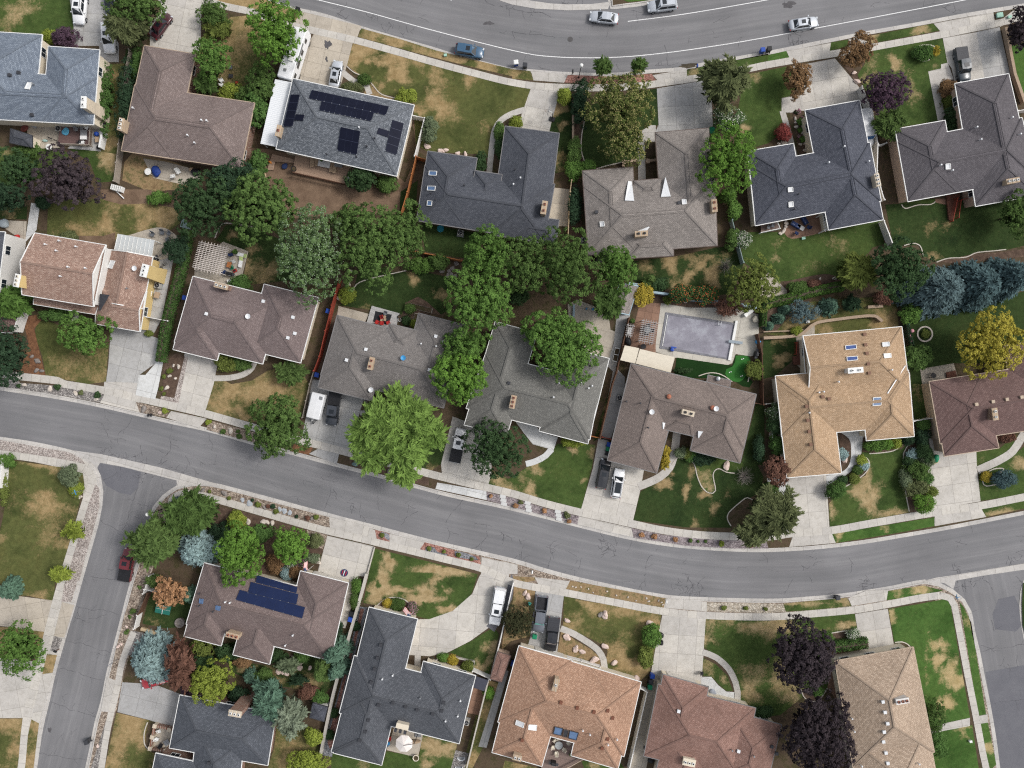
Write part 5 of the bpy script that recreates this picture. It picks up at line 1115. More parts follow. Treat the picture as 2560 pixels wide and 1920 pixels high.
FO=dict(sage=F('leaf_sage',V(58,70,54),V(150,162,138)),darkolive=F('leaf_dark_olive',V(30,34,24),V(74,76,54)),green=F('leaf_green',V(34,52,27),V(96,122,66)),bright=F('leaf_bright',V(38,62,28),V(104,138,68)),vivid=F('leaf_vivid',V(42,70,26),V(112,150,66)),dark=F('leaf_dark',V(26,40,28),V(72,96,62)),deep=F('leaf_deep',V(26,38,30),V(62,84,62)),silver=F('leaf_silver',V(38,58,34),V(110,136,88),flower=V(168,184,158)),yg=F('leaf_yellow_green',V(50,64,28),V(120,132,68)),lime=F('leaf_lime',V(62,80,27),V(150,164,72)),willow=F('leaf_willow',V(54,80,34),V(132,162,82)),olive=F('leaf_olive',V(46,56,36),V(116,124,84)),catalpa=F('leaf_catalpa',V(48,60,29),V(106,118,64),flower=V(172,164,110)),yellow=F('leaf_yellow',V(92,96,28),V(196,184,80)),purple=F('leaf_purple',V(38,30,38),V(96,76,90)),plum=F('leaf_plum',V(34,30,34),V(84,74,78)),black=F('leaf_black_purple',V(28,25,29),V(74,66,70)),rust=F('leaf_rust',V(72,56,38),V(146,116,84)),orange=F('leaf_orange_dry',V(116,84,58),V(192,148,110)),redbr=F('leaf_red_brown',V(66,46,40),V(130,96,82)),red=F('leaf_red',V(92,44,42),V(152,80,76)),blue=F('needle_blue',V(38,51,52),V(98,118,120),.08),blue2=F('needle_pale_blue',V(52,68,68),V(146,170,169),.08),teal=F('needle_teal',V(36,56,46),V(100,130,110),.08),slate=F('needle_slate',V(34,47,48),V(86,108,110),.08),grgrey=F('leaf_grey_green',V(50,62,46),V(124,138,106)),white=F('leaf_white_flower',V(42,60,34),V(100,124,84),flower=V(234,232,220)),trumpet=F('leaf_orange_flower',V(28,46,28),V(70,96,56),flower=V(204,112,74)),gold=F('leaf_gold',V(90,84,26),V(190,170,70)),pink=F('leaf_pink_flower',V(44,58,36),V(96,112,78),flower=V(216,154,180)),hedge=F('leaf_hedge',V(34,56,30),V(94,126,68)),juniper=F('leaf_juniper',V(42,60,32),V(104,128,72)))  # silver: its flower stop is a painted pale highlight, not blossom
TW=plain('grey_twig',C(150,142,134),.2,4,.95);TWB=plain('brown_twig',C(128,104,88),.2,4,.95)
def pxm(k,v):return v/(1 if k=='N' else(3.456 if k!='F' else .864))/SP
def tree(k,x,y,rx,ry,h,sp,kind,label,cat='tree',name='tree',group=None,tr=.18,**kw):
 """crown seen at (x, y) with half sizes rx, ry (picture units); h: height of the crown top"""
 rx,ry=pxm(k,rx),pxm(k,ry)
 zc=h*.62;p=W(k,x,y,zc);s=(HC-zc)/HC*(1.05 if kind=='spruce' else 1.18 if h>=7 else 1.08);rx*=s;ry*=s
 t=thing(name,label,cat,(p.x,p.y,ZB),0,group)
 low=h<2.6
 zb=h*.42 if not low else h*.18
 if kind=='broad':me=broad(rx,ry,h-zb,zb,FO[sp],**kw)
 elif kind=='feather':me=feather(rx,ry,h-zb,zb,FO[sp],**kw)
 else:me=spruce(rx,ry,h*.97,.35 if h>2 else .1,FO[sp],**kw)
 o=bpy.data.objects.new('crown' if h>2.6 else 'leaves',me);COL.objects.link(o);o.parent=t
 tm=MB()
 if kind=='spruce':tm.tube((0,0,-.05),(0,0,h*.93),tr*.9,.02,7)
 elif low:
  for i in range(4):
   a=i*1.57+.3;tm.tube((0,0,-.02),(math.cos(a)*rx*.4,math.sin(a)*ry*.4,h*.55),.04,.02,5,False)
 else:tm=trunk_mb(h*.6,tr,rx,ry)
 tm.build('trunk' if h>2.6 else 'stems',BARK,t,local=True)
 return t
T=tree
T('00',1200,60,210,150,7.5,'green','broad','green tree at the top edge above the maroon sedan')
T('00',1110,225,165,190,7,'olive','feather','olive grey fine leaved tree right of the white pickup',droop=.6)
T('00',1850,135,125,100,2.5,'green','broad','dark green half of the shrub pair by the upper sidewalk','shrub','shrub',leaf=.22)
T('00',1880,245,130,95,2.4,'yg','feather','pale spiky half of the shrub pair by the upper sidewalk','shrub','shrub',leaf=.4)
T('00',1850,530,140,165,6,'bright','broad','bright green tree in the notch of the brown L-shaped house')
T('00',1790,720,110,95,4,'green','feather','feathery dark green shrub tree against the brown L-shaped house',leaf=.45)
T('00',2010,800,100,60,1.6,'lime','broad','yellow green shrub at the corner of the brown L-shaped house','shrub','shrub',leaf=.2)
T('00',2120,830,70,70,2,'green','broad','round dark shrub right of the yellow green shrub','shrub','shrub',leaf=.2)
T('10',170,300,200,260,9,'vivid','broad','tall vivid green tree leaning over the white motorhome',ragged=.4)
T('10',60,720,110,170,3.5,'green','broad','green thicket beside the white patio cover','shrub','shrub')
T('10',20,950,80,150,3,'hedge','broad','dark thicket between brown house and patio cover','shrub','shrub')
T('00',560,335,95,75,2.4,'purple','broad','round purple shrub at the corner of the blue grey house','shrub','shrub',leaf=.2)
T('00',430,320,50,40,1.2,'lime','broad','small yellow green shrub left of the purple shrub','shrub','shrub',leaf=.18)
T('00',610,1560,205,190,8,'plum','broad','large dark purple leaved tree below the wooden deck',leaf=.28,ragged=.4)
T('00',170,1490,180,130,7,'dark','broad','dark green tree left of the large purple tree')
T('01',60,60,190,90,7,'deep','broad','deep green tree at the left edge above the white walkway')
T('00',915,850,52,260,2,'hedge','broad','ivy covered bush along the cream side wall','shrub','shrub',leaf=.2)
T('00',1110,880,75,330,2.6,'deep','broad','long dark bush along the fence left of the brown L-shaped house','shrub','shrub',leaf=.22)
T('01',1720,120,170,200,8,'dark','broad','dark green tree at the top of the long clipped hedge')
T('00',2050,1560,190,130,7,'deep','broad','blue green tree just below the brown L-shaped house')
T('11',60,130,240,230,9,'green','broad','mid green tree on the bare dirt yard',leaf=.32)
T('01',1960,60,130,150,7,'dark','broad','dark bluish tree between two greener trees')
T('11',480,540,250,320,10,'silver','broad','silvery tree with pale branches left of the dense tree cluster',ragged=.5,lobe=.36,flower=.12)  # flower here scatters painted highlights over the crown, no blossom
T('11',1010,480,240,310,10,'green','broad','yellowish green centre tree of the cluster behind the grey brown house')
T('11',1290,380,170,200,8.5,'green','broad','dark green right tree of the cluster near the orange fence')
T('11',800,290,120,110,7,'green','broad','small dark tree at the top of the cluster by the bare yard')
T('11',2010,560,210,210,9,'bright','broad','upper bright green tree below the charcoal house',lobe=.36)
T('11',1940,960,270,260,10,'bright','broad','widest bright green tree right of the curved vegetable bed',lobe=.36)
T('11',1820,1340,140,130,7,'bright','broad','narrow bright green tree between grey brown and olive grey roofs')
T('11',1760,1590,210,200,8,'vivid','broad','round vivid green tree between grey brown and olive grey houses',lobe=.34)
T('21',120,640,190,220,9,'green','broad','yellowish dark tree between bright trees and the taupe house')
T('21',470,640,230,260,10,'green','broad','biggest dark green tree at the lower left corner of the taupe house')
T('21',900,680,150,180,8,'bright','broad','pale green tree just below the taupe house',lobe=.36)
T('21',830,960,140,140,7,'green','feather','fine leaved tree beside the long shed roof',leaf=.4)
T('21',300,1180,200,130,8,'bright','broad','upper leafy tree beside the tan sport slab')
T('21',460,1370,260,240,9,'bright','broad','big leafy tree overhanging the olive grey roof',lobe=.36)
T('20',930,930,250,210,8.5,'catalpa','broad','blossoming olive and cream tree by the red gravel strip',flower=.3)
T('20',970,1240,150,140,7,'catalpa','broad','lower blossoming tree next to the walkway of the taupe house',flower=.3)
T('20',1830,720,200,200,8,'olive','feather','willowy olive tree beside the wide driveway',droop=.9,leaf=.5)
T('20',1850,1035,110,100,3.2,'white','broad','shrub covered in white flowers beside the wide driveway','shrub','shrub',flower=.18,leaf=.22)
T('20',1850,1380,215,250,9,'vivid','broad','dense round green tree between taupe and slate houses',lobe=.36)
T('20',775,585,76,76,4.6,'green','feather','left young street tree on the red gravel',leaf=.32,droop=.1)
T('20',1090,580,68,66,4.6,'green','feather','right young street tree on the red gravel',leaf=.32,droop=.1)
T('20',445,830,50,55,1.6,'lime','broad','yellow green shrub at the head of the side hedge','shrub','shrub',leaf=.18)
T('20',590,900,60,200,2.2,'deep','broad','dark hedge shrub left of the blossoming tree','shrub','shrub',leaf=.22)
T('20',545,1300,45,110,1.8,'green','broad','shrub row by the white edging near the charcoal house','shrub','shrub',leaf=.2)
T('20',535,1470,65,75,2,'bright','broad','round green shrub at the end of the shrub row','shrub','shrub',leaf=.2)
T('20',655,1440,50,40,1.4,'bright','broad','small round shrub at the curved edging','shrub','shrub',leaf=.18)
T('21',545,130,40,150,2,'deep','broad','dark shrub strip between tan fence and taupe house','shrub','shrub',leaf=.2)
T('30',770,450,125,135,5,'rust','broad','brown rust leaved tree by the upper sidewalk')
T('30',250,690,105,125,4.5,'rust','broad','smaller rust leaved tree beside the wide pale driveway')
T('30',985,810,165,165,6,'purple','broad','purple plum tree on the lawn of the brown grey house',ragged=.5)
T('30',1040,1080,150,120,4.5,'juniper','feather','green feathery conifer between slate and brown grey houses',leaf=.5)
T('30',2170,280,110,170,5,'black','broad','blackish purple tree at the right edge of the picture')
T('30',130,1155,55,60,1.6,'red','broad','small red shrub beside the stone path','shrub','shrub',leaf=.16)
T('30',1330,470,65,55,1.2,'hedge','broad','round green shrub in the oval bed','shrub','shrub',leaf=.2)
T('30',1435,450,55,45,.9,'gold','feather','golden shrub in the oval bed','shrub','shrub',leaf=.22)
T('30',1545,770,65,60,1.5,'rust','broad','brown shrub by the covered pickup','shrub','shrub',leaf=.2)
T('30',1555,880,40,60,1.1,'yg','broad','olive shrub along the wall of the brown grey house','shrub','shrub',leaf=.18)
T('30',1575,1050,45,90,1.4,'dark','broad','dark green shrub in the wall notch of the brown grey house','shrub','shrub',leaf=.2)
T('10',1500,1130,62,85,2,'grgrey','broad','round grey green bush beside the white vinyl fence','shrub','shrub',leaf=.18)
T('10',1305,840,70,50,1.6,'lime','broad','lime green bush at the edge of the patchy lawn','shrub','shrub',leaf=.2)
T('10',940,690,40,30,.8,'green','broad','low green plant beside the curved path edging','shrub','shrub',leaf=.16)
T('10',830,765,85,32,.8,'olive','broad','low brownish shrub against the solar panel house','shrub','shrub',leaf=.16)
T('10',2110,1150,35,60,1.3,'green','broad','green shrub inside the curved front path','shrub','shrub',leaf=.18)
T('10',2110,1290,32,60,1.3,'dark','broad','dark shrub by the end of the curved front path','shrub','shrub',leaf=.18)
T('20',35,1060,45,35,1,'lime','broad','yellow green plant at the corner of the charcoal house','shrub','shrub',leaf=.16)
T('10',1940,1410,40,70,1.2,'dark','broad','dark shrub in the entry corner of the charcoal house','shrub','shrub',leaf=.18)
T('10',930,1550,110,100,3.2,'dark','broad','dark shrub tree right of the long wooden deck')
T('10',1130,1600,70,55,1.8,'green','broad','small green shrub at the lower corner of the solar panel house','shrub','shrub',leaf=.2)
T('10',30,1420,80,90,3,'hedge','broad','green bush under the patio cover corner','shrub','shrub')
T('31',1110,670,215,210,8.5,'dark','broad','dark green dense tree left of the blue spruces',leaf=.26,lobe=.34)
T('31',750,690,170,190,5,'yg','feather','yellow green spreading tree left of the dark dense tree',leaf=.5,droop=.3)
T('31',1500,835,320,240,7,'blue','spruce','biggest blue spruce of the row, leftmost one','spruce','spruce_tree',full=.55,leaf=.4)
T('31',1850,795,240,235,7,'slate','spruce','middle blue spruce of the row','spruce','spruce_tree',full=.55,leaf=.4)
T('31',2120,730,210,200,7,'slate','spruce','rightmost blue spruce of the row at the picture edge','spruce','spruce_tree',full=.55,leaf=.4)
T('31',1900,1310,255,240,8.5,'yellow','broad','golden yellow tree overhanging the reddish brown house',lobe=.36)
T('31',2140,190,130,170,6,'green','broad','green tree at the right edge below the brown grey house')
T('21',2060,790,190,200,6.5,'yg','broad','pale yellow green tree at the corner of the pool yard')
T('31',550,985,88,85,2.6,'teal','spruce','dark bluish shrub, left of two beside the round blue spruce','shrub','shrub',leaf=.26)
T('31',725,965,85,75,2.5,'deep','feather','dark shrub, right of two beside the round blue spruce','shrub','shrub',leaf=.3)
T('31',305,1035,82,72,2.2,'blue','broad','round powder blue dwarf spruce on dry lawn','shrub','shrub',leaf=.17,lobe=.6,ragged=.05)
T('31',160,1010,60,50,1.8,'teal','spruce','upper small green conifer by the pool fence','shrub','shrub',leaf=.25)
T('31',105,1090,65,48,1.8,'teal','spruce','middle small green conifer by the pool fence','shrub','shrub',leaf=.25)
T('31',15,1155,45,40,1.6,'teal','spruce','lowest small green conifer by the pool fence','shrub','shrub',leaf=.25)
T('31',1215,1060,90,65,2,'bright','broad','bright green bush under the blue spruce row','shrub','shrub',leaf=.2)
T('31',1280,1440,105,95,2.6,'green','broad','green bush beside the tan house below the solar lanterns','shrub','shrub',leaf=.24)
T('31',985,915,65,45,1.4,'redbr','broad','dark red shrub below the dark dense tree','shrub','shrub',leaf=.2)
T('31',240,1205,30,22,.7,'lime','broad','small yellow green plant in the curved planter','shrub','shrub',leaf=.15)
T('21',1190,790,75,70,2.4,'juniper','feather','spiky green shrub behind the pool wall','shrub','shrub',leaf=.36)
T('21',1130,900,80,70,2.6,'gold','broad','golden shrub by the narrow raised bed','shrub','shrub',leaf=.2)
T('21',1345,930,36,34,1.4,'yg','feather','small spiky yellow plant by the pool wall','shrub','shrub',leaf=.3)
T('21',1455,875,80,60,2.6,'trumpet','broad','left orange flowered vine on the pool wall','shrub','shrub',leaf=.2,flower=.14)
T('21',1660,895,105,60,2.6,'trumpet','broad','right orange flowered vine on the pool wall','shrub','shrub',leaf=.2,flower=.14)
T('21',1850,1000,120,70,3,'redbr','broad','brown sparse shrub overhanging the pool deck','shrub','shrub',leaf=.2,hole=.35)
T('21',1990,410,55,55,2.2,'white','broad','white flowered shrub on the back fence','shrub','shrub',leaf=.18,flower=.2)
T('21',1915,160,50,70,2.5,'bright','broad','green shrub between taupe and slate houses','shrub','shrub',leaf=.2)
T('21',1870,40,45,50,2.5,'bright','broad','small shrub above the green shrub between taupe and slate houses','shrub','shrub',leaf=.2)
T('21',1910,400,45,70,2,'green','broad','dark shrub left of the white flowered fence shrub','shrub','shrub',leaf=.2)
T('21',2090,1540,55,70,1.6,'yg','broad','shrub in the curved bed right of the putting green','shrub','shrub',leaf=.18)
T('21',1490,1545,80,25,.9,'dark','feather','low dark bush on artificial lawn by the taupe roof edge','shrub','shrub',leaf=.22)
T('01',1545,500,100,100,3,'deep','broad','dark round shrub beside the long clipped hedge','shrub','shrub',leaf=.2)
T('01',2080,790,80,55,1.5,'hedge','broad','round shrub below the patio of the mauve brown house','shrub','shrub',leaf=.18)
T('11',1590,610,70,60,2,'green','broad','feathery garden shrub near the red fence end','shrub','shrub',leaf=.22)
T('11',1420,640,110,50,1.4,'bright','broad','low green garden patch below the tree cluster','shrub','shrub',leaf=.18)
T('11',790,890,55,60,1,'lime','broad','low bright plant by the red fence rocks','shrub','shrub',leaf=.15)
T('11',1375,1140,22,24,.8,'lime','broad','small lime plant in the narrow raised box','shrub','shrub',leaf=.14)
T('11',1330,1010,30,22,.5,'green','broad','low vegetable plant in the curved bed','shrub','shrub',leaf=.14)
T('11',1300,1110,26,24,.6,'dark','broad','dark vegetable plant below in the curved bed','shrub','shrub',leaf=.14)
T('01',100,950,200,160,5.5,'bright','feather','spreading green tree at the left edge by the white house',leaf=.42)
T('01',60,1400,165,230,7.5,'deep','broad','dark dense tree at the left edge above the street')
T('01',740,1230,185,160,6,'bright','broad','green tree on the lawn of the terracotta tan house',ragged=.4)
T('01',490,1060,120,45,1.4,'hedge','broad','long foundation shrub of the terracotta tan house','shrub','shrub',leaf=.2)
T('01',1285,1225,45,25,.8,'yg','feather','small green plant at the driveway corner','shrub','shrub',leaf=.22)
T('12',200,370,225,235,7.5,'green','broad','grey green street tree left of the white trailer',leaf=.26,lobe=.34)
T('11',300,1560,170,110,2.6,'juniper','feather','spreading yellow green bush right of the curved path','shrub','shrub',leaf=.34)
T('01',1960,1470,95,70,1.8,'yg','broad','olive shrub in front of the mauve brown house','shrub','shrub',leaf=.2)
T('01',2090,1470,70,45,1.5,'green','broad','green shrub beside the olive foundation shrub','shrub','shrub',leaf=.2)
T('12',1230,430,400,370,9.5,'willow','feather','huge lime green willow overhanging the street',droop=.7,leaf=.5,dens=1.5)
T('12',2080,560,205,220,7.5,'dark','broad','dark green tree beside the white pickup driveway',ragged=.4)
T('22',1320,640,50,135,2,'gold','feather','golden shrub along the walkway of the warm taupe house','shrub','shrub',leaf=.26)
T('22',1450,590,32,32,1.2,'grgrey','broad','small grey shrub by the entrance pots','shrub','shrub',leaf=.15)
T('22',1510,605,35,30,1,'yg','broad','yellowish shrub by the entrance pots','shrub','shrub',leaf=.15)
T('22',1650,640,100,40,1.2,'deep','broad','dark foundation shrub of the warm taupe house','shrub','shrub',leaf=.18)
T('22',1560,620,40,35,1,'hedge','broad','green foundation shrub left of the dark one','shrub','shrub',leaf=.16)
T('22',520,495,90,32,1.4,'lime','broad','lime green shrub below the olive grey roof corner','shrub','shrub',leaf=.18)
T('32',40,1110,230,200,7,'olive','feather','olive grey birch by the street in front of the tan house',droop=.7,leaf=.42)
T('22',2070,1290,150,130,6,'olive','feather','lower olive willow shrub tree over the mauve gravel',droop=.7,leaf=.42)
T('32',65,740,100,110,3.6,'redbr','broad','dark red maple at the left of the tan house',lobe=.4)
T('32',60,250,55,70,2,'white','broad','shrub with pale blossoms beside the tan house','shrub','shrub',leaf=.18,flower=.12)
T('32',50,360,50,50,2,'dark','broad','dark shrub below the blossom shrub by the tan house','shrub','shrub',leaf=.18)
T('32',80,520,60,70,2,'hedge','broad','green shrub above the dark red maple','shrub','shrub',leaf=.18)
for i,(x,y,rx,ry,h,sp,lab)in enumerate([(940,525,75,50,1.6,'bright','bright green foundation shrub of the tan house'),(1005,508,40,35,1.2,'vivid','small vivid shrub right of the bright foundation shrub'),(1105,510,28,26,1,'lime','tiny lime shrub by the pink boulder'),(1200,482,45,28,1.4,'deep','dark shrub at the right corner of the tan house'),(1245,605,42,30,1,'blue2','blue dwarf spruce in the right bark bed'),(1215,665,30,28,1,'dark','dark round plant under the blue dwarf spruce'),(1345,590,60,65,2,'dark','dark shrub in the planted divider strip, upper one'),(1355,670,45,42,1.4,'grgrey','pale shrub in the planted divider strip'),(1295,745,75,65,2,'green','green shrub in the middle of the divider strip'),(1360,815,40,32,1.2,'hedge','small green shrub by the driveway in the divider strip'),(1180,830,38,55,1.4,'grgrey','grey green shrub at the lawn side of the divider strip'),(1275,890,90,65,1.8,'olive','olive brown shrub in the divider strip'),(1395,925,40,35,1.2,'yg','yellowish shrub beside the driveway in the divider strip'),(1330,1030,85,70,2.2,'vivid','vivid green shrub at the lower end of the divider strip'),(1320,470,50,80,1.6,'deep','dark rose shrub at the upper end of the divider strip'),(1335,350,40,35,1.5,'hedge','green shrub by the side gate of the reddish brown house'),(575,910,70,65,2,'hedge','round dark shrub at the corner of the bark bed'),(640,605,26,30,.9,'blue2','blue plant beside the recessed entry'),(820,702,26,22,.7,'blue2','blue plant in the tip of the bark bed'),(800,655,28,24,.8,'lime','lime plant in the tip of the bark bed'),(770,745,24,18,.6,'green','low green plant in the bark bed'),(735,820,30,24,.7,'yg','olive plant in the bark bed'),(640,830,26,20,.6,'dark','dark plant at the narrow end of the bark bed'),(2040,815,75,65,2,'slate','bluish shrub in the small oval bed'),(1882,800,24,26,.7,'gold','yellow flower clump in the small oval bed'),(2060,460,55,28,1,'redbr','brown foundation shrub of the reddish brown house')]):
 T('32',x,y,rx,ry,h,sp,'broad',lab,'shrub','shrub',leaf=.17)
T('02',1340,1360,205,205,7.5,'juniper','feather','dark feathery tree overhanging the red pickup',leaf=.5,dens=1.3)
T('02',1660,1120,240,190,7.5,'green','feather','dark feathery tree right of the corner lamp',leaf=.5,dens=1.3)
T('02',1690,1440,215,185,5.5,'blue2','spruce',full=.6,leaf=.38,label='pale blue spruce above the rosy brown roof',cat='spruce',name='spruce_tree')
T('02',1520,1030,60,55,1.8,'blue','spruce','small blue spruce by the corner path','shrub','shrub',leaf=.24)
T('02',2090,1430,195,235,7.5,'vivid','broad','light yellow green tree overhanging the rosy brown roof',lobe=.34)
T('12',325,1400,150,155,5.5,'vivid','broad','bright green round tree near the flag',lobe=.34)
T('02',2045,1170,65,60,2,'lime','broad','yellow shrub in the bark bed near the sidewalk','shrub','shrub',leaf=.2)
T('03',1490,130,125,120,4.5,'orange','broad','dried orange brown tree above the green table',ragged=.5)
T('03',1630,180,60,75,3,'teal','spruce','small blue green conifer right of the orange brown tree','shrub','shrub',leaf=.26)
T('03',1330,40,80,45,2.5,'juniper','feather','green shrub over the white fence corner','shrub','shrub',leaf=.36)
T('03',1285,760,215,235,6,'blue2','spruce',full=.6,leaf=.4,label='large pale blue spruce beside the side street',cat='spruce',name='spruce_tree')
T('03',1570,770,110,230,7,'redbr','feather','tall dead brown conifer right of the large blue spruce','tree','tree',leaf=.36)
T('03',1845,900,160,180,5.5,'lime','broad','lime green tree above the blue charcoal house',lobe=.34)
T('03',1750,620,110,70,2.2,'yg','broad','yellow green shrub below the rosy brown roof','shrub','shrub',leaf=.2)
T('03',1760,740,80,70,2.2,'dark','broad','dark shrub above the lime green tree','shrub','shrub',leaf=.2)
T('03',1640,970,55,60,2,'purple','broad','dark purple shrub at the driveway end','shrub','shrub',leaf=.18)
T('13',660,680,150,120,6.5,'teal','spruce','blue green conifer leaning on the white wall','spruce','spruce_tree')
T('13',560,820,100,170,6.5,'juniper','spruce','yellowish green conifer left of the white wall','spruce','spruce_tree')
T('13',680,830,100,110,6,'teal','spruce','lower blue green conifer at the white wall','spruce','spruce_tree')
T('13',290,760,110,80,3.5,'grgrey','feather','sparse grey shrub tree in the back garden of the rosy brown house',leaf=.3)
T('13',120,1060,150,175,6.5,'teal','feather','dark green tree at the corner of the blue charcoal roof')
T('13',310,1200,150,185,6.5,'sage','feather','sage green tree left of the small dark shed',leaf=.4)
T('13',460,1590,150,90,2.6,'lime','broad','lime yellow bush at the bottom edge','shrub','shrub',leaf=.22)
T('13',490,1380,55,65,2,'lime','broad','small lime yellow bush above the one at the bottom edge','shrub','shrub',leaf=.18)
T('03',190,620,200,190,6,'bright','broad','green tree between two driveways left of the side street',ragged=.5,hole=.2)
T('03',40,130,80,110,4,'teal','spruce','blue green conifer at the left edge','spruce','spruce_tree')
T('02',650,1270,95,95,3.2,'lime','feather','upper young lime green tree by the left sidewalk',leaf=.34,dens=.5)
T('02',530,1640,105,70,3.2,'lime','feather','lower young lime green tree by the left sidewalk',leaf=.34,dens=.5)
T('02',610,800,70,80,1.8,'grgrey','broad','grey green shrub in the corner lawn bed','shrub','shrub',leaf=.18)
T('02',665,910,45,45,.8,'lime','broad','yellow green ground plant in the corner lawn bed','shrub','shrub',leaf=.16)
T('02',60,660,70,45,1.4,'bright','broad','green bush beside the white wall at the left edge','shrub','shrub',leaf=.18)
T('02',35,880,30,110,.8,'yg','broad','yellowish plants along the white wall at the left edge','shrub','shrub',leaf=.16)
T('12',520,1350,40,50,1.2,'olive','broad','dark shrub by the square planter','shrub','shrub',leaf=.16)
T('12',490,1500,50,30,.8,'grgrey','broad','low grey shrub beside the pale driveway rocks','shrub','shrub',leaf=.15)
T('12',325,1580,60,38,1,'white','broad','white flowering plant below the bright round tree','shrub','shrub',leaf=.16,flower=.25)
T('12',400,1555,36,28,.9,'pink','broad','pink flowering plant left of the flag','shrub','shrub',leaf=.15,flower=.25)
T('12',170,1550,65,70,1.4,'rust','broad','rusty brown bush in front of the rosy brown house','shrub','shrub',leaf=.18)
T('12',360,1620,60,40,1.4,'rust','broad','rusty brown bush beside the blue dwarf spruce','shrub','shrub',leaf=.18)
T('12',268,1632,42,38,1.2,'blue2','broad','blue dwarf spruce by the rosy brown house front','shrub','shrub',leaf=.15,ragged=.05)
T('23',50,385,118,122,2.8,'darkolive','broad','dark olive round tree by the grey pickup',leaf=.2)
T('23',1205,500,60,95,2,'bright','broad','green shrub beside the black bags','shrub','shrub',leaf=.2)
T('23',1150,690,60,85,1.8,'yg','broad','yellowish shrub below the green driveway shrub','shrub','shrub',leaf=.2)
T('33',290,690,240,250,8.5,'black','broad','upper blackish purple tree left of the pale brown house',leaf=.26,lobe=.4,ragged=.05,dens=1.3)
T('33',405,1340,250,285,9,'black','broad','lower blackish purple tree left of the pale brown house',leaf=.26,lobe=.4,ragged=.05,dens=1.3)
T('33',425,990,36,32,.9,'hedge','broad','small round green plant between the two blackish trees','shrub','shrub',leaf=.15)
T('33',725,495,38,28,.9,'white','broad','white flowering plant at the hedge tip','shrub','shrub',leaf=.15,flower=.3)
T('33',510,520,30,22,.7,'green','broad','low plant at the left end of the hedge bed','shrub','shrub',leaf=.15)
T('33',1430,1190,75,110,2.2,'green','broad','upper round bush against the pale brown house','shrub','shrub',leaf=.18,lobe=.6,ragged=.05)
T('33',1460,1440,60,100,2,'hedge','broad','lower round bush against the pale brown house','shrub','shrub',leaf=.18,lobe=.6,ragged=.05)
T('23',2160,1180,80,40,1.4,'dark','broad','dark shrub at the upper wall of the brick red house','shrub','shrub',leaf=.18)
T('13',2010,1010,36,32,.8,'vivid','broad','small green clump on the side lawn strip','shrub','shrub',leaf=.15)
T('13',870,80,36,50,1,'bright','broad','upper green plant along the white wall','shrub','shrub',leaf=.16)
T('13',860,210,30,50,1,'green','broad','lower green plant along the white wall','shrub','shrub',leaf=.16)
T('13',675,1180,24,24,.8,'dark','broad','dark round plant in the red gravel strip','shrub','shrub',group=None,leaf=.15)
T('13',635,1365,24,24,.8,'dark','broad','lowest dark round plant in the red gravel strip','shrub','shrub',leaf=.15)
T('13',870,430,18,18,.7,'dark','broad','uppermost dark round plant in the red gravel strip','shrub','shrub',leaf=.15)
T('13',1620,700,28,20,.6,'bright','broad','left plant in the triangular brick bed','shrub','shrub',leaf=.14)
T('13',1700,720,34,24,.6,'gold','broad','yellow plant in the triangular brick bed','shrub','shrub',leaf=.14)
T('13',1830,775,40,34,1.1,'yg','broad','olive shrub at the end of the triangular brick bed','shrub','shrub',leaf=.15)
T('13',1140,230,24,20,.5,'gold','broad','yellow flowers in the round front bed','shrub','shrub',leaf=.13)
T('13',1220,240,50,34,.6,'green','broad','green plants in the round front bed','shrub','shrub',leaf=.14)
T('13',1350,275,20,36,.5,'pink','broad','pink flowers along the edge of the round front bed','shrub','shrub',leaf=.12,flower=.3)
def bare(k,x,y,r,h,label,mat=TW,name='bare_shrub'):
 r=pxm(k,r);p=W(k,x,y,h*.5);t=thing(name,label,'shrub',(p.x,p.y,ZB));twiggy(r*1.1,r*1.1,h,.3,mat).build('branches',mat,t,local=True);return t
bare('22',2010,800,95,2.2,'leafless grey shrub right of the curvy lawn bed');bare('21',1860,1040,85,2.2,'leafless brown shrub over the pool deck',TWB)
bare('21',1860,640,80,3.2,'leafless grey branches left of the pale yellow green tree');bare('13',330,740,70,2.4,'leafless grey twigs in the rosy brown back garden');bare('03',1560,720,70,4,'leafless brown twigs in the dead conifer',TWB)
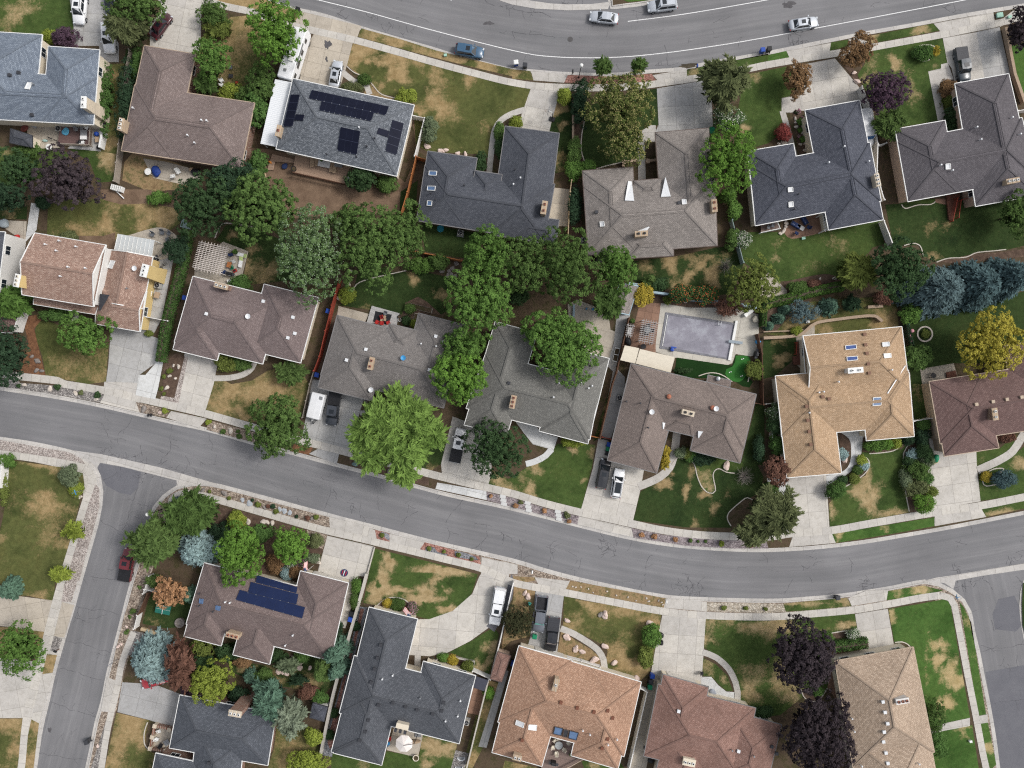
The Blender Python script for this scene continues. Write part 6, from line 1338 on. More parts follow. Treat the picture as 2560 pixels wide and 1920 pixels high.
for k,x,y,rx,ry,h,sp,kd,lab in(('03',1960,660,80,60,1.8,'dark','broad','dark shrub under the lower left roof notch of the rosy brown house'),('03',2110,730,60,40,1.2,'rust','broad','brown shrub below the front wing of the rosy brown house'),('03',2150,880,70,75,2.4,'teal','spruce','small blue green conifer right of the lime green tree'),('03',2080,1020,70,45,1.6,'deep','broad','dark shrub above the tall red brick chimney'),('13',70,860,70,50,1.4,'green','broad','green shrub in the middle of the rosy brown back garden'),('13',190,690,70,40,1.4,'dark','broad','dark shrub under the rosy brown roof edge'),('13',410,690,60,35,1.2,'hedge','broad','green shrub under the right rosy brown roof corner'),('13',370,900,90,55,1.6,'deep','feather','dark spreading shrub left of the yellowish green conifer'),('13',450,1000,70,45,1.2,'redbr','broad','red brown shrub above the small dark shed'),('13',560,1040,50,40,1.4,'hedge','broad','green shrub at the foot of the yellowish green conifer'),('13',700,480,30,60,1.0,'deep','broad','dark shrub strip right of the rosy brown house'),('02',1900,1290,80,80,2,'deep','broad','dark shrub between pale blue spruce and yellow shrub'),('12',60,1290,70,50,1.2,'hedge','broad','green shrub in the bark bed above the rosy brown house'),('00',1190,560,40,110,1.8,'hedge','broad','ivy shrub at the upper left wall of the brown L-shaped house'),('00',250,1310,90,40,1.4,'green','broad','green shrub below the dark grey shed'),('01',380,90,60,40,1.4,'deep','broad','dark shrub right of the white walkway'),('01',600,390,60,35,1,'olive','broad','olive shrub above the terracotta tan roof'),('01',1380,60,90,40,1.2,'bright','broad','green ground shrub above the dry back lawn'),('11',620,640,50,40,1.4,'green','broad','shrub under the silvery tree'),('11',960,640,60,40,1.4,'hedge','broad','green shrub under the middle of the tree cluster'),('21',60,900,80,60,2,'dark','broad','dark shrub below the biggest dark green tree'),('21',1270,800,60,50,1.8,'dark','broad','dark shrub right of the spiky shrub behind the pool wall'),('31',250,830,70,35,1.2,'green','broad','green shrub above the vine hedge'),('31',400,800,50,30,1.0,'redbr','broad','red leaved plant above the vine hedge'),('22',2130,560,30,90,1.4,'deep','broad','dark narrow shrub at the right wall of the warm taupe house'),('32',30,900,40,40,1.2,'hedge','broad','green shrub beside the pale extra driveway')):
 T(k,x,y,rx,ry,h,sp,kd,lab,'shrub','shrub',leaf=.2)
def plants(spec,sp,label,group,r=.35,h=.5):
 proto=None
 for k,x,y in spec:
  p=W(k,x,y,ZB);p.z=ZB+.02
  if proto is None:
   proto=thing('small_plant',label,'plant',p,0,group)
   o=bpy.data.objects.new('leaves',broad(r,r,h,0.02,FO[sp],leaf=.12,clump=.16,nl=6));COL.objects.link(o);o.parent=proto
   m=MB();m.tube((0,0,-.03),(0,0,h*.6),.03,.015,5);m.build('stem',BARK,proto,local=True);proto.rotation_euler.z=.3
  else:
   d=dup(proto,p,rng.uniform(0,6));q=rng.uniform(.6,1.05);d.scale=(q,q,q)
plants([('22',1118,1300),('22',1228,1315),('22',1410,1340),('22',2070,1385)],'orange','small orange brown grass clump in the mauve gravel strip','orange grass clumps in the mauve gravel')
plants([('22',1540,1352),('22',1605,1358),('22',1670,1358)],'green','small green clump in the mauve gravel strip','green clumps in the mauve gravel',.22,.3);plants([('22',1805,1375)],'lime','lime green clump in the mauve gravel strip',None,.4)
plants([('22',30,1050),('22',278,1090),('22',490,1185),('12',2030,965)],'orange','small orange plant between the white stone slabs by the street','orange plants between the white stone slabs');plants([('22',475,1130),('22',75,1020)],'olive','olive plant between the white stone slabs by the street','olive plants between the white stone slabs',.45)
plants([('02',1805,330),('02',2440,330)],'lime','lime plant in the tan gravel beside the grey green street tree','lime plants in the tan gravel');plants([('02',1935,405),('02',2078,450),('02',2062,405)],'green','small green plant in the tan gravel beside the grey green street tree','green plants in the tan gravel',.4)
plants([('02',510,25),('02',855,95),('02',170,15)],'dark','dark green plant in the grey gravel at the upper left kerb','dark plants in the grey gravel',.5,.6);plants([('02',712,75)],'olive','brown plant in the grey gravel at the upper left kerb',None,.3);plants([('02',1435,232)],'lime','lime plant beside the two black bins at the kerb',None,.5)
plants([('12',25,1040),('12',175,1100),('12',525,1148),('02',1985,985),('02',1815,925)],'yg','yellowish plant in the tan gravel strip along the lower kerb','yellowish plants in the lower tan gravel strip',.4);plants([('12',150,1055),('12',355,1145),('02',2185,1000)],'deep','dark plant in the tan gravel strip along the lower kerb','dark plants in the lower tan gravel strip',.33);plants([('12',450,1155),('12',110,1055)],'redbr','red brown plant in the tan gravel strip along the lower kerb','red brown plants in the lower tan gravel strip',.33)
plants([('12',1090,1305),('12',1498,1420),('12',1625,1445),('12',1865,1510),('12',1750,1475)],'yg','small green plant in the red and grey rock strip','plants in the red and grey rock strip',.3,.4)
plants([('23',1825,272),('23',2018,272),('23',2190,280)],'yg','small green plant in the cream gravel strip','plants in the cream gravel strip',.34,.4)
plants([('03',1155,298),('03',1127,348),('03',1105,480),('03',1212,92)],'juniper','round dark grass clump in the gravel along the side street','grass clumps along the side street',.4,.5)
plants([('01',1470,1545),('01',1420,1595),('02',1400,40),('02',1420,85)],'yg','small green plant in the bark bed between two driveways','plants in the bark bed between two driveways',.4,.4)
plants([('30',270,1060),('30',270,1130),('30',300,1210)],'bright','low green plant in the bed along the cream wall of the slate blue house','plants along the cream wall',.6,.4);plants([('30',255,970),('30',265,1180),('30',300,1025)],'pink','pale flowering plant in the bed along the cream wall of the slate blue house','flowering plants along the cream wall',.35,.4)
plants([('12',860,683)],'blue2','pale blue green agave like plant in the bark strip under the willow',None,.45)
def hedge(s,w,h,sp,label,leaf=.2):
 pts=smooth_line(P(s),.5);mid=sum(pts,Vector())/len(pts)
 t=thing('hedge',label,'hedge',(mid.x,mid.y,ZB));pp,nn=[],[]
 acc=0
 for i in range(len(pts)-1):
  a,b=pts[i]-mid,pts[i+1]-mid;L=(b-a).length;n=int(L*150*(w+h)*.6/(leaf/.2));d=(b-a)/max(L,1e-6);sd=np.array([-d.y,d.x,0])
  f=rng.random(n)[:,None];base=np.array(a)*(1-f)+np.array(b)*f
  th=rng.uniform(0,math.pi,n);r=rng.uniform(.82,1.08,n);ex=.55
  cx=np.sign(np.cos(th))*np.abs(np.cos(th))**ex*w/2*r;cz=np.abs(np.sin(th))**ex*h*r
  p=base+sd*cx[:,None];p[:,2]=cz;nrm=sd*np.cos(th)[:,None];nrm[:,2]=np.sin(th);pp.append(p);nn.append(nrm+rng.normal(0,.45,(n,3)))
 p=np.concatenate(pp);nn=np.concatenate(nn);cl=np.sin(p[:,0]*3.1)*np.sin(p[:,1]*2.7)*.18
 o=bpy.data.objects.new('leaves',leaf_mesh('hedge_leaves',p,nn,rng.uniform(.7,1.3,len(p))*leaf,.45+cl+rng.normal(0,.16,len(p)),FO[sp]));COL.objects.link(o);o.parent=t
 core=MB();band(core,[q-mid for q in pts],-w*.34,w*.34,h*.8,0);core.build('stems',BARK,t,local=True)
hedge("01:1650,340 1610,600 1540,880 1480,1100 1435,1350 1420,1470",1.7,1.7,'hedge','long clipped hedge between terracotta tan and mauve brown houses')
hedge("31:-70,985 60,950 200,915 400,860 620,820",1.7,1.6,'bright','vine covered hedge row behind the pool wall')
hedge("33:545,590 640,580 760,565 830,555",1.9,1.5,'hedge','clipped hedge beside the driveway of the pale brown house')
hedge("21:2160,920 2150,1050 2145,1170",1.0,1.8,'hedge','short hedge at the right side of the pool yard')
hedge("31:1135,980 1160,1150 1195,1300 1215,1420",.7,1.6,'deep','narrow dark hedge along the right wall of the tan house')
TINT=plain('tinted_car_glass',C(30,36,42),.15,2,.06,0,.6);HEADL=plain('headlight_lens',C(214,218,222),.05,2,.15);TAILL=plain('tail_light_lens',C(150,26,28),.08,2,.25);RIM=plain('wheel_rim',C(150,152,156),.1,4,.35,.5)
def section_body(st):
 """st: list of (x, half width, z bottom, z belt, z crown) -> closed smooth hull"""
 vs,fs=[],[];k=9
 for x,w,zb,zt,zc in st:
  prof=[(-w*.90,zb),(-w*.99,zb+.14),(-w,(zb+zt)*.5),(-w*.97,zt-.05),(-w*.86,zt+.01)]
  row=prof+[(0,zc)]+[(-y,z)for y,z in reversed(prof)]
  vs+=[(x,y,z)for y,z in row]
 k=11
 for i in range(len(st)-1):
  for j in range(k-1):fs.append((i*k+j,i*k+j+1,(i+1)*k+j+1,(i+1)*k+j))
  fs.append((i*k+k-1,i*k,(i+1)*k,(i+1)*k+k-1))
 fs.append(tuple(range(k-1,-1,-1)));n=(len(st)-1)*k;fs.append(tuple(range(n,n+k)))
 return vs,[tuple(reversed(f))for f in fs]
def cabin(m,x0,x1,x2,x3,wb,wt,zb,zt):
 """greenhouse: windscreen base x3 .. top x2, roof x2..x1, rear x1..x0; slightly crowned roof"""
 b=[(x0,-wb),(x3,-wb),(x3,wb),(x0,wb)];t=[(x1,-wt),(x2,-wt),(x2,wt),(x1,wt)]
 vs=[(x,y,zb)for x,y in b]+[(x,y,zt)for x,y in t]+[((x1+x2)/2,-wt*1.02,zt+.02),((x1+x2)/2,wt*1.02,zt+.02),((x1+x2)/2,0,zt+.05),(x1-.06,0,zt+.01),(x2+.06,0,zt+.01)]
 f=[(0,1,5,8,4),(2,3,7,9,6),(1,2,6,12,5),(3,0,4,11,7),(4,8,10,11),(8,5,12,10),(10,12,6,9),(11,10,9,7)]
 m.raw(vs,f)
def inset_quad(A,B,Cc,D,a,b,off):
 A,B,Cc,D=map(Vector,(A,B,Cc,D));n=(B-A).cross(D-A).normalized()*off
 c=(A+B+Cc+D)/4
 def q(u,v):return A.lerp(B,u).lerp(D.lerp(Cc,u),v)+n
 return[q(a,b),q(1-a,b),q(1-a,1-b),q(a,1-b)]
def wheel(t,x,y,r=.34,w=.23):
 s=1 if y>0 else-1
 m=MB();m.tube((x,y-w/2,r),(x,y+w/2,r),r,r,18);tm=m.build('tyre',RUBBER,t,True,True)if False else None
 m2=MB();m2.tube((x,y+s*(w/2-.02),r),(x,y+s*(w/2+.015),r),r*.62,r*.55,12)
 root=m.build('wheel',RUBBER,t,False,True);m2.build('rim',RIM,root,False,True)
def car(kind,paint,label,k,x,y,rot,L=None,cat='car',name=None,glassroof=False,roofmat=None,rack=False,bedm=None,shade=None,group=None,sunroof=True):
 """rot: heading in degrees, 0 = picture right, 90 = picture up"""
 P_=dict(sedan=(4.75,.91,1.43),suv=(4.75,.94,1.70),bigsuv=(5.15,1.0,1.88),pickup=(5.7,1.0,1.85),van=(5.0,.98,1.75))[kind]
 L=L or P_[0];w=P_[1];H=P_[2];h=L/2
 nm=name or dict(sedan='parked_car',suv='parked_car',bigsuv='parked_car',pickup='pickup_truck',van='parked_car')[kind]
 p=W(k,x,y,.8);t=thing(nm,label,cat,(p.x,p.y,0.02 if cat=='' else 0.0),R(rot),group)
 M_=paint;rm=roofmat or paint
 b=MB()
 if kind=='pickup':
  zb=1.12;st=[(-h,.90*w,.5,.98,1.0),(-h+.08,.97*w,.42,zb-.02,zb),(-h+.3,w,.38,zb,zb)]if False else[]
  c0=-.12*L+.05
  st=[(c0-.02,w,.36,zb,zb+.01),(.2*L*.5,w,.34,zb,zb+.02),(.24*L,w,.34,zb,zb+.05),(.36*L,.99*w,.36,zb-.02,zb+.08),(h-.28,.95*w,.38,zb-.08,zb),(h-.08,.86*w,.42,zb-.2,zb-.1),(h,.74*w,.46,zb-.36,zb-.3)]
  b.raw(*section_body(st))
  bt=b.build('body',M_,t,True,True)
  bm=MB()
  for s in(-1,1):bm.box(((c0-h)/2,s*(w-.06),.78),(c0+h,.12,.74))
  bm.box((-h+.05,0,.78),(.10,2*w-.02,.72));bm.box((c0-.05,0,.8),(.09,2*w-.04,.70))
  bm.build('bed_sides',M_,t,False,True)
  fl=MB();fl.box(((c0-h)/2,0,.62),(c0+h-.05,2*w-.2,.12))
  for i in range(9):fl.box(((c0-h)/2,(i-4)*.19,.69),(c0+h-.2,.06,.03))
  f=fl.build('bed_floor',plain('bed_liner',C(52,52,56),.15,3,.8),t,False,True)
  if bedm=='cover' or bedm=='cover_dark':
   cv=MB();cv.box(((c0-h)/2-.02,0,1.20),(c0+h-.02,2*w-.06,.09),0,1.02)
   for i in range(1,6):cv.box((-h+(c0+h)*i/6,0,1.25),(.03,2*w-.15,.02))
   cv.build('bed_cover',BLACK if bedm=='cover' else DGREY,t,False,True)
  if bedm=='shell':
   sh=MB();cabin(sh,-h+.02,-h+.22,c0-.12,c0-.02,w*.95,w*.80,1.15,1.86);so_=sh.build('camper_shell',M_,t,False,True)
   for s in(-1,1):
    g_=MB();g_.face([(-h+.3,s*w*.935,1.28),(c0-.2,s*w*.935,1.28),(c0-.25,s*w*.865,1.68),(-h+.4,s*w*.865,1.68)][::s]);g_.build('side_window',TINT,so_,False,True)
  x0,x1,x2,x3=c0,c0+.10,.19*L,.285*L;zt=H;wb,wt=w*.93,w*.77
  bumper=MB();bumper.box((-h-.06,0,.55),(.14,1.8*w,.2));bumper.build('bumper',CHROME,t,False,True)
  wx=(.34*L,-.30*L);wr=.40
 else:
  zb=dict(sedan=.92,suv=1.05,bigsuv=1.12,van=1.0)[kind]
  if kind=='sedan':st=[(-h,.72*w,.42,.72,.76),(-h+.10,.86*w,.34,.90,.94),(-h+.5,.96*w,.28,.96,1.0),(-.2*L,w,.26,.95,.98),(.1*L,w,.26,.94,.97),(.24*L,.99*w,.27,.90,.97),(h-.55,.95*w,.3,.80,.90),(h-.14,.82*w,.34,.66,.72),(h,.66*w,.4,.54,.57)]
  else:st=[(-h,.82*w,.46,zb-.1,zb-.06),(-h+.10,.93*w,.36,zb,zb+.02),(-.3*L,w,.32,zb,zb+.02),(.1*L,w,.31,zb,zb+.02),(.26*L,.99*w,.32,zb-.03,zb+.05),(h-.5,.95*w,.34,zb-.14,zb-.03),(h-.12,.84*w,.38,zb-.3,zb-.24),(h,.68*w,.44,zb-.45,zb-.42)]
  b.raw(*section_body(st));bt=b.build('body',M_,t,True,True)
  if kind=='sedan':x0,x1,x2,x3=-.385*L,-.225*L,.07*L,.245*L;wb,wt=w*.90,w*.66
  elif kind=='van':x0,x1,x2,x3=-.485*L,-.43*L,.12*L,.31*L;wb,wt=w*.93,w*.72
  else:x0,x1,x2,x3=-.475*L,-.40*L,.085*L,.245*L;wb,wt=w*.92,w*.72
  zt=H;wx=(.31*L,-.29*L);wr=.33 if kind=='sedan' else .37
 cb=MB();cabin(cb,x0,x1,x2,x3,wb,wt,zb-.06,zt);cb_o=cb.build('cabin',rm,t,False,True)
 zl=zb-.06
 g1=MB();g1.face(inset_quad((x3,-wb,zl),(x3,wb,zl),(x2,wt,zt),(x2,-wt,zt),.07,.07,.02));g1.build('windscreen',shade or TINT,t,False,True)
 g2=MB();g2.face(inset_quad((x0,wb,zl),(x0,-wb,zl),(x1,-wt,zt),(x1,wt,zt),.08,.12,.02));g2.build('rear_window',TINT,t,False,True)
 for s in(-1,1):
  A,B,Cc,D=(x0,-wb,zl),(x3,-wb,zl),(x2,-wt,zt),(x1,-wt,zt)
  q=inset_quad(A,B,Cc,D,.04,.20,.02)
  for u0,u1 in((.02,.47),(.51,.98)):
   qq=[q[0].lerp(q[1],u0),q[0].lerp(q[1],u1),q[3].lerp(q[2],u1),q[3].lerp(q[2],u0)]
   if s>0:qq=[Vector((v.x,-v.y,v.z))for v in reversed(qq)]
   gm=MB();gm.face(qq);gm.build('side_window',TINT,t,False,True)
  mm=MB();mm.box((x3-.42,s*(w+.09),zb+.08),(.16,.22,.15));mm.build('mirror',M_,t,False,True)
  hm=MB();hm.box((h-.13,s*w*.66,(zb-.24)if kind!='sedan' else .66),(.2,.34,.13),-s*.3);hm.build('headlight',HEADL,t,False,True)
  tm=MB();tm.box((-h+.05,s*w*.78,zb-.16),(.12,.22 if kind!='sedan' else .36,.24 if kind!='sedan' else .14),s*.12);tm.build('tail_light',TAILL,t,False,True)
  for xx in wx:wheel(t,xx,s*(w-.12),wr)
  if rack:
   rk=MB();rk.bar((x1+.1,s*wt*.88,zt+.08),(x2-.1,s*wt*.88,zt+.08),.05,.05);rk.build('roof_rail',GREYM,t,False,True)
 if glassroof:
  gr=MB();gr.face([(x1+.45,-wt*.72,zt+.062),(x2-.15,-wt*.72,zt+.062),(x2-.15,wt*.72,zt+.062),(x1+.45,wt*.72,zt+.062)]);gr.build('glass_roof',TINT,t,False,True)
 elif sunroof:
  gr=MB();gr.face([(x2-.95,-wt*.52,zt+.062),(x2-.28,-wt*.52,zt+.055),(x2-.28,wt*.52,zt+.055),(x2-.95,wt*.52,zt+.062)]);gr.build('sunroof',TINT,t,False,True)
 pl=MB();pl.box((-h-.015 if kind!='pickup' else-h-.14,0,zb-.25 if kind!='pickup' else .58),(.03,.34,.15));pl.build('licence_plate',WHITE,t,False,True)
 return t
PW=car_paint('white_car_paint',C(240,241,243));PS=car_paint('silver_car_paint',C(200,205,212),.28,.25);PDB=car_paint('dark_blue_car_paint',C(40,46,62));PMA=car_paint('maroon_car_paint',C(74,34,42));PBL=car_paint('blue_car_paint',C(54,92,122))
PTE=car_paint('teal_grey_car_paint',C(50,62,72));PGR=car_paint('grey_car_paint',C(112,116,124),.3,.2);PBK=car_paint('black_car_paint',C(36,37,42));PRE=car_paint('dark_red_car_paint',C(112,36,44));PRD=car_paint('red_car_paint',C(176,34,48));PDG=car_paint('dark_grey_car_paint',C(62,66,74))
car('bigsuv',PW,'white sport utility vehicle at the top left corner on the driveway','00',690,75,-95,rack=True)
car('sedan',PDB,'dark blue car half hidden at the top edge left of the olive tree','00',950,10,-90)
car('bigsuv',PW,'white sport utility vehicle with roof box beside the olive tree','00',940,325,-86,rack=True)
car('sedan',PMA,'maroon sedan angled under the green tree at the top','00',1388,218,55)
car('suv',PBL,'blue sport utility vehicle parked at the kerb of the upper road','10',1845,440,-9)
car('sedan',PS,'silver sedan parked nose down in the driveway by the motorhome','10',688,638,-100+180,L=4.6)
car('sedan',PS,'silver sedan driving on the upper road below its far kerb','20',795,148,173,sunroof=False)
car('suv',PS,'silver sport utility vehicle at the top edge of the upper road','20',1298,45,187,L=4.9,rack=True)
car('sedan',PS,'silver sedan with sunroof driving on the upper road at the right','30',310,200,9,L=4.9)
car('pickup',PTE,'teal grey pickup with covered bed in front of the brown grey house','30',1680,560,-82,cat='truck',bedm='cover_dark',L=5.6)
car('pickup',PDG,'dark pickup with black bed cover beside the white trailer','12',668,215,-98,cat='truck',bedm='cover',roofmat=PDG,L=5.5)
car('pickup',PW,'white pickup with black bed cover under the big willow','12',1748,528,78,cat='truck',bedm='cover',L=5.7)
car('van',PBK,'black minivan beside the white glass roofed vehicle','22',790,775,79)
car('suv',PW,'white sport utility vehicle with black glass roof beside the black minivan','22',913,858,81,L=4.9,glassroof=True,rack=True)
car('pickup',PRE,'dark red pickup at the kerb of the side street','02',1100,1560,79,cat='truck',bedm='cover',L=5.4)
car('sedan',PRD,'red and white car mostly hidden under the large blue spruce','03',1335,905,18-180)
car('pickup',PW,'white pickup with camper shell on the curved driveway','13',2085,262,-100,cat='truck',bedm='shell',L=6.2)
car('pickup',PGR,'grey pickup with open bed and turquoise windscreen shade','23',245,330,-97,cat='truck',L=6.0,shade=plain('sunshade_foil',C(140,214,202),.2,5,.3),sunroof=False)
car('pickup',PBK,'black pickup with covered bed parked next to the grey pickup','23',347,503,-97,cat='truck',bedm='cover_dark',L=5.6,shade=plain('silver_sunshade',C(190,180,176),.3,6,.3),sunroof=False)
def place(k,x,y,z=0.0,zv=0.0):
 p=W(k,x,y,zv);p.z=z;return p
p=W('10',335,480,1.8);t=thing('motorhome','white motorhome under the vivid green tree by the patio cover','motorhome',(p.x,p.y,.14),R(-107+180))
RVW=plain('motorhome_white',C(232,233,235),.05,1.2,.45)
m=MB()
st=[(-4.5,1.18,.5,2.9,3.0),(-4.35,1.24,.45,3.05,3.1),(3.4,1.24,.45,3.05,3.1),(4.1,1.2,.45,2.7,2.8),(4.45,1.1,.5,2.1,2.2)]
m.raw(*section_body(st));m.build('body',RVW,t,False,True)
m=MB();m.box((-1.2,-.3,3.22),(.8,.8,.26));m.build('air_conditioner',WHITE,t,False,True)
for xx in(-3.2,1.6):
 m=MB();m.box((xx,.2,3.14),(.45,.45,.1));m.build('roof_hatch',GREYM,t,False,True)
for xx,wd_ in((-3.4,.9),(-1.4,1.3),(.6,.9),(2.6,.7)):
 for s in(-1,1):
  m=MB();m.box((xx,s*1.235,2.1),(wd_,.05,.75));m.build('window',TINT,t,False,True)
m=MB();m.face([(4.47,-.9,1.35),(4.47,.9,1.35),(4.14,.95,2.5),(4.14,-.95,2.5)]);m.build('windscreen',TINT,t,False,True)
m=MB();m.box((0,-1.3,2.95),(3.6,.14,.16));m.build('awning_roll',GREYM,t,False,True)
for xx in(3.0,-2.6,-3.5):
 for s in(-1,1):wheel(t,xx,s*1.08,.4,.26)
for s in(-1,1):
 m=MB();m.box((4.35,s*.85,.95),(.18,.3,.2));m.build('headlight',HEADL,t,False,True)
p=W('12',525,190,1.2);t=thing('camper_trailer','low white box trailer beside the dark pickup','trailer',(p.x,p.y,.14),R(-104))
m=MB();m.raw(*section_body([(-2.15,1.05,.5,1.75,1.85),(-2.05,1.12,.45,1.9,1.95),(2.0,1.12,.45,1.9,1.95),(2.12,1.05,.5,1.75,1.85)]));m.build('body',RVW,t,False,True)
m=MB();m.bar((2.1,.55,.5),(3.1,0,.5),.08,.1);m.bar((2.1,-.55,.5),(3.1,0,.5),.08,.1);m.tube((2.9,0,0),(2.9,0,.8),.05);m.build('drawbar',DGREY,t,False,True)
m=MB();m.tube((2.45,-.2,.55),(2.45,-.2,.95),.17);m.build('gas_bottle',WHITE,t,False,True);m=MB();m.box((-1.5,.6,1.97),(.5,.5,.1));m.build('roof_hatch',GREYM,t,False,True)
for s in(-1,1):wheel(t,-.2,s*.98,.33)
p=W('30',850,1105,1.6);t=thing('camper_van','white camper van squeezed between slate blue house and white fence','van',(p.x,p.y,.14),R(-80))
m=MB();m.raw(*section_body([(-3.0,1.0,.4,2.2,2.3),(-2.9,1.05,.35,2.35,2.4),(1.6,1.05,.35,2.35,2.4),(1.9,1.03,.35,1.3,1.35),(2.7,.98,.38,1.1,1.2),(3.0,.8,.45,.8,.85)]));m.build('body',RVW,t,False,True)
m=MB();m.face([(1.93,-.85,1.38),(1.93,.85,1.38),(1.66,.85,2.25),(1.66,-.85,2.25)]);m.build('windscreen',plain('blue_tinted_glass',C(60,100,150),.1),t,False,True)
for xx in(2.2,-1.9):
 for s in(-1,1):wheel(t,xx,s*.93,.36)
for s in(-1,1):
 m=MB();m.box((2.9,s*.7,.75),(.16,.26,.16));m.build('headlight',HEADL,t,False,True)
VINYL=plain('white_vinyl',C(228,226,222),.05,1.5,.6);GWOOD=plain('grey_fence_wood',C(156,146,134),.2,3,.85);TWOOD=plain('tan_fence_wood',C(190,168,134),.15,3,.85)
STUC=plain('wall_stucco',C(192,186,176),.08,1.2,.9);PBLUE=plain('pale_blue_wall_paint',C(160,182,192),.1,1.2,.8);TANB=plain('tan_wall_block',C(172,150,128),.14,3,.9);GRNF=plain('grey_green_metal',C(140,160,156),.1,2,.7)
def fence(s,h,mat,label,th=.10,posts=True,cap=False,name='fence',cat='fence',cur=False):
 pts=P(s,h)
 if cur:pts=smooth_line(pts,.6)
 for p in pts:p.z=0
 mid=sum(pts,Vector())/len(pts);mid.z=ZB;t=thing(name,label,cat,mid)
 m=MB();band(m,pts,-th/2,th/2,ZB+h,ZB-.1);m.build('panel',mat,t)
 if cap:
  m=MB();band(m,pts,-th*.8,th*.8,ZB+h+.07,ZB+h+.003);m.build('cap',mat,t)
 if posts:
  for i in range(len(pts)-1):
   L=(pts[i+1]-pts[i]).length;n=max(1,round(L/3.2))
   for j in range(n+(i==len(pts)-2)):
    q=pts[i].lerp(pts[i+1],j/n);m=MB();m.box((q.x,q.y,ZB+h/2+.02),(.16,.16,h+.2));m.box((q.x,q.y,ZB+h+.14),(.21,.21,.05));m.build('post',mat,t)
 return t
fence("10:1352,1000 1457,1022 1372,1350",1.7,VINYL,'white vinyl fence at the right of the solar panel house',cap=True)
fence("10:1382,1352 1308,1659 11:1252,185",1.7,WOODO,'orange cedar fence along the bare dirt yard');fence("10:1385,1354 1470,1380",1.6,WOODO,'short orange cedar fence piece at the charcoal house corner')
fence("11:718,760 655,980 600,1200 548,1420 500,1545",1.8,WOODR,'red wooden fence between mauve brown and grey brown houses');fence("11:500,1545 465,1659 12:400,290",1.0,GWOOD,'weathered fence continuing down from the red fence')
fence("11:1220,478 1460,530 1780,592",1.5,WOODO,'orange fence behind the tree cluster below the charcoal house');fence("20:515,1560 21:503,0 485,392",1.7,TWOOD,'pale tan fence between charcoal and taupe houses')
fence("20:527,860 527,1210",.7,TANB,'low tan wall beside the shrub row of the taupe house',.22,False,True,'garden_wall','wall');fence("30:808,750 900,980 945,1245 938,1480 978,1659 31:1002,70",1.7,VINYL,'white vinyl fence right of the slate blue house',cap=True)
fence("31:998,250 1040,360 1082,470",1.7,VINYL,'white vinyl fence section running down to the dark dense tree',cap=True);fence("30:950,1258 1018,1236",1.6,VINYL,'short white fence gate beside the feathery conifer')
fence("21:1902,240 1960,460 2000,610",1.6,GRNF,'grey green fence between the dry lawn and the olive lawn');fence("21:1008,788 1108,803",1.6,PBLUE,'short pale blue wall above the long shed roof',.2,False,True,'garden_wall','wall')
fence("21:1108,852 1390,888 1560,930 1910,955 2110,1000",1.5,PBLUE,'pale blue wall along the top of the pool yard',.22,False,True,'garden_wall','wall');fence("21:1012,1088 960,1310 905,1560 870,1659 22:848,100 762,465",1.7,WOODB,'brown wooden fence left of the pool yard',cap=True)
fence("22:680,450 762,467",1.4,WOODO,'short orange fence at the corner of the olive grey house');fence("22:778,458 855,478",1.2,WOODR,'red wooden gate left of the warm taupe house',name='gate',cat='gate')
fence("21:2127,1230 2160,1400 2167,1659 22:2172,178 2100,165",1.6,WOODB,'dark fence right of the putting green');fence("13:958,-20 885,250 800,540 700,900 640,1150 560,1540",1.1,STUC,'long pale stucco wall between rosy brown and dark slate houses',.32,False,True,'garden_wall','wall',True)
fence("12:1025,1410 958,1659",.35,STUC,'low white kerb wall left of the patchy lawn',.2,False,False,'garden_wall','wall');fence("23:12,60 -8,140 13:2110,560 2025,890",1.5,VINYL,'white vinyl fence beside the white pickup with camper shell',cap=True);fence("13:2010,890 1920,1250 1820,1659",1.4,STUC,'pale fence between dark slate and orange tan houses',.14,False,True)
fence("13:1872,820 2018,886",1.5,VINYL,'white vinyl gate right of the dark slate house',name='gate',cat='gate');fence("23:1107,968 1166,1000 1110,1240 1010,1680",1.6,VINYL,'white vinyl fence between orange tan and brick red houses',cap=True)
fence("03:1292,0 1240,150",1.6,VINYL,'upper white fence post section by the side street gravel');fence("03:1250,114 1378,146",1.5,VINYL,'white fence piece under the orange brown tree');fence("03:1275,150 1195,330",1.6,WOODB,'brown wooden gate between two white fence sections',name='gate',cat='gate');fence("03:1190,335 1160,455",1.6,VINYL,'lower white fence section by the side street gravel')
fence("00:1118,430 1085,600 1060,800 1040,1150 1025,1250 985,1565",1.6,GWOOD,'grey wooden fence between the two upper left houses');fence("30:2052,240 2130,640 2215,885",.8,TANB,'tan retaining wall at the upper right edge',.3,False,True,'retaining_wall','wall');fence("30:2155,960 2260,940",1.7,VINYL,'white fence at the right picture edge')
fence("32:1258,320 1410,296",1.4,VINYL,'white gate fence between tan and reddish brown houses');fence("32:-20,172 78,166",1.4,STUC,'pale fence left of the tan house');fence("32:42,300 34,460",1.3,VINYL,'small white fence beside the tan house shrubs')
fence("01:1505,960 1460,1150 1425,1440",.6,TANB,'low stone wall under the long clipped hedge',.25,False,True,'garden_wall','wall');fence("01:1255,1078 1455,1115",1.6,VINYL,'white gate between yellow wall and hedge',name='gate',cat='gate');fence("02:18,640 0,900",1.7,VINYL,'white fence at the left edge by the corner lawn',.2,False)
fence("31:-40,1262 200,1248 290,1225 345,1180 420,1130 600,1100 860,1070 940,1080 985,1118",.8,TANB,'curved tan retaining wall above the tan house',.3,False,True,'retaining_wall','wall',True);fence("31:-40,1208 190,1200 330,1188",.5,TANB,'lower front wall of the curved planter',.2,False,False,'retaining_wall','wall')
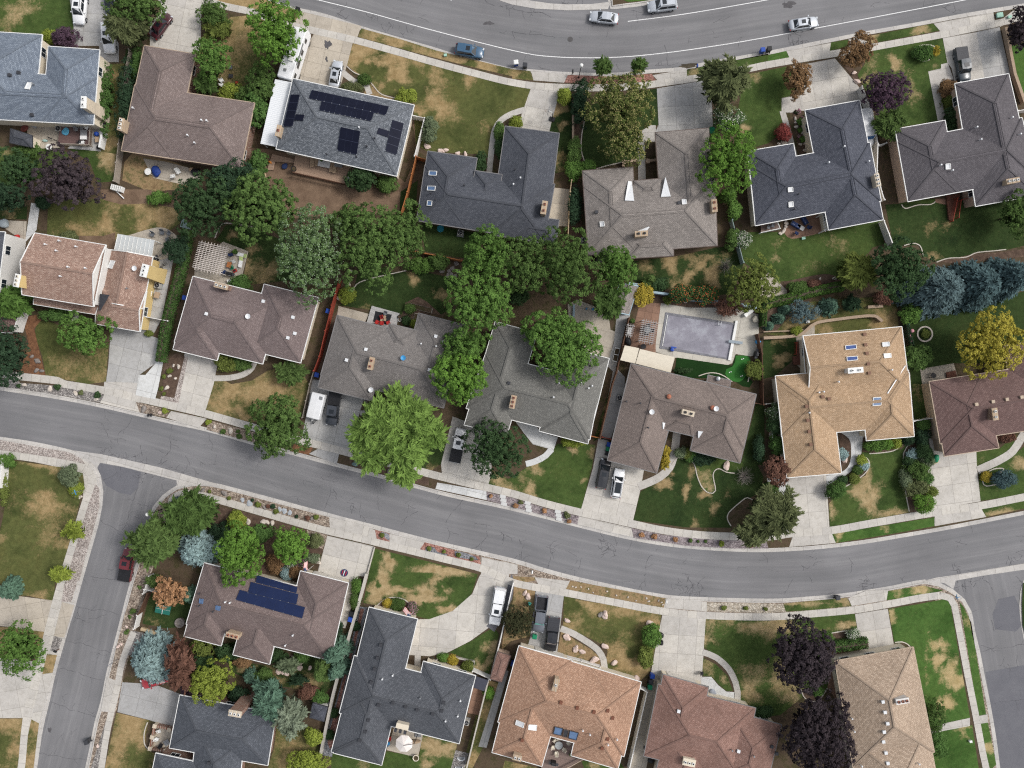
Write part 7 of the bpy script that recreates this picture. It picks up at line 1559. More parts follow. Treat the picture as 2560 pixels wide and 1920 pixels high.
fence("31:860,995 990,985",.5,TANB,'short straight block wall below the dark dense tree',.3,False,True,'retaining_wall','wall');fence("13:1500,742 1560,728 1605,678 1890,742 1868,832",.5,STUC,'pale raised wall of the triangular brick bed',.18,False,False,'planter_wall','wall')
fence("03:1337,1290 1500,1325",.8,BR_RED,'upper low brick wall of the front patio',.25,False,True,'patio_wall','wall');fence("03:1337,1300 1297,1490 1440,1515",.8,BR_RED,'left low brick wall of the front patio',.25,False,True,'patio_wall','wall')
for k,x,y,lb in(('03',1337,1297,'upper left'),('03',1315,1393,'left middle'),('03',1297,1492,'lower left'),('03',1462,1330,'upper right'),('03',1430,1512,'lower right'),('20',970,1398,None),('20',1175,1390,None)):
 p=W(k,x,y,1.0);m=MB();m.box((p.x,p.y,.55),(.5,.5,.95),R(-13));m.box((p.x,p.y,1.06),(.64,.64,.1),R(-13))
 m.top('pillar',BR_CREAM if lb else TANB,('%s pale capped pillar of the brick front patio'%lb)if lb else('left' if x<1000 else 'right')+' square stone pillar at the walkway of the taupe house','pillar')
fence("20:960,1440 965,1405 1080,1385",.7,TANB,'low stone wall left of the taupe house walkway',.25,False,True,'garden_wall','wall');fence("20:1180,1392 1255,1380",.7,TANB,'low stone wall right of the taupe house walkway',.25,False,True,'garden_wall','wall')
fence("23:430,690 600,735 760,785",1.0,VINYL,'white porch railing on the orange tan house front',.06,True,True,'railing','railing')
def planks(name,c,w=.16,rot=0):
 if name in _cache:return _cache[name]
 t=NT(name);mp=t.n('ShaderNodeMapping');mp.inputs['Rotation'].default_value=(0,0,R(rot));t.l(t.geo(),mp.inputs[0]);br=t.n('ShaderNodeTexBrick');t.l(mp.outputs[0],br.inputs['Vector'])
 br.inputs['Scale'].default_value=1;br.inputs['Brick Width'].default_value=3.4;br.inputs['Row Height'].default_value=w;br.inputs['Mortar Size'].default_value=.012
 br.inputs['Color1'].default_value=scaled(c,.88);br.inputs['Color2'].default_value=scaled(c,1.12);br.inputs['Mortar'].default_value=scaled(c,.45);_cache[name]=t.fin(br.outputs['Color'],.85);return _cache[name]
def deck(s,z,mat,label,rail=None,railmat=None,name='deck',h=1.0):
 pts=P(s,z);mid=sum(pts,Vector())/len(pts);mid.z=ZB;t=thing(name,label,'deck',mid)
 m=MB();m.prism(pts,z-.16,z);m.build('boards',mat,t)
 m=MB();c=sum(pts,Vector())/len(pts);m.prism([p+(c-p)*.03 for p in pts],ZB-.05,z-.17);m.build('skirt',WOODB,t)
 for s2 in rail or[]:
  q=P(s2,z+h)
  for p in q:p.z=z+h
  m=MB()
  for i in range(len(q)-1):
   m.bar(q[i],q[i+1],.1,.07);n=int((q[i+1]-q[i]).length/.14)
   for j in range(1,n):a=q[i].lerp(q[i+1],j/n);m.bar(a,a-Vector((0,0,h)),.035,.035)if False else m.box((a.x,a.y,z+h/2),(.035,.035,h-.05))
  m.build('railing',railmat or WOODB,t)
  for p in q:m=MB();m.box((p.x,p.y,z+h/2+.05),(.12,.12,h+.1));m.build('post',railmat or WOODB,t)
 return t
TAND=planks('tan_deck_boards',C(172,144,122),rot=14);BRND=planks('brown_deck_boards',C(116,92,88),rot=3);GRYD=planks('grey_brown_deck_boards',C(138,118,110),rot=14);REDD=planks('red_brown_deck_boards',C(112,72,58),rot=-8);GRD2=planks('pale_grey_deck_boards',C(186,184,182),rot=14)
deck("10:345,1300 850,1420 820,1600 318,1488",.9,TAND,'long tan wooden deck below the solar panel house',["10:318,1488 820,1600"],WOODB);deck("10:140,1330 345,1380 330,1410 165,1395 150,1470 95,1470",.4,TAND,'low tan side deck left of the long wooden deck')
deck("00:520,1060 780,1075 768,1252 500,1237",.9,BRND,'brown deck of the blue grey house',["00:500,1237 768,1252 778,1080"],GWOOD);deck("23:330,1365 545,1430 512,1560 605,1592 400,1720 235,1720",.7,GRYD,'grey brown wooden deck recessed in the orange tan house',["23:605,1592 400,1700"],GUTT)
deck("31:1540,10 1660,0 1650,100 1590,250 1565,240",.5,REDD,'red brown wooden stairs below the brown grey house',["31:1640,50 1600,250","31:1760,40 1670,70 1650,220"],WOODR);deck("31:245,1295 330,1270 340,1500 220,1490 215,1420 250,1415",.5,REDD,'dark red wooden side deck at the tan house',["31:250,1300 245,1400"],WOODR);deck("11:1000,983 1240,1048 1205,1190 955,1130",.4,GRD2,'square pale grey deck with red chairs');deck("31:-60,285 85,250 105,315 -60,350",1.0,GRYD,'small white railed deck at the slate blue house',["31:-60,350 105,315 80,250"],WHITE)
deck("31:1540,1560 1620,1540 1640,1610 1555,1640",.4,REDD,'brown steps beside the black round table')
def canopy(s,z,mat,label,name,cat,ribs=None,slats=None,posts=True,pm=None,th=.08,z2=None):
 pts=P(s,z)
 if z2 is not None:pts[2].z=pts[3].z=z2
 c=sum(pts,Vector())/4;t=thing(name,label,cat,(c.x,c.y,ZB));pm=pm or mat;A,B,Cc,D=pts
 if slats:
  nu,nv=slats
  for j in range(nv):
   f=(j+.5)/nv;m=MB();m.bar(A.lerp(D,f)+(A-B).normalized()*.15,B.lerp(Cc,f)+(B-A).normalized()*.15,.085,.13);m.build('slat',mat,t)
  for i in range(nu):
   f=(i+.5)/nu;m=MB();u=Vector((0,0,-.16));m.bar(A.lerp(B,f)+u+(A-D).normalized()*.2,D.lerp(Cc,f)+u+(D-A).normalized()*.2,.07,.15);m.build('rafter',mat,t)
 else:
  m=MB();up=[D,Cc,B,A]if(Cc-D).cross(A-D).z>0 else[A,B,Cc,D];m.face(up);lo=[p-Vector((0,0,th))for p in up];m.face(list(reversed(lo)))
  for i in range(4):m.face([lo[i],lo[(i+1)%4],up[(i+1)%4],up[i]])
  m.build('canopy',mat,t)
  if ribs:
   m=MB()
   for i in range(ribs+1):m.bar(A.lerp(B,i/ribs)+Vector((0,0,.04)),D.lerp(Cc,i/ribs)+Vector((0,0,.04)),.06,.07)
   m.build('ribs',WHITE,t)
 if posts:
  for q in pts:qq=q.lerp(c,.06);m=MB();m.box((qq.x,qq.y,(ZB+q.z-.1)/2),(.13,.13,q.z-.15));m.build('post',pm,t)
 return t
RIB=None
def ribbed():
 t=NT('ribbed_white_metal');w=t.n('ShaderNodeTexWave',wave_type='BANDS',bands_direction='Y');mp=t.n('ShaderNodeMapping');mp.inputs['Rotation'].default_value=(0,0,R(13));t.l(t.geo(),mp.inputs[0]);t.l(mp.outputs[0],w.inputs[0]);w.inputs['Scale'].default_value=1.05
 t.bump(w.outputs['Fac'],.02,.5);return t.fin(t.ramp(w.outputs['Fac'],[(0,C(222,226,230)),(.5,C(240,242,244))]),.4)
canopy("10:165,684 312,712 182,1270 38,1240",2.9,ribbed(),'ribbed white metal patio cover left of the solar panel house','patio_cover','patio cover',th=.14,pm=WHITE)
canopy("01:1020,362 1335,415 1312,555 990,497",2.7,plain('translucent_panel',C(196,200,200),.06,1,.4),'white ribbed patio cover of the terracotta tan house','patio_cover','patio cover',ribs=9,pm=WHITE)
canopy("01:1728,425 1972,480 1912,712 1668,656",2.7,plain('pale_pergola_wood',C(214,204,196),.1,3,.8),'pale slatted pergola above the mauve brown house','pergola','pergola',slats=(9,15));canopy("21:1130,1102 1255,1126 1220,1313 1095,1290",2.5,plain('grey_pergola_metal',C(168,164,162),.1,3,.7),'grey pergola on the brick patio by the pool','pergola','pergola',slats=(6,11));canopy("21:1000,1142 1056,1152 1030,1250 985,1242",2.2,plain('grey_pergola_metal',G),'small narrow pergola at the brown fence','pergola','pergola',slats=(3,6))
canopy("21:975,1325 1100,1350 1067,1482 938,1452",2.6,CREAMF,'left smaller cream shade sail above the warm taupe roof','shade_sail','shade sail',z2=2.3,pm=GREYM);canopy("21:1106,1356 1408,1428 1376,1560 1072,1482",2.7,CREAMF,'right larger cream shade sail above the warm taupe roof','shade_sail','shade sail',z2=2.3,pm=GREYM)
canopy("31:470,185 500,170 525,320 492,335",2.6,WHITE,'white lattice pergola edge of the slate blue house patio','pergola','pergola',slats=(2,7));canopy("13:1897,868 2008,904 1972,996 1880,966",2.3,plain('dark_flat_roofing',C(70,72,84),.1,2,.8),'small dark flat roof beside the white gate','shed','shed',th=.2)
House('shed','dark grey shed in the back yard of the blue grey house',["00:92,1112 276,1172 276,1270 86,1232"],S4,SID_CREAM,2.3,.5,DGREY,K4,.12,'shed',wins=False);House('shed','long narrow shed with taupe gable roof beside pale trees',[("21:932,792 1088,812 1010,1062 862,1035",'g',0)],S5,SID_WHITE,2.6,.3,PBLUE,K5,.2,'shed',wins=False);House('shed','small dark shed at the pale stucco wall',["13:492,1100 616,1135 586,1255 466,1222"],S6,SID_WHITE,2.2,.3,DGREY,K6,.15,'shed',wins=False);House('shed','narrow shed with brick red roof at the left of the orange tan house',[("13:2090,658 2200,690 2122,915 2025,888",'h',0)],S19,SID_PINK,2.4,.3,GUTB,K19,.15,'shed',wins=False)
c=W('21',1600,1245);t=thing('swimming_pool','covered rectangular swimming pool with grey cover and white end beam','pool',(c.x,c.y,lvl(6)))
def ring(mb,A,B,z0,z1):
 n=len(A)
 for i in range(n):
  a,b,c_,d=A[i],A[(i+1)%n],B[(i+1)%n],B[i];mb.face([(p.x,p.y,z1)for p in(a,b,c_,d)]);mb.face([(a.x,a.y,z0),(b.x,b.y,z0),(b.x,b.y,z1),(a.x,a.y,z1)])
COP=mottled('pool_coping_stone',[(.3,C(112,112,118)),(.7,C(142,142,148))],2,9,.15);CVR=mottled('pool_cover_fabric',[(.28,C(132,130,140)),(.5,C(150,148,158)),(.66,C(176,178,186)),(.8,C(196,200,206))],.38,3,.10)
out=P("21:1325,1040 1928,1133 1890,1452 1272,1352");inn=P("21:1352,1064 1918,1150 1864,1436 1304,1334");m=MB();ring(m,out,inn,.1,lvl(9)+.05);m.build('coping',COP,t);m=MB();m.poly(inn,lvl(8));m.build('pool_cover',CVR,t)
m=MB();m.prism(P("21:1925,1112 1945,1116 1886,1458 1860,1452"),.1,.42);m.build('cover_reel',WHITE,t);m=MB();a,b=W('21',1345,1062,.25),W('21',1300,1330,.25);m.bar(a,b,.1,.06);m.build('cover_edge',WHITE,t)
for i,(x,y)in enumerate(((1778,1120),(1800,1124))):
 m=MB();p=W('21',x,y);q=W('21',x-5,y+30);m.tube(p+Vector((0,0,.1)),p+Vector((0,0,.7)),.04);m.tube(p+Vector((0,0,.7)),q+Vector((0,0,.6)),.04);m.tube(q+Vector((0,0,.6)),q+Vector((0,0,.1)),.04);m.build('ladder_rail',WHITEM,t)
m=MB();a,b=W('21',1872,1288,.6),W('21',1992,1305,.6);m.bar(a,b,.45,.07);d_=thing('diving_board','grey diving board at the right end of the pool','diving board',((a.x+b.x)/2,(a.y+b.y)/2,.14));m.build('board',plain('board_grey',C(150,162,170),.1),d_);m=MB();q=a.lerp(b,.75);m.box((q.x,q.y,.35),(.7,.5,.4),R(-10));m.build('stand',WHITE,d_)
p=W('21',1378,1362);t=thing('pool_slide_toy','bright blue pool equipment at the lower edge of the pool','pool toy',(p.x,p.y,.2));m=MB();m.lathe(p+Vector((0,0,.16)),[(.3,0),(.38,.2),(.3,.5),(.1,.55)],12);m.build('tank',BLUEP,t);m=MB();m.box(p+Vector((.25,.35,.5)),(.9,.22,.12),R(-8));m.build('handle_bar',BLUEP,t)
def bin_(k,x,y,rot,mat,label,lidmat=None,s=1.0):
 p=place(k,x,y,ZB+.03 if k not in()else 0,.9)
 t=thing('waste_bin',label,'bin',p,R(rot))
 m=MB();m.box((0,0,.55*s),(.62*s,.70*s,.95*s),0,.8);m.build('body',mat,t,local=True)
 m=MB();m.box((.03,0,1.06*s),(.72*s,.76*s,.07));m.box((.02,0,1.115*s),(.55*s,.6*s,.05));m.build('lid',lidmat or mat,t,local=True)
 for sy in(-1,1):m=MB();m.tube((-.28*s,sy*.3*s,.13),(-.28*s,sy*.36*s,.13),.13,n=10);m.build('wheel',RUBBER,t,local=True)
 m=MB();m.bar((-.38*s,-.25*s,.98*s),(-.38*s,.25*s,.98*s),.04,.04);m.build('handle',BLACK,t,local=True)
for a in((('20',35,545,95,BLUEP,'blue bin with white lid on the upper road kerb',WHITE)),('20',112,568,85,DGREY,'dark grey bin right of the white lidded bin'),('20',2163,437,95,BLUEP,'blue bin at the kerb above the willowy tree'),('30',8,427,95,BLACK,'black bin right of the blue bin on the upper kerb'),('10',362,88,70,BLACK,'black bin at the kerb near the vivid green tree'),('03',755,1430,200,DGREY,'dark grey bin standing in the side street'),('33',598,185,95,DGREY,'dark grey bin on the verge near the right corner'),('13',815,372,-14,BLUEP,'blue bin beside the long stucco wall'),('13',824,322,-14,BLACK,'black bin above the blue bin at the stucco wall'),('23',1210,862,-8,BLUEP,'blue bin at the top of the row of three'),('23',1198,910,-8,DGREY,'dark bin in the middle of the row of three'),('23',1190,957,-8,GREENP,'green bin at the bottom of the row of three'),('22',835,522,-14,BLUEP,'blue bin under the warm taupe roof edge'),('22',828,562,-14,GREENP,'green bin under the warm taupe roof edge'),('22',822,598,-14,BLACK,'black bin under the warm taupe roof edge'),('11',527,1580,-14,BLUEP,'blue bin above the white trailer'),('01',1600,915,-14,BLUEP,'blue bin under the left edge of the mauve brown roof'),('01',160,468,-10,BLUEP,'blue bin beside the white house at the left edge'),('23',8,755,-14,BLUEP,'blue bin left of the orange tan roof'),('23',195,522,80,GREENP,'green bin below the grey pickup'),('01',1425,1152,-14,BLACK,'black bin behind the white gate by the hedge'),('01',1415,1200,-14,LBLUE,'light blue bin between black and green bins by the hedge'),('01',1410,1250,80,GREENP,'green bin lying nearest the driveway by the hedge'),('11',625,1030,-14,BLUEP,'blue bin against the red fence')):
 bin_(*a)
for x,lb in((1285,'left'),(1308,'right')):
 p=place('02',x,268,ZB,1.1);t=thing('mailbox',lb+' of two black kerb mailboxes on the upper kerb','mailbox',p,R(75));m=MB();m.box((0,0,.5),(.09,.09,1.0));m.build('post',BLACK,t,local=True);m=MB();m.box((0,0,1.1),(.5,.24,.24));m.build('box',BLACK,t,local=True)
def mailbox(k,x,y,rot,mat,label):
 p=place(k,x,y,ZB,1.1);t=thing('mailbox',label,'mailbox',p,R(rot));m=MB();m.box((0,0,.5),(.1,.1,1.0));m.build('post',WOODB if mat is BLACK else mat,t,local=True);m=MB();m.box((0,0,1.1),(.52,.24,.22));m.tube((-.26,0,1.2),(.26,0,1.2),.12,n=12);m.build('box',mat,t,local=True)
mailbox('20',525,620,90,BLACK,'black mailbox at the left end of the red gravel');mailbox('03',480,650,160,BLACK,'black mailbox by the left kerb of the side street');mailbox('23',1333,218,90,WHITE,'white mailbox at the end of the dry verge');mailbox('22',175,1622,80,WHITE,'white mailbox in the small gravel patch across the street');mailbox('20',1600,572,90,BLUEP,'blue mailbox by the wet kerb patch');
def lamp(k,x,y,xt,yt,h,label):
 p=place(k,x,y,ZB);t=thing('street_lamp',label,'lamp',p);m=MB();m.tube((0,0,0),(0,0,h-.3),.07,.05,10);m.lathe((0,0,0),[(.14,0),(.12,.3),(.08,.4)],10);m.build('pole',BLACK,t,local=True);m=MB();m.lathe((0,0,h-.35),[(.12,0),(.26,.08),(.3,.4),(.2,.55),(.05,.6)],14);m.build('lamp_head',WHITE,t,local=True)
lamp('20',576,672,597,565,4.4,'black lamp post with white globe at the upper road');lamp('02',1402,1082,1278,1117,4.6,'black lamp post with white globe at the street corner')
def sign(k,x,y,h,label,mats=(GREENP,),rot=0):
 p=place(k,x,y,ZB);t=thing('street_sign',label,'sign',p,R(rot));m=MB();m.tube((0,0,0),(0,0,h),.035,n=8);m.build('post',GREYM,t,local=True)
 for i,mt in enumerate(mats):m=MB();m.box((0,0,h-.12-i*.2),(.85,.03,.18),i*1.57);m.build('sign_plate',mt,t,local=True)
sign('02',735,915,2.8,'street name sign on the left street corner',(LBLUE,LBLUE),20);sign('03',1020,715,2.4,'blue sign at the kerb near the large blue spruce',(NAVY,),30);sign('33',1545,140,2.8,'street name sign on the right street corner',(LBLUE,LBLUE),10)
p=place('20',345,1035,ZB);t=thing('basketball_hoop','portable basketball hoop at the edge of a driveway','basketball hoop',p,R(165));m=MB();m.tube((0,0,0),(0,0,3.0),.08,.06);m.box((0,0,.12),(.9,.7,.24));m.build('pole',BLACK,t,local=True);m=MB();m.box((.75,0,3.3),(.05,1.25,.85));m.bar((0,0,2.9),(.75,0,3.2),.07,.07);m.build('backboard',GREYM,t,local=True)
m=MB()
for i in range(16):a,b=2*math.pi*i/16,2*math.pi*(i+1)/16;m.tube((1.05+.24*math.cos(a),.24*math.sin(a),3.05),(1.05+.24*math.cos(b),.24*math.sin(b),3.05),.02,n=5,cap=False)
m.build('rim',plain('rim_orange',C(150,80,50),.1),t,local=True)
p=W('20',503,340);m=MB();m.lathe((p.x,p.y,.012),[(.44,0),(.44,.012),(.36,.014),(.34,.01),(.1,.012)],24);m.top('manhole_cover',plain('cast_iron',C(86,84,84),.2,8,.7),'round manhole cover in the upper road','manhole cover')
for k,x,y,w_,lb in(('30',2000,132,.95,'larger pale green utility box at the upper right verge'),('30',2085,147,.5,'smaller pale green utility box at the upper right verge'),('10',1637,478,.45,'pale green utility lid in the dry verge'),('31',305,400,.5,'small pale green lid on the lawn below the patio'),('31',340,1120,.55,'small white box on the dry lawn'),('33',1748,1427,.4,'small white box on the corner lawn')):
 p=W(k,x,y,.3);m=MB();m.box((p.x,p.y,ZB+.15),(w_,w_*.75,.36),R(9));m.box((p.x,p.y,ZB+.35),(w_+.06,w_*.75+.06,.05),R(9));m.top('utility_box',plain('pale_green_metal',C(164,206,188),.08)if 'white' not in lb else WHITE,lb,'utility box')
def chair(k,x,y,rot,mat,label,z=ZB+.03,group=None,frame=None,s=1.0):
 p=place(k,x,y,z,z+.4);t=thing('garden_chair',label,'chair',p,R(rot),group);f=frame or mat
 m=MB();m.box((0,0,.42*s),(.52*s,.52*s,.07));m.build('seat',mat,t,local=True);m=MB();m.box((-.28*s,0,.72*s),(.07,.52*s,.56*s),0,1,-.2);m.build('backrest',mat,t,local=True)
 for sx in(-.22,.22):
  for sy in(-.23,.23):m=MB();m.tube((sx*s,sy*s,0),(sx*s,sy*s,.42*s),.025,n=6);m.build('leg',f,t,local=True)
 for sy in(-1,1):m=MB();m.box((-.02,sy*.29*s,.62*s),(.5*s,.06,.05));m.build('armrest',f,t,local=True)
 return t
def table(k,x,y,rot,mat,label,w=.9,d=.9,h=.72,z=ZB+.03,rnd_=False):
 p=place(k,x,y,z,z+h);t=thing('garden_table',label,'table',p,R(rot));m=MB()
 if rnd_:m.lathe((0,0,h-.05),[(w/2*.96,0),(w/2,.02),(w/2,.05)],24)
 else:m.box((0,0,h-.025),(w,d,.05))
 m.build('tabletop',mat,t,local=True)
 for sx in(-1,1):
  for sy in(-1,1):m=MB();m.tube((sx*w*.33,sy*d*.33,0),(sx*w*.36,sy*d*.36,h-.05),.03,n=6);m.build('leg',mat,t,local=True)
 return t
def lounger(k,x,y,rot,mat,label,z=ZB+.03,mat2=None):
 p=place(k,x,y,z,z+.35);t=thing('sun_lounger',label,'lounger',p,R(rot));m=MB();m.box((.3,0,.32),(1.2,.62,.08));m.build('seat',mat,t,local=True);m=MB();m.box((-.55,0,.47),(.72,.62,.07),0,1,.45);m.build('backrest',mat2 or mat,t,local=True)
 for sx in(-.6,.75):
  for sy in(-.27,.27):m=MB();m.tube((sx,sy,0),(sx,sy,.32),.025,n=6);m.build('leg',mat,t,local=True)
def ac(k,x,y,rot,label):
 p=place(k,x,y,ZB+.02,.8);t=thing('air_conditioner',label,'air conditioner',p,R(rot));m=MB();m.box((0,0,.42),(.86,.86,.8));m.build('housing',plain('ac_housing',C(178,176,170),.08),t,local=True);m=MB();m.lathe((0,0,.825),[(.38,0),(.38,.02),(.33,.03)],20);m.build('fan_guard',BLACK,t,local=True)
 m=MB()
 for i in range(3):m.box((.13*math.cos(i*2.09),.13*math.sin(i*2.09),.865),(.26,.09,.015),i*2.09)
 m.build('fan',GREYM,t,local=True);m=MB();m.box((0,0,-.0),(1.1,1.1,.08));m.build('pad',GREYM,t,local=True)
def grill(k,x,y,rot,label,z=ZB+.03,mat=None):
 p=place(k,x,y,z,z+.9);t=thing('barbecue_grill',label,'grill',p,R(rot));m=MB();m.box((0,0,.45),(.75,.5,.8));m.build('cabinet',BLACK,t,local=True);m=MB();m.tube((-.38,0,.9),(.38,0,.9),.28,n=16);m.build('lid',mat or BLACK,t,local=True)
 for s in(-1,1):m=MB();m.box((s*.6,0,.85),(.4,.45,.05));m.build('side_shelf',DGREY,t,local=True)
 m=MB();m.bar((-.25,-.3,.95),(.25,-.3,.95),.04,.04);m.build('handle',CHROME,t,local=True)
def pot(k,x,y,r,mat,label,sp=None,z=ZB+.03):
 p=place(k,x,y,z,.3);t=thing('plant_pot',label,'pot',p);m=MB();m.lathe((0,0,0),[(r*.7,0),(r,r*1.3),(r*1.05,r*1.4),(r*.85,r*1.4),(r*.8,r*1.2)],18);m.build('pot',mat,t,local=True)
 if sp:o=bpy.data.objects.new('leaves',broad(r*1.1,r*1.1,r*1.3,r*1.2,FO[sp],leaf=.12,clump=.14,nl=5));COL.objects.link(o);o.parent=t
 else:m=MB();m.lathe((0,0,r*1.2),[(r*.82,0),(r*.8,.02)],16);m.build('earth',M_SOIL,t,local=True)
def lump(k,x,y,d,rot,mat,label,name,cat,z=ZB+.03,seed=1):
 p=place(k,x,y,z,.3);m=MB();m.blob((0,0,0),1,seed,(d[0]/2,d[1]/2,d[2]/2),2,.12);m.v=[(p.x+(v[0]*math.cos(R(rot))-v[1]*math.sin(R(rot))),p.y+(v[0]*math.sin(R(rot))+v[1]*math.cos(R(rot))),max(z,z+d[2]/2+v[2]))for v in m.v];return m.top(name,mat,label,cat,smooth=True)
LG_=plain('lime_cushion',C(196,214,138),.1,6,.9);GCH=plain('grey_mesh',C(112,116,122),.12,4,.7);DK9=.93
lounger('01',2092,545,165,WHITE,'upper white lounger with lime towel on the pergola patio',mat2=LG_);lounger('01',2080,605,-100,WHITE,'lower white lounger with lime towel on the pergola patio',mat2=LG_);chair('01',2000,542,20,NAVY,'navy chair at the right pergola edge, upper one',frame=BLACK);table('01',2018,600,25,plain('checkered_top',C(190,190,186),.4,9,.6),'small checkered table on the pergola patio',.6,.6,.5);table('01',1978,628,-14,WOODO,'orange wooden side table by the pergola post',.7,.9,.6);chair('01',2005,655,200,GREENP,'dark green chair on the pergola patio');chair('01',1942,690,60,NAVY,'navy chair at the lower pergola corner',frame=BLACK);grill('01',1985,706,-14,'black grill at the lower pergola corner');lounger('01',2012,762,20,BLACK,'black and white lounger beside the mauve brown roof',mat2=WHITE);pot('01',2035,520,.33,BLACK,'green potted bush on the pergola patio','bright')
p=place('01',2030,680,ZB+.03,.4);t=thing('lawn_mower','red lawn mower on the pergola patio','mower',p,R(25));m=MB();m.box((0,0,.22),(.6,.5,.2));m.build('deck',REDP,t,local=True);m=MB();m.lathe((0,0,.32),[(.18,0),(.18,.14),(.1,.18)],12);m.build('engine',BLACK,t,local=True);m=MB();m.bar((.3,.2,.3),(.95,.2,.9),.03,.03);m.bar((.3,-.2,.3),(.95,-.2,.9),.03,.03);m.bar((.95,-.2,.9),(.95,.2,.9),.03,.03);m.build('handle',BLACK,t,local=True)
for i,(x,y,r_,lb)in enumerate(((1320,368,250,'leftmost grey mesh chair on the round patio'),(1405,352,265,'upper middle grey mesh chair on the round patio'),(1462,356,230,'right grey mesh chair on the round patio'),(1452,412,200,'lowest grey mesh chair on the round patio'))):chair('01',x,y,r_,GCH,lb,s=1.25)
p=place('01',1430,490,ZB+.03,.5);t=thing('hammock_stand','grey empty hammock stand on the round patio','hammock',p,R(60));m=MB();m.bar((-1.5,0,.9),(-.7,0,.08),.08,.08);m.bar((-.7,0,.08),(.7,0,.08),.08,.08);m.bar((.7,0,.08),(1.5,0,.9),.08,.08);m.build('frame',GCH,t,local=True)
for s in(-.7,.7):m=MB();m.bar((s,-.5,.05),(s,.5,.05),.08,.06);m.build('foot',GCH,t,local=True)
grill('01',1335,582,60,'black covered grill at the yellow house corner');ac('01',1360,808,-14,'white air conditioner along the yellow wall');table('01',1355,890,-14,TANF,'tan storage table along the yellow wall',.9,1.0,.9);table('01',1290,875,-14,WHITE,'white table along the yellow wall',.8,.9,.9)
def bike(k,x,y,rot,label):
 p=place(k,x,y,ZB+.03,.5);t=thing('bicycle',label,'bicycle',p,R(rot))
 for s in(-.52,.52):
  m=MB()
  for i in range(16):a,b=2*math.pi*i/16,2*math.pi*(i+1)/16;m.tube((s+.33*math.cos(a),.12*math.sin(a)*0,.34+.33*math.sin(a)),(s+.33*math.cos(b),0,.34+.33*math.sin(b)),.03,n=5,cap=False)
  m.build('wheel',RUBBER,t,local=True)
 m=MB();m.tube((-.52,0,.34),(-.15,0,.85),.025);m.tube((-.15,0,.8),(.4,0,.85),.025);m.tube((.4,0,.95),(.52,0,.34),.025);m.tube((-.05,0,.3),(.4,0,.85),.025);m.tube((-.52,0,.34),(-.05,0,.3),.02);m.tube((-.05,0,.3),(-.15,0,.85),.025);m.build('frame',DGREY,t,local=True);m=MB();m.box((-.17,0,.92),(.26,.14,.06));m.build('saddle',BLACK,t,local=True);m=MB();m.bar((.38,-.28,1.0),(.38,.28,1.0),.04,.04);m.build('handlebar',BLACK,t,local=True)
bike('01',1408,645,55,'dark bicycle beside the yellow chimney');bike('00',450,1200,-20,'dark bicycle at the lower end of the deck of the blue grey house')
sheet('outdoor_rug',"11:1036,1030 1178,1062 1150,1150 1015,1120",plain('black_rug',C(44,44,48),.2,6,.95),z=.42)and None
for x,y,r_,lb in((1050,1124,60,'left red chair of the lower row on the grey deck'),(1090,1132,80,'middle red chair of the lower row on the grey deck'),(1143,1128,110,'right red chair of the lower row on the grey deck'),(1085,1082,200,'single red chair at the centre of the grey deck')):chair('11',x,y,r_,REDP,lb,.43)
for x,y,lb in((1112,1078,'upper tan side table on the black rug'),(1083,1104,'lower left tan side table on the black rug'),(1113,1102,'lower right tan side table on the black rug')):table('11',x,y,-14,TANF,lb,.42,.42,.45,.43)
chair('11',1120,1050,260,GCH,'grey chair at the upper edge of the black rug',.43);pot('11',1240,1080,.3,BLACK,'upper black pot right of the grey deck');pot('11',1242,1105,.26,WHITE,'white pot below the black pot right of the grey deck')
for s,lb in(("11:1340,960 1528,1008 1520,1050 1332,1002",'wide raised timber bed in the curved garden'),("11:1372,1045 1405,1050 1380,1165 1345,1160",'narrow raised timber bed beside the grey brown roof')):
 q=P(s,.35);c=sum(q,Vector())/4;t=thing('raised_bed',lb,'raised bed',(c.x,c.y,ZB));m=MB();i2=[p+(c-p).normalized()*.14 for p in q];ring(m,q,i2,.1,.42);m.build('timber_frame',GWOOD,t);m=MB();m.poly(i2,.34);m.build('earth',M_SOIL,t)
ac('11',1765,352,-10,'air conditioner below the charcoal house');ac('22',930,120,-14,'air conditioner left of the warm taupe roof');ac('21',628,412,0,'air conditioner left of the taupe house corner');ac('00',505,1112,0,'air conditioner on the patio of the blue grey house');ac('13',1818,1265,-14,'air conditioner right of the dark slate house')
p=W('11',1595,318,.3);t=thing('paddling_pool','round teal paddling pool below the charcoal house','paddling pool',(p.x,p.y,ZB+.03));m=MB();m.lathe((0,0,0),[(.52,0),(.58,.28),(.52,.3),(.48,.1)],24);m.build('basin',plain('teal_plastic',C(34,136,156),.1),t,local=True)
p=W('20',1728,1127,.3);t=thing('paddling_pool','green turtle shell shaped basin beside the wide driveway','basin',(p.x,p.y,ZB+.03),R(20));m=MB();m.lathe((0,0,0),[(.5,0),(.62,.25),(.5,.34),(.2,.4)],20);m.build('basin',GREENP,t,local=True);m=MB();m.lathe((0,0,.02),[(.66,0),(.68,.1),(.6,.12)],20);m.build('rim',plain('ochre_plastic',C(176,150,84),.1),t,local=True)
lump('21',772,568,(2.4,1.3,.9),-2,DGREY,'dark covered hot tub at the lower left of the taupe house','hot_tub','hot tub')
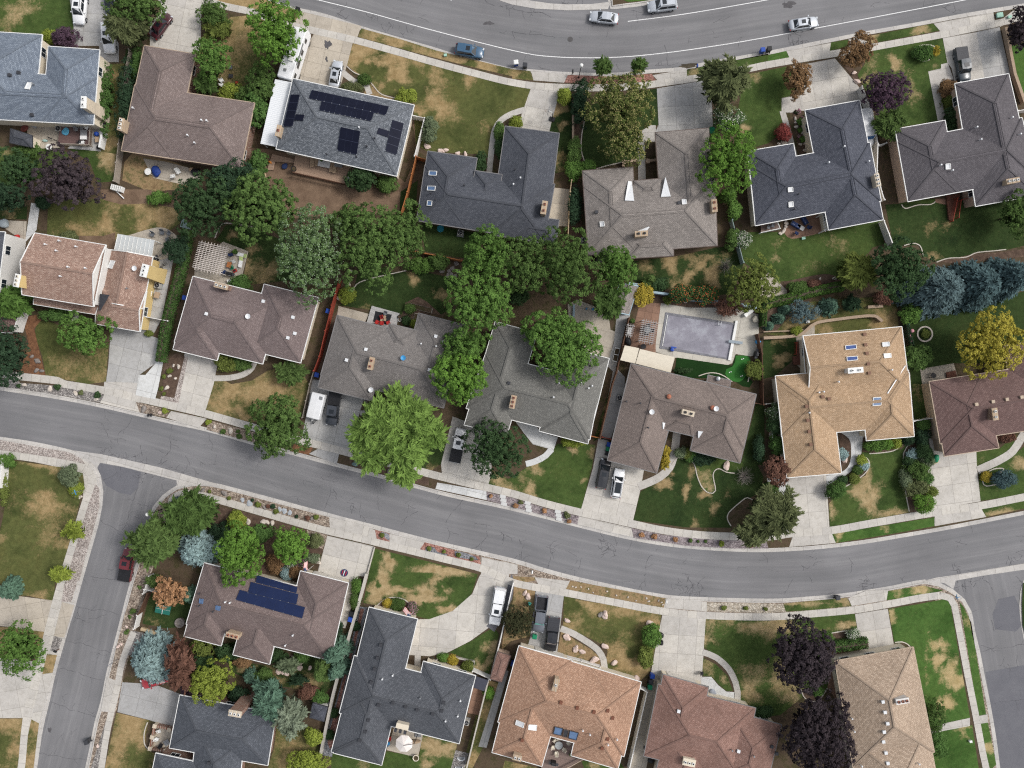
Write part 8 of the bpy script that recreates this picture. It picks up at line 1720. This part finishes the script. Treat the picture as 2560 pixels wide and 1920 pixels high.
lounger('21',2045,1045,35,WHITE,'white pool lounger at the upper right of the pool deck');lump('21',2100,1098,(1.1,1.0,.7),30,CREAMF,'covered cream chair right of the pool lounger','covered_chair','chair');lump('21',2122,1294,(.7,.95,.5),60,LBLUE,'light blue inflatable toy at the right fence of the pool yard','pool_float','pool float');grill('21',2115,1398,80,'black grill at the lower right of the pool deck');table('21',1172,1190,0,plain('glass_table',C(140,146,150),.1,3,.2),'round glass table under the pool pergola',1.1,1.1,.72,rnd_=True)
for x,y,r_,lb in((1140,1180,0,'left'),(1205,1200,180,'right'),(1178,1155,270,'upper'),(1165,1222,90,'lower')):chair('21',x,y,r_,DGREY,lb+' dark chair at the round glass table under the pergola')
lump('21',1000,1290,(1.0,1.6,.9),-14,BLACK,'black covered furniture beside the brown fence','covered_furniture','covered furniture');table('21',1135,1335,0,BLACK,'black round table below the pool pergola',.9,.9,.6,rnd_=True);pot('21',1497,945,.3,WHITE,'white pot at the pool wall');pot('21',1038,1118,.3,TERRA,'small round pot plant at the end of the narrow bed','green');table('21',1018,1200,-14,WHITE,'white bench table under the narrow pergola',.6,1.2,.6)
c=W('21',900,1405);t=thing('cold_frame','white framed raised planter left of the shade sails','planter',(c.x,c.y,.14));q=P("21:893,1342 935,1350 908,1470 868,1462",.5);m=MB();ring(m,q,[p+(sum(q,Vector())/4-p).normalized()*.16 for p in q],.1,.5);m.bar(q[0].lerp(q[3],.5),q[1].lerp(q[2],.5),.12,.1);m.build('frame',WHITE,t);m=MB();m.poly([p+(sum(q,Vector())/4-p)*.1 for p in q],.4);m.build('earth',M_SOIL,t)
for x,y,n_ in((1990,1446,2),(1882,1560,2),(1980,1593,2)):
 for i in range(n_):p=W('21',x+i*14-7,y-i*6);m=MB();m.lathe((p.x,p.y,lvl(8)),[(.09,0),(.09,.04),(.02,.05)],10);m.top('golf_hole_marker',WHITE,'small white marker on the putting green','marker','white markers on the putting green')
table('21',690,1255,0,DGREY,'dark table by the big leafy tree on the patio',.9,.9,.7);chair('21',718,1298,60,DGREY,'dark chair by the big leafy tree on the patio');m=MB();a,b=W('21',535,975,.5),W('21',532,1078,.5);m.bar(a,b,.35,.5);m.top('bench',PBLUE,'pale blue bench on the tan sport slab','bench')
for x,y,r_,lb in((235,285,-30,'left navy sofa'),(312,242,-60,'right navy sofa')):
 p=place('31',x,y,ZB+.03,.4);t=thing('garden_sofa',lb+' on the brick red patio','sofa',p,R(r_+90));m=MB();m.box((0,0,.3),(.75,1.6,.3));m.build('seat',NAVY,t,local=True);m=MB();m.box((-.36,0,.6),(.16,1.6,.5));m.build('backrest',NAVY,t,local=True)
 for s in(-1,1):m=MB();m.box((0,s*.84,.42),(.75,.1,.45));m.build('armrest',DGREY,t,local=True);m=MB();m.box((-.18,s*.4,.55),(.14,.42,.36),0,1,-.3);m.build('cushion',plain('patterned_cushion',C(150,160,182),.3,9,.9),t,local=True)
table('31',284,306,60,GREYM,'long grey table between the navy sofas',.7,1.2,.45);chair('31',350,305,150,NAVY,'right navy chair with pillow on the brick red patio');chair('31',245,355,60,NAVY,'lower navy chair on the brick red patio');chair('31',42,290,-20,GCH,'right grey chair on the white railed deck',1.02);chair('31',5,305,-20,GCH,'left grey chair on the white railed deck',1.02)
for x,y,r_,lb in((780,405,-85,'first tan lounger from the left on the long deck'),(791,403,-85,'second tan lounger from the left on the long deck'),(827,417,-85,'third tan lounger from the left on the long deck'),(836,420,-85,'fourth tan lounger from the left on the long deck')):lounger('N',x,y,r_+180,TANF,lb,.92)
table('N',810,410,-12,plain('white_stone_top',C(206,204,202),.1),'white table with plants on the long deck',2.0,1.0,.7,.92);pot('N',812,406,.3,DGREY,'potted plant on the white deck table','green',1.63);table('N',846,413,-12,GREYM,'grey bench table under the eaves of the long deck',1.3,.6,.5,.92);grill('N',873,441,80,'silver grill at the right end of the long deck',.92,CHROME);pot('N',740,427,.42,BLACK,'round dark pot at the left end of the long deck',None,.92);pot('N',857,416,.35,BLACK,'dark round pot under the eaves of the long deck',None,.92);lump('N',712,416,(1.0,.9,.5),0,NAVY,'dark blue covered object beside the long deck','covered_object','covered object');lump('N',676,406,(.35,.7,.4),10,plain('orange_plastic',C(226,140,50),.1),'orange toy beside the low side deck','toy','toy');lump('N',656,435,(.9,2.0,.3),-10,TWOOD,'stack of pale planks left of the dirt yard','plank_stack','planks')
table('23',405,1465,75,plain('pale_glass_table',C(166,170,170),.1,3,.25),'oval pale table on the recessed deck',1.3,1.3,.72,.72,True)
for x,y,r_,lb in((370,1420,-50,'upper left'),(485,1442,215,'upper right'),(448,1497,150,'right lower'),(385,1530,90,'bottom'),(357,1478,0,'left'),(408,1405,-90,'top')):chair('23',x,y,r_,CREAMF,lb+' cream chair around the oval deck table',.72)
grill('23',360,1625,-14,'dark grill at the bottom of the recessed deck',.72);pot('23',510,1520,.2,TERRA,'small plant pot on the recessed deck','bright',.72)
p=W('13',1280,1448,2.6);t=thing('patio_umbrella','large white cantilever umbrella on the patio of the dark slate house','umbrella',(p.x,p.y,.14));m=MB();n=8;tip=Vector((0,0,3.05));rg=[Vector((1.45*math.cos(2*math.pi*i/n+.3),1.45*math.sin(2*math.pi*i/n+.3),2.45))for i in range(n)]
for i in range(n):m.face([rg[i],rg[(i+1)%n],tip])
m.build('canopy',plain('off_white_canvas',C(236,228,222),.05,1,.9),t,local=True);m=MB();m.tube((1.9,.35,0),(1.7,.3,3.1),.06);m.tube((1.7,.3,3.1),(0,0,3.06),.05);m.build('pole',DGREY,t,local=True);m=MB();m.box((1.9,.35,.06),(1.0,1.0,.12));m.build('base',GREYM,t,local=True)
for i in range(n):m=MB();m.bar(rg[i]-Vector((0,0,.03)),tip-Vector((0,0,.06)),.03,.03);m.build('rib',GREYM,t,local=True)
chair('13',1155,1405,0,REDP,'red child chair at the wall of the umbrella patio');chair('13',1142,1448,0,LBLUE,'light blue child chair at the wall of the umbrella patio');table('13',1285,1440,0,DGREY,'table under the large white umbrella',1.2,1.2);pot('13',1385,1560,.5,CREAMF,'large cream pot at the patio corner');lump('13',1375,1425,(.55,1.9,.9),55,TANF,'tan folded cover beside the white umbrella','folded_cover','cover');pot('13',1520,712,.26,DGREY,'grey pot at the brick walkway',None)
for y,lb in((1558,'upper'),(1640,'lower')):
 p=W('13',1775-(y-1558)*.25,y);t=thing('window_well',lb+' white window well at the bottom of the patchy back lawn','window well',(p.x,p.y,.13));m=MB();pr=[]
 for i in range(13):a=math.pi*i/12;pr.append(Vector((p.x+.6*math.cos(a),p.y-.5*math.sin(a),.4)))
 band(m,pr,-.05,.05,.45,.1);m.build('rim',WHITEM,t);m=MB();m.poly(pr,.2);m.build('grate',GREYM,t)
sheet('gravel_bed',"13:1725,1500 1838,1528 1790,1720 1670,1720",M_GRAVG,4)
chair('03',1375,1340,-70,WHITE,'upper white chair on the brick walled front patio');chair('03',1357,1410,-20,WHITE,'lower white chair on the brick walled front patio');chair('03',1393,1460,60,BLACK,'black chair on the brick walled front patio');table('03',1440,1442,30,GREYM,'grey table on the brick walled front patio',.9,.9)
p=place('03',1412,287,ZB+.03,.75);t=thing('table_tennis_table','green table tennis table under the orange brown tree','table',p,R(-12));m=MB();m.box((0,0,.74),(2.5,1.45,.05));m.build('tabletop',plain('green_table_top',C(34,112,98),.08,2,.5),t,local=True);m=MB();m.box((0,0,.768),(2.5,.03,.006));m.box((0,0,.85),(.03,1.5,.16));m.build('net',WHITE,t,local=True)
for sx in(-1,1):
 for sy in(-.6,.6):m=MB();m.tube((sx,sy,0),(sx,sy,.72),.03,n=6);m.build('leg',GREYM,t,local=True)
p=W('03',1562,398);t=thing('fire_pit','round stone fire pit beside the rosy brown roof','fire pit',(p.x,p.y,ZB));m=MB();m.lathe((0,0,0),[(.8,0),(.8,.4),(.55,.42),(.5,.2)],20);m.build('stone_ring',STONEG,t,local=True)
fence("03:1218,455 1330,490 1440,525",.4,TWOOD,'pale stepping planter row by the white fence',.5,False,False,'planter','planter')
def flag(k,x,y,rot,label,z=1.6,w=1.5):
 p=place(k,x,y,ZB,z);t=thing('flag',label,'flag',p,R(rot));m=MB();m.tube((0,0,0),(0,0,z+.7),.03,n=7);m.build('flagpole',WHITE,t,local=True);h=w*.55;til=.5
 def q(u,v,o):return Vector((u*w,v*h*.75+.12*math.sin(u*5),z+.6-(1-v)*h*.55-u*til+o))
 for i in range(13):
  m=MB()
  for j in range(6):m.face([q(j/6,i/13,0),q((j+1)/6,i/13,0),q((j+1)/6,(i+1)/13,0),q(j/6,(i+1)/13,0)])
  m.build('stripe',REDP if i%2==0 else WHITE,t,local=True)
 m=MB();m.face([q(0,6/13,.012),q(.2,6/13,.012),q(.4,6/13,.012),q(.4,1,.012),q(.2,1,.012),q(0,1,.012)]);ca=m.build('canton',NAVY,t,local=True);m=MB()
 for i in range(5):
  for j in range(4):c=q(.04+.08*i,.53+.13*j,.02);m.face([c+Vector((-.02,-.02,0)),c+Vector((.02,-.02,0)),c+Vector((.02,.02,0)),c+Vector((-.02,.02,0))])
 m.build('stars',WHITE,ca,local=True)
flag('13',1352,315,150,'striped flag in the round front bed of the dark slate house');flag('12',460,1600,110,'striped flag on the rosy brown house corner',2.6,1.3)
p=place('12',755,1640,ZB,.8);t=thing('yard_sign','round patriotic board with stripes near the driveway of the rosy brown house','sign',p,R(70));m=MB();m.lathe((0,0,.05),[(.1,0),(.62,.02),(.62,.08),(.1,.1)],20);m.build('board',NAVY,t,local=True)
for i in range(3):m=MB();m.box((0,(i-1)*.3,.17),(.95 if i==1 else .7,.12,.03));m.build('stripe',REDP if i!=1 else WHITE,t,local=True)
table('00',1277,1482,0,WHITE,'white round table on the patio of the brown L-shaped house',1.1,1.1,rnd_=True);lump('00',1352,1482,(1.5,2.0,.7),20,BLUETARP,'blue tarpaulin on the patio of the brown L-shaped house','tarpaulin','tarpaulin',seed=5);chair('00',1545,1485,-60,WHITE,'upper white chair on the patio of the brown L-shaped house',s=1.2);chair('00',1500,1525,100,WHITE,'lower white chair on the patio of the brown L-shaped house',s=1.2);lump('00',1695,1488,(1.5,1.2,.7),0,BLACK,'black covered heap on the patio of the brown L-shaped house','covered_heap','covered heap',seed=3);lump('00',1655,1465,(.8,.6,.6),0,TANF,'tan box beside the black covered heap','box','box');lump('00',1790,1500,(.4,.4,.4),0,WHITE,'small white jug right of the black covered heap','jug','jug')
lump('00',2042,714,(.5,.45,.3),0,REDP,'red toy on the dry front lawn','toy','toy');chair('00',1918,695,30,WHITE,'upper white chair beside the feathery dark shrub tree');chair('00',1922,735,30,WHITE,'lower white chair beside the feathery dark shrub tree');pot('00',1948,762,.3,CREAMF,'pale round basket below the white chairs');table('00',1993,580,0,GCH,'small grey blue table on the dry front lawn',.5,.6,.4);table('00',1993,655,0,DGREY,'dark table near the red toy',.7,.6,.5)
lump('00',592,1150,(1.2,1.3,.2),20,plain('cyan_towel',C(96,178,212),.2,5,.9),'light blue towel on the brown deck','towel','towel',.93,4);table('00',722,1160,0,GREYM,'grey table on the brown deck',1.1,1.5,.7,.93);table('00',720,1188,0,WHITE,'white covered table on the brown deck',1.1,.6,.72,.93);chair('00',660,1120,-80,GREYM,'left grey chair on the brown deck',.93);chair('00',705,1105,-100,GREYM,'middle grey chair on the brown deck',.93);chair('00',750,1105,-120,WHITE,'white chair at the right end of the brown deck',.93);chair('00',685,1228,90,BLACK,'black chair at the lower edge of the brown deck',.93);chair('00',715,1232,90,WHITE,'white chair at the lower edge of the brown deck',.93)
table('00',420,1268,0,WHITE,'white round table at the foot of the brown deck',1.0,1.0,rnd_=True);lump('00',306,1232,(1.1,.7,.5),0,BLACK,'black tub beside the dark grey shed','tub','tub');lump('00',390,1215,(.4,.9,.35),40,plain('mint_plastic',C(176,206,200),.1),'mint green scooter on the patio of the blue grey house','scooter','scooter');lump('00',838,1160,(.7,.8,.6),0,BLUEP,'blue object right of the brown deck','covered_object','covered object');table('00',838,1205,0,TANF,'tan table right of the brown deck',.7,.9,.6);fence("00:885,1135 860,1275",1.3,WHITE,'short white picket ramp right of the brown deck',.35,False,False,'ramp','ramp');lump('00',900,1085,(.8,.9,.7),0,BLACK,'black object at the foot of the cream chimney','covered_object','covered object');lump('00',858,1272,(.8,.7,.5),0,BLACK,'black bag below the white picket ramp','bag','bag');lump('00',215,1110,(1.4,1.0,.5),0,plain('rust_red_plastic',C(112,58,52),.2),'dark red heap above the dark grey shed','covered_heap','covered heap');m=MB();a,b=W('00',250,1065,.7),W('00',315,1100,.2);m.bar(a,b,.5,.06);m.top('ramp_board',GREYM,'grey slanted board by the wall of the blue grey house','board')
p=W('00',1010,1640,.8);t=thing('garden_steps','white slatted garden steps below the purple tree','steps',(p.x,p.y,ZB),R(-15))
for i in range(6):m=MB();m.box((-.9+i*.34,.25,.5),(.14,.9,.9));m.build('slat',WHITE,t,local=True)
m=MB();m.box((.3,-.5,.3),(2.2,.16,.12),-.5);m.build('rail',WHITE,t,local=True)
table('31',1430,1585,0,BLACK,'black round table on the pale patio under the yellow tree',.9,.9,rnd_=True)
for x,y,mt,lb in((1198,1142,plain('mint_glass',C(132,206,152),.1),'upper green ball lantern at the narrow hedge'),(1237,1200,plain('pink_glass',C(214,150,160),.1),'uppermost pink ball lantern at the narrow hedge'),(1217,1245,plain('pink_glass',G),'middle pink ball lantern at the narrow hedge'),(1228,1290,plain('pink_glass',G),'lowest pink ball lantern at the narrow hedge'),(1250,1362,plain('mint_glass',G),'lower green ball lantern at the narrow hedge')):
 p=place('31',x,y,ZB,1.0);t=thing('garden_lantern',lb,'lantern',p);m=MB();m.tube((0,0,0),(0,0,.8),.02,n=6);m.build('stake',GREYM,t,local=True);m=MB();m.lathe((0,0,.75),[(.08,0),(.28,.12),(.33,.33),(.28,.52),(.08,.64)],16);m.build('globe',mt,t,smooth=True,local=True)
p=W('31',1348,1228);t=thing('flower_bed','round flower bed with stone ring on the dark lawn','flower bed',(p.x,p.y,ZB));m=MB();pr=[Vector((p.x+1.22*math.cos(a*.2618),p.y+1.22*math.sin(a*.2618),0))for a in range(25)];band(m,pr,-.12,.12,.3,.1);m.build('stone_ring',STONE,t);o=bpy.data.objects.new('flowers',broad(.8,.8,.45,.1,FO['yg'],leaf=.12,clump=.2,nl=9,flower=.05));COL.objects.link(o);o.parent=t
lump('32',1438,640,(1.5,1.0,1.0),20,GREENP,'green upper half of the plastic play slide on the driveway','play_slide','slide',seed=2);lump('32',1442,665,(1.2,.7,.6),10,YELLOWP,'yellow lower half of the plastic play slide on the driveway','play_slide','slide',seed=3)
for x,y,lb,sd_ in((1285,505,'upper black rubbish bag on the driveway edge',2),(1283,572,'lower black rubbish bag on the driveway edge',6)):lump('23',x,y,(.9,1.0,.8),10,plain('black_bag_film',C(26,26,30),.3,9,.25),lb,'rubbish_bag','bag',seed=sd_)
chair('23',150,240,-30,plain('turquoise_canvas',C(60,160,150),.1,5,.9),'turquoise chair on the dry yard left of the grey pickup');lump('23',1735,1010,(1.4,1.0,.3),-20,plain('grey_tarp',C(150,156,166),.15,6,.6),'grey tarpaulin on the pale curved patio','tarpaulin','tarpaulin',seed=9);chair('23',1640,840,0,BLACK,'dark chair at the end of the curved path');lump('23',1200,1580,(1.0,1.3,1.0),-14,BLACK,'black covered grill left of the brick red house','covered_grill','grill',seed=4);lump('23',1155,1490,(.6,1.0,.1),-14,BLACK,'black mat beside the brick red house','mat','mat')
lump('01',45,275,(1.4,1.6,.9),10,plain('grey_vinyl',C(160,170,176),.1,2,.6),'grey covered table at the left edge','covered_table','covered table');lump('01',155,390,(.8,.8,.7),0,REDP,'red garden machine beside the white house','garden_machine','garden machine');sheet('yard_slab',"01:-60,240 235,255 225,430 60,640 140,380",M_PATIO,3);m=MB();m.prism(P("01:1575,225 1600,240 1645,325 1555,300",.4),ZB,.4);m.top('covered_trailer',GRNF,'pale blue tarp sheet half under the dark tree','tarpaulin')
lump('21',700,1012,(.5,.3,.2),0,LBLUE,'light blue toy on the tan sport slab, right one','toy','toy');lump('21',645,1008,(.4,.25,.2),0,LBLUE,'light blue toy on the tan sport slab, left one','toy','toy')
p=place('12',493,1383,ZB,.3);t=thing('planter','square white planter by the pale driveway','planter',p,R(-30));m=MB();ring(m,[Vector((x,y,0))for x,y in((-.33,-.33),(.33,-.33),(.33,.33),(-.33,.33))],[Vector((x,y,0))for x,y in((-.25,-.25),(.25,-.25),(.25,.25),(-.25,.25))],0,.45);m.build('frame',WHITE,t,local=True);m=MB();m.box((0,0,.34),(.5,.5,.04));m.build('earth',BLACK,t,local=True)
def rocks(spec,r,mat,label,group,z=ZB+.04,sq=(1.2,.8,.6)):
 for i,(k,x,y)in enumerate(spec):p=W(k,x,y);m=MB();m.blob((p.x,p.y,z+r*.2),r*(.8+.45*((i*37)%10)/10),i*7+int(x),sq);m.top('boulder',mat,label,'rock',group)
rocks([('23',112,142),('23',138,172)],.5,STONEP,'pale pink boulder on the dry yard left of the grey pickup','boulders left of the grey pickup');rocks([('23',475,380),('23',473,525),('23',550,625),('23',607,650),('23',710,718),('23',802,602),('23',880,745),('23',802,330),('23',1075,888),('23',1183,398)],.52,STONEP,'white pink boulder on the front yard of the orange tan house','boulders in front of the orange tan house');rocks([('23',762,330)],.5,STONEG,'dark grey boulder touching a pale one on the front yard',None)
rocks([('23',595,92),('23',548,95),('23',523,88),('23',700,140),('23',820,130),('23',900,165),('23',1070,210),('23',1180,215),('23',1265,210),('23',1290,225),('23',1300,245),('23',1160,190),('23',1000,180),('23',660,110)],.16,STONE,'small white stone on the dry verge strip','stones on the dry verge');rocks([('02',218,8),('02',438,43),('02',662,82),('02',838,130)],.42,STONE,'white boulder in the grey gravel at the upper left kerb','boulders in the grey gravel')
rocks([('02',1250,215)],.6,STONEG,'flat grey stone beside the black mailboxes',None);rocks([('02',1395,243)],.42,STONEP,'pink boulder right of the black mailboxes',None);rocks([('02',1860,368),('02',1998,403),('02',2150,448)],.42,STONE,'white boulder in the tan gravel beside the grey green street tree','boulders in the tan gravel strip');rocks([('02',1760,915),('02',1945,945)],.4,STONEG,'grey boulder in the lower tan gravel strip','grey boulders in the lower tan gravel');rocks([('12',210,1080),('12',250,1098),('12',298,1108),('02',2100,1000),('02',2160,1030)],.42,plain('blue_flagstone',C(172,178,184),.12,3,.9),'pale blue flagstone in the lower tan gravel strip','flagstones in the lower tan gravel',sq=(1.1,.9,.12));rocks([('12',120,1060),('12',490,1160),('12',80,1068)],.32,STONEG,'mauve boulder in the lower tan gravel strip','mauve boulders in the lower tan gravel')
rocks([('12',105,1192),('12',70,1188),('12',145,1198),('12',360,1530),('02',2150,1190),('02',2045,1150)],.4,STONE,'pale boulder in the bark bed by the lower sidewalk','boulders in the bark bed');rocks([('12',515,1505),('12',545,1510),('12',525,1535),('12',510,1525),('12',550,1540)],.26,STONE,'cream stone at the edge of the pale driveway','stones beside the pale driveway');rocks([('12',990,712),('12',1155,755),('12',1355,800),('12',950,150)],.42,STONEG,'pale stone in the bark strip under the willow','stones under the willow')
for k,x,y,lb in(('12',2138,1005,'leftmost white stone slab crossing by the street'),('22',140,1060,'middle white stone slab crossing by the street'),('22',402,1135,'rightmost white stone slab crossing by the street')):
 c=W(k,x,y,.16);t=thing('stone_crossing',lb,'stone slabs',(c.x,c.y,ZB))
 for i in range(3):m=MB();m.box((c.x+.1*(i-1),c.y+.62*(i-1)*-1,.17),(1.0,.55,.08),R(-14));m.build('slab',plain('white_slab',C(206,206,204),.06,2,.8),t)
rocks([('32',1040,528),('32',655,645)],.55,STONEP,'pink boulder in the flower bed of the tan house','pink boulders of the tan house');rocks([('30',738,635),('30',765,710)],.42,STONEP,'pink boulder in the bark strip by the rust leaved tree','boulders in the bark strip');rocks([('30',628,507)],.3,STONE,'white stone at the head of the bark strip',None);rocks([('30',258,970),('30',300,1025),('30',232,1030),('30',235,1060),('30',238,1100),('30',292,1150),('30',275,1250),('30',318,1305),('30',322,1245)],.28,STONE,'white stone in the bed along the cream wall of the slate blue house','stones along the cream wall');rocks([('30',90,1245),('30',125,1235),('30',165,1215),('30',150,1240)],.34,STONE,'flat pale stone below the small red shrub','stones below the small red shrub',sq=(1.1,.9,.2))
rocks([('01',285,1420),('01',330,1460),('01',325,1540),('01',370,1545)],.4,STONEG,'pale grey boulder in the leaf covered bed at the left','boulders in the leaf bed');rocks([('01',1505,1498),('01',1548,1510),('01',1470,1590),('01',1520,1610),('02',1448,32)],.3,STONE,'white stone in the bark bed between two driveways','stones in the bark bed between driveways');rocks([('11',780,857),('11',720,910),('11',800,800),('11',820,685),('11',745,920)],.42,STONE,'pale boulder along the right of the red fence','boulders along the red fence');rocks([('11',1670,685),('11',1700,660),('11',1735,620),('11',1690,715),('11',1720,735),('11',1660,720),('11',1745,690),('11',1610,680)],.36,STONEG,'grey flagstone at the end of the orange fence','flagstones at the orange fence',sq=(1.1,.9,.2));rocks([('22',1848,708)],.8,STONEP,'large pale boulder in the curvy bed of the warm taupe house',None);rocks([('10',1640,1300),('10',1600,1310),('10',1740,1330),('10',1810,1335),('10',1480,1270)],.42,STONEP,'tan rock along the upper wall of the charcoal house','rocks along the charcoal house');rocks([('03',1100,435),('03',1025,605),('03',1050,585),('03',850,1465)],.3,STONEP,'pink stone in the gravel along the side street','stones along the side street');rocks([('02',708,968),('02',690,975),('02',660,968)],.25,STONE,'white edging stone at the corner lawn bed','edging stones of the corner bed');rocks([('31',445,752),('31',570,748),('31',430,800)],.26,STONE,'pale stone in the mulch above the vine hedge','stones above the vine hedge');rocks([('31',150,250),('31',155,275),('31',150,300),('31',140,325),('31',125,345),('31',105,360)],.3,STONE,'edging stone at the left of the brick red patio','edging stones of the brick red patio');rocks([('13',235,830),('13',195,825),('13',270,840),('13',470,790),('13',400,735),('13',380,790)],.4,STONEP,'flat pink stone in the rosy brown back garden','flat stones in the back garden',sq=(1.2,.9,.2))
for k,x,y in(('13',1212,285),('13',1685,765),('13',1110,255)):p=place(k,x,y,ZB,.3);m=MB();m.lathe((p.x,p.y,.15),[(.2,0),(.24,.35),(.1,.5)],12);m.top('garden_ornament',STONEP,{1212:'pale ornament in the centre of the round front bed',1685:'pale ornament in the triangular brick bed',1110:'pale round ornament at the left of the round front bed'}[x],'ornament')
cam=bpy.data.objects.new('camera',bpy.data.cameras.new('camera'));COL.objects.link(cam)
cam.location=(0,0,HC);cam.rotation_euler=(0,0,0)
cam.data.sensor_width=36;cam.data.lens=36*HC/(2560/SP);cam.data.clip_end=3000;cam.data.clip_start=1
SC.camera=cam
SUN_EL,SUN_AZ=46,14
sd=bpy.data.lights.new('sun','SUN');sd.energy=2.1;sd.angle=R(12);sd.color=(1,.975,.94)
so=bpy.data.objects.new('sun',sd);COL.objects.link(so)
dv=Vector((math.cos(R(SUN_EL))*math.cos(R(SUN_AZ)),math.cos(R(SUN_EL))*math.sin(R(SUN_AZ)),math.sin(R(SUN_EL))))
so.rotation_euler=(-dv).to_track_quat('-Z','Y').to_euler();so.location=(60,10,80)
wd=bpy.data.worlds.new('World');SC.world=wd;wd.use_nodes=True
nt=wd.node_tree;nt.nodes.clear()
sk=nt.nodes.new('ShaderNodeTexSky');sk.sky_type='NISHITA';sk.sun_disc=False
sk.sun_elevation=R(SUN_EL);sk.sun_rotation=R(90-SUN_AZ);sk.dust_density=4;sk.air_density=1.2
hs=nt.nodes.new('ShaderNodeHueSaturation');hs.inputs['Saturation'].default_value=.35;hs.inputs['Value'].default_value=1.3
bg=nt.nodes.new('ShaderNodeBackground');bg.inputs[1].default_value=.15
wo=nt.nodes.new('ShaderNodeOutputWorld')
nt.links.new(sk.outputs[0],hs.inputs['Color']);nt.links.new(hs.outputs[0],bg.inputs[0]);nt.links.new(bg.outputs[0],wo.inputs[0])
SC.view_settings.view_transform='Standard';SC.view_settings.look='None';SC.view_settings.exposure=0
SC.render.engine='CYCLES'
SC.cycles.max_bounces=5;SC.cycles.diffuse_bounces=3;SC.cycles.glossy_bounces=2;SC.cycles.transmission_bounces=3;SC.cycles.transparent_max_bounces=4
SC.cycles.use_denoising=False;SC.cycles.filter_width=1.2
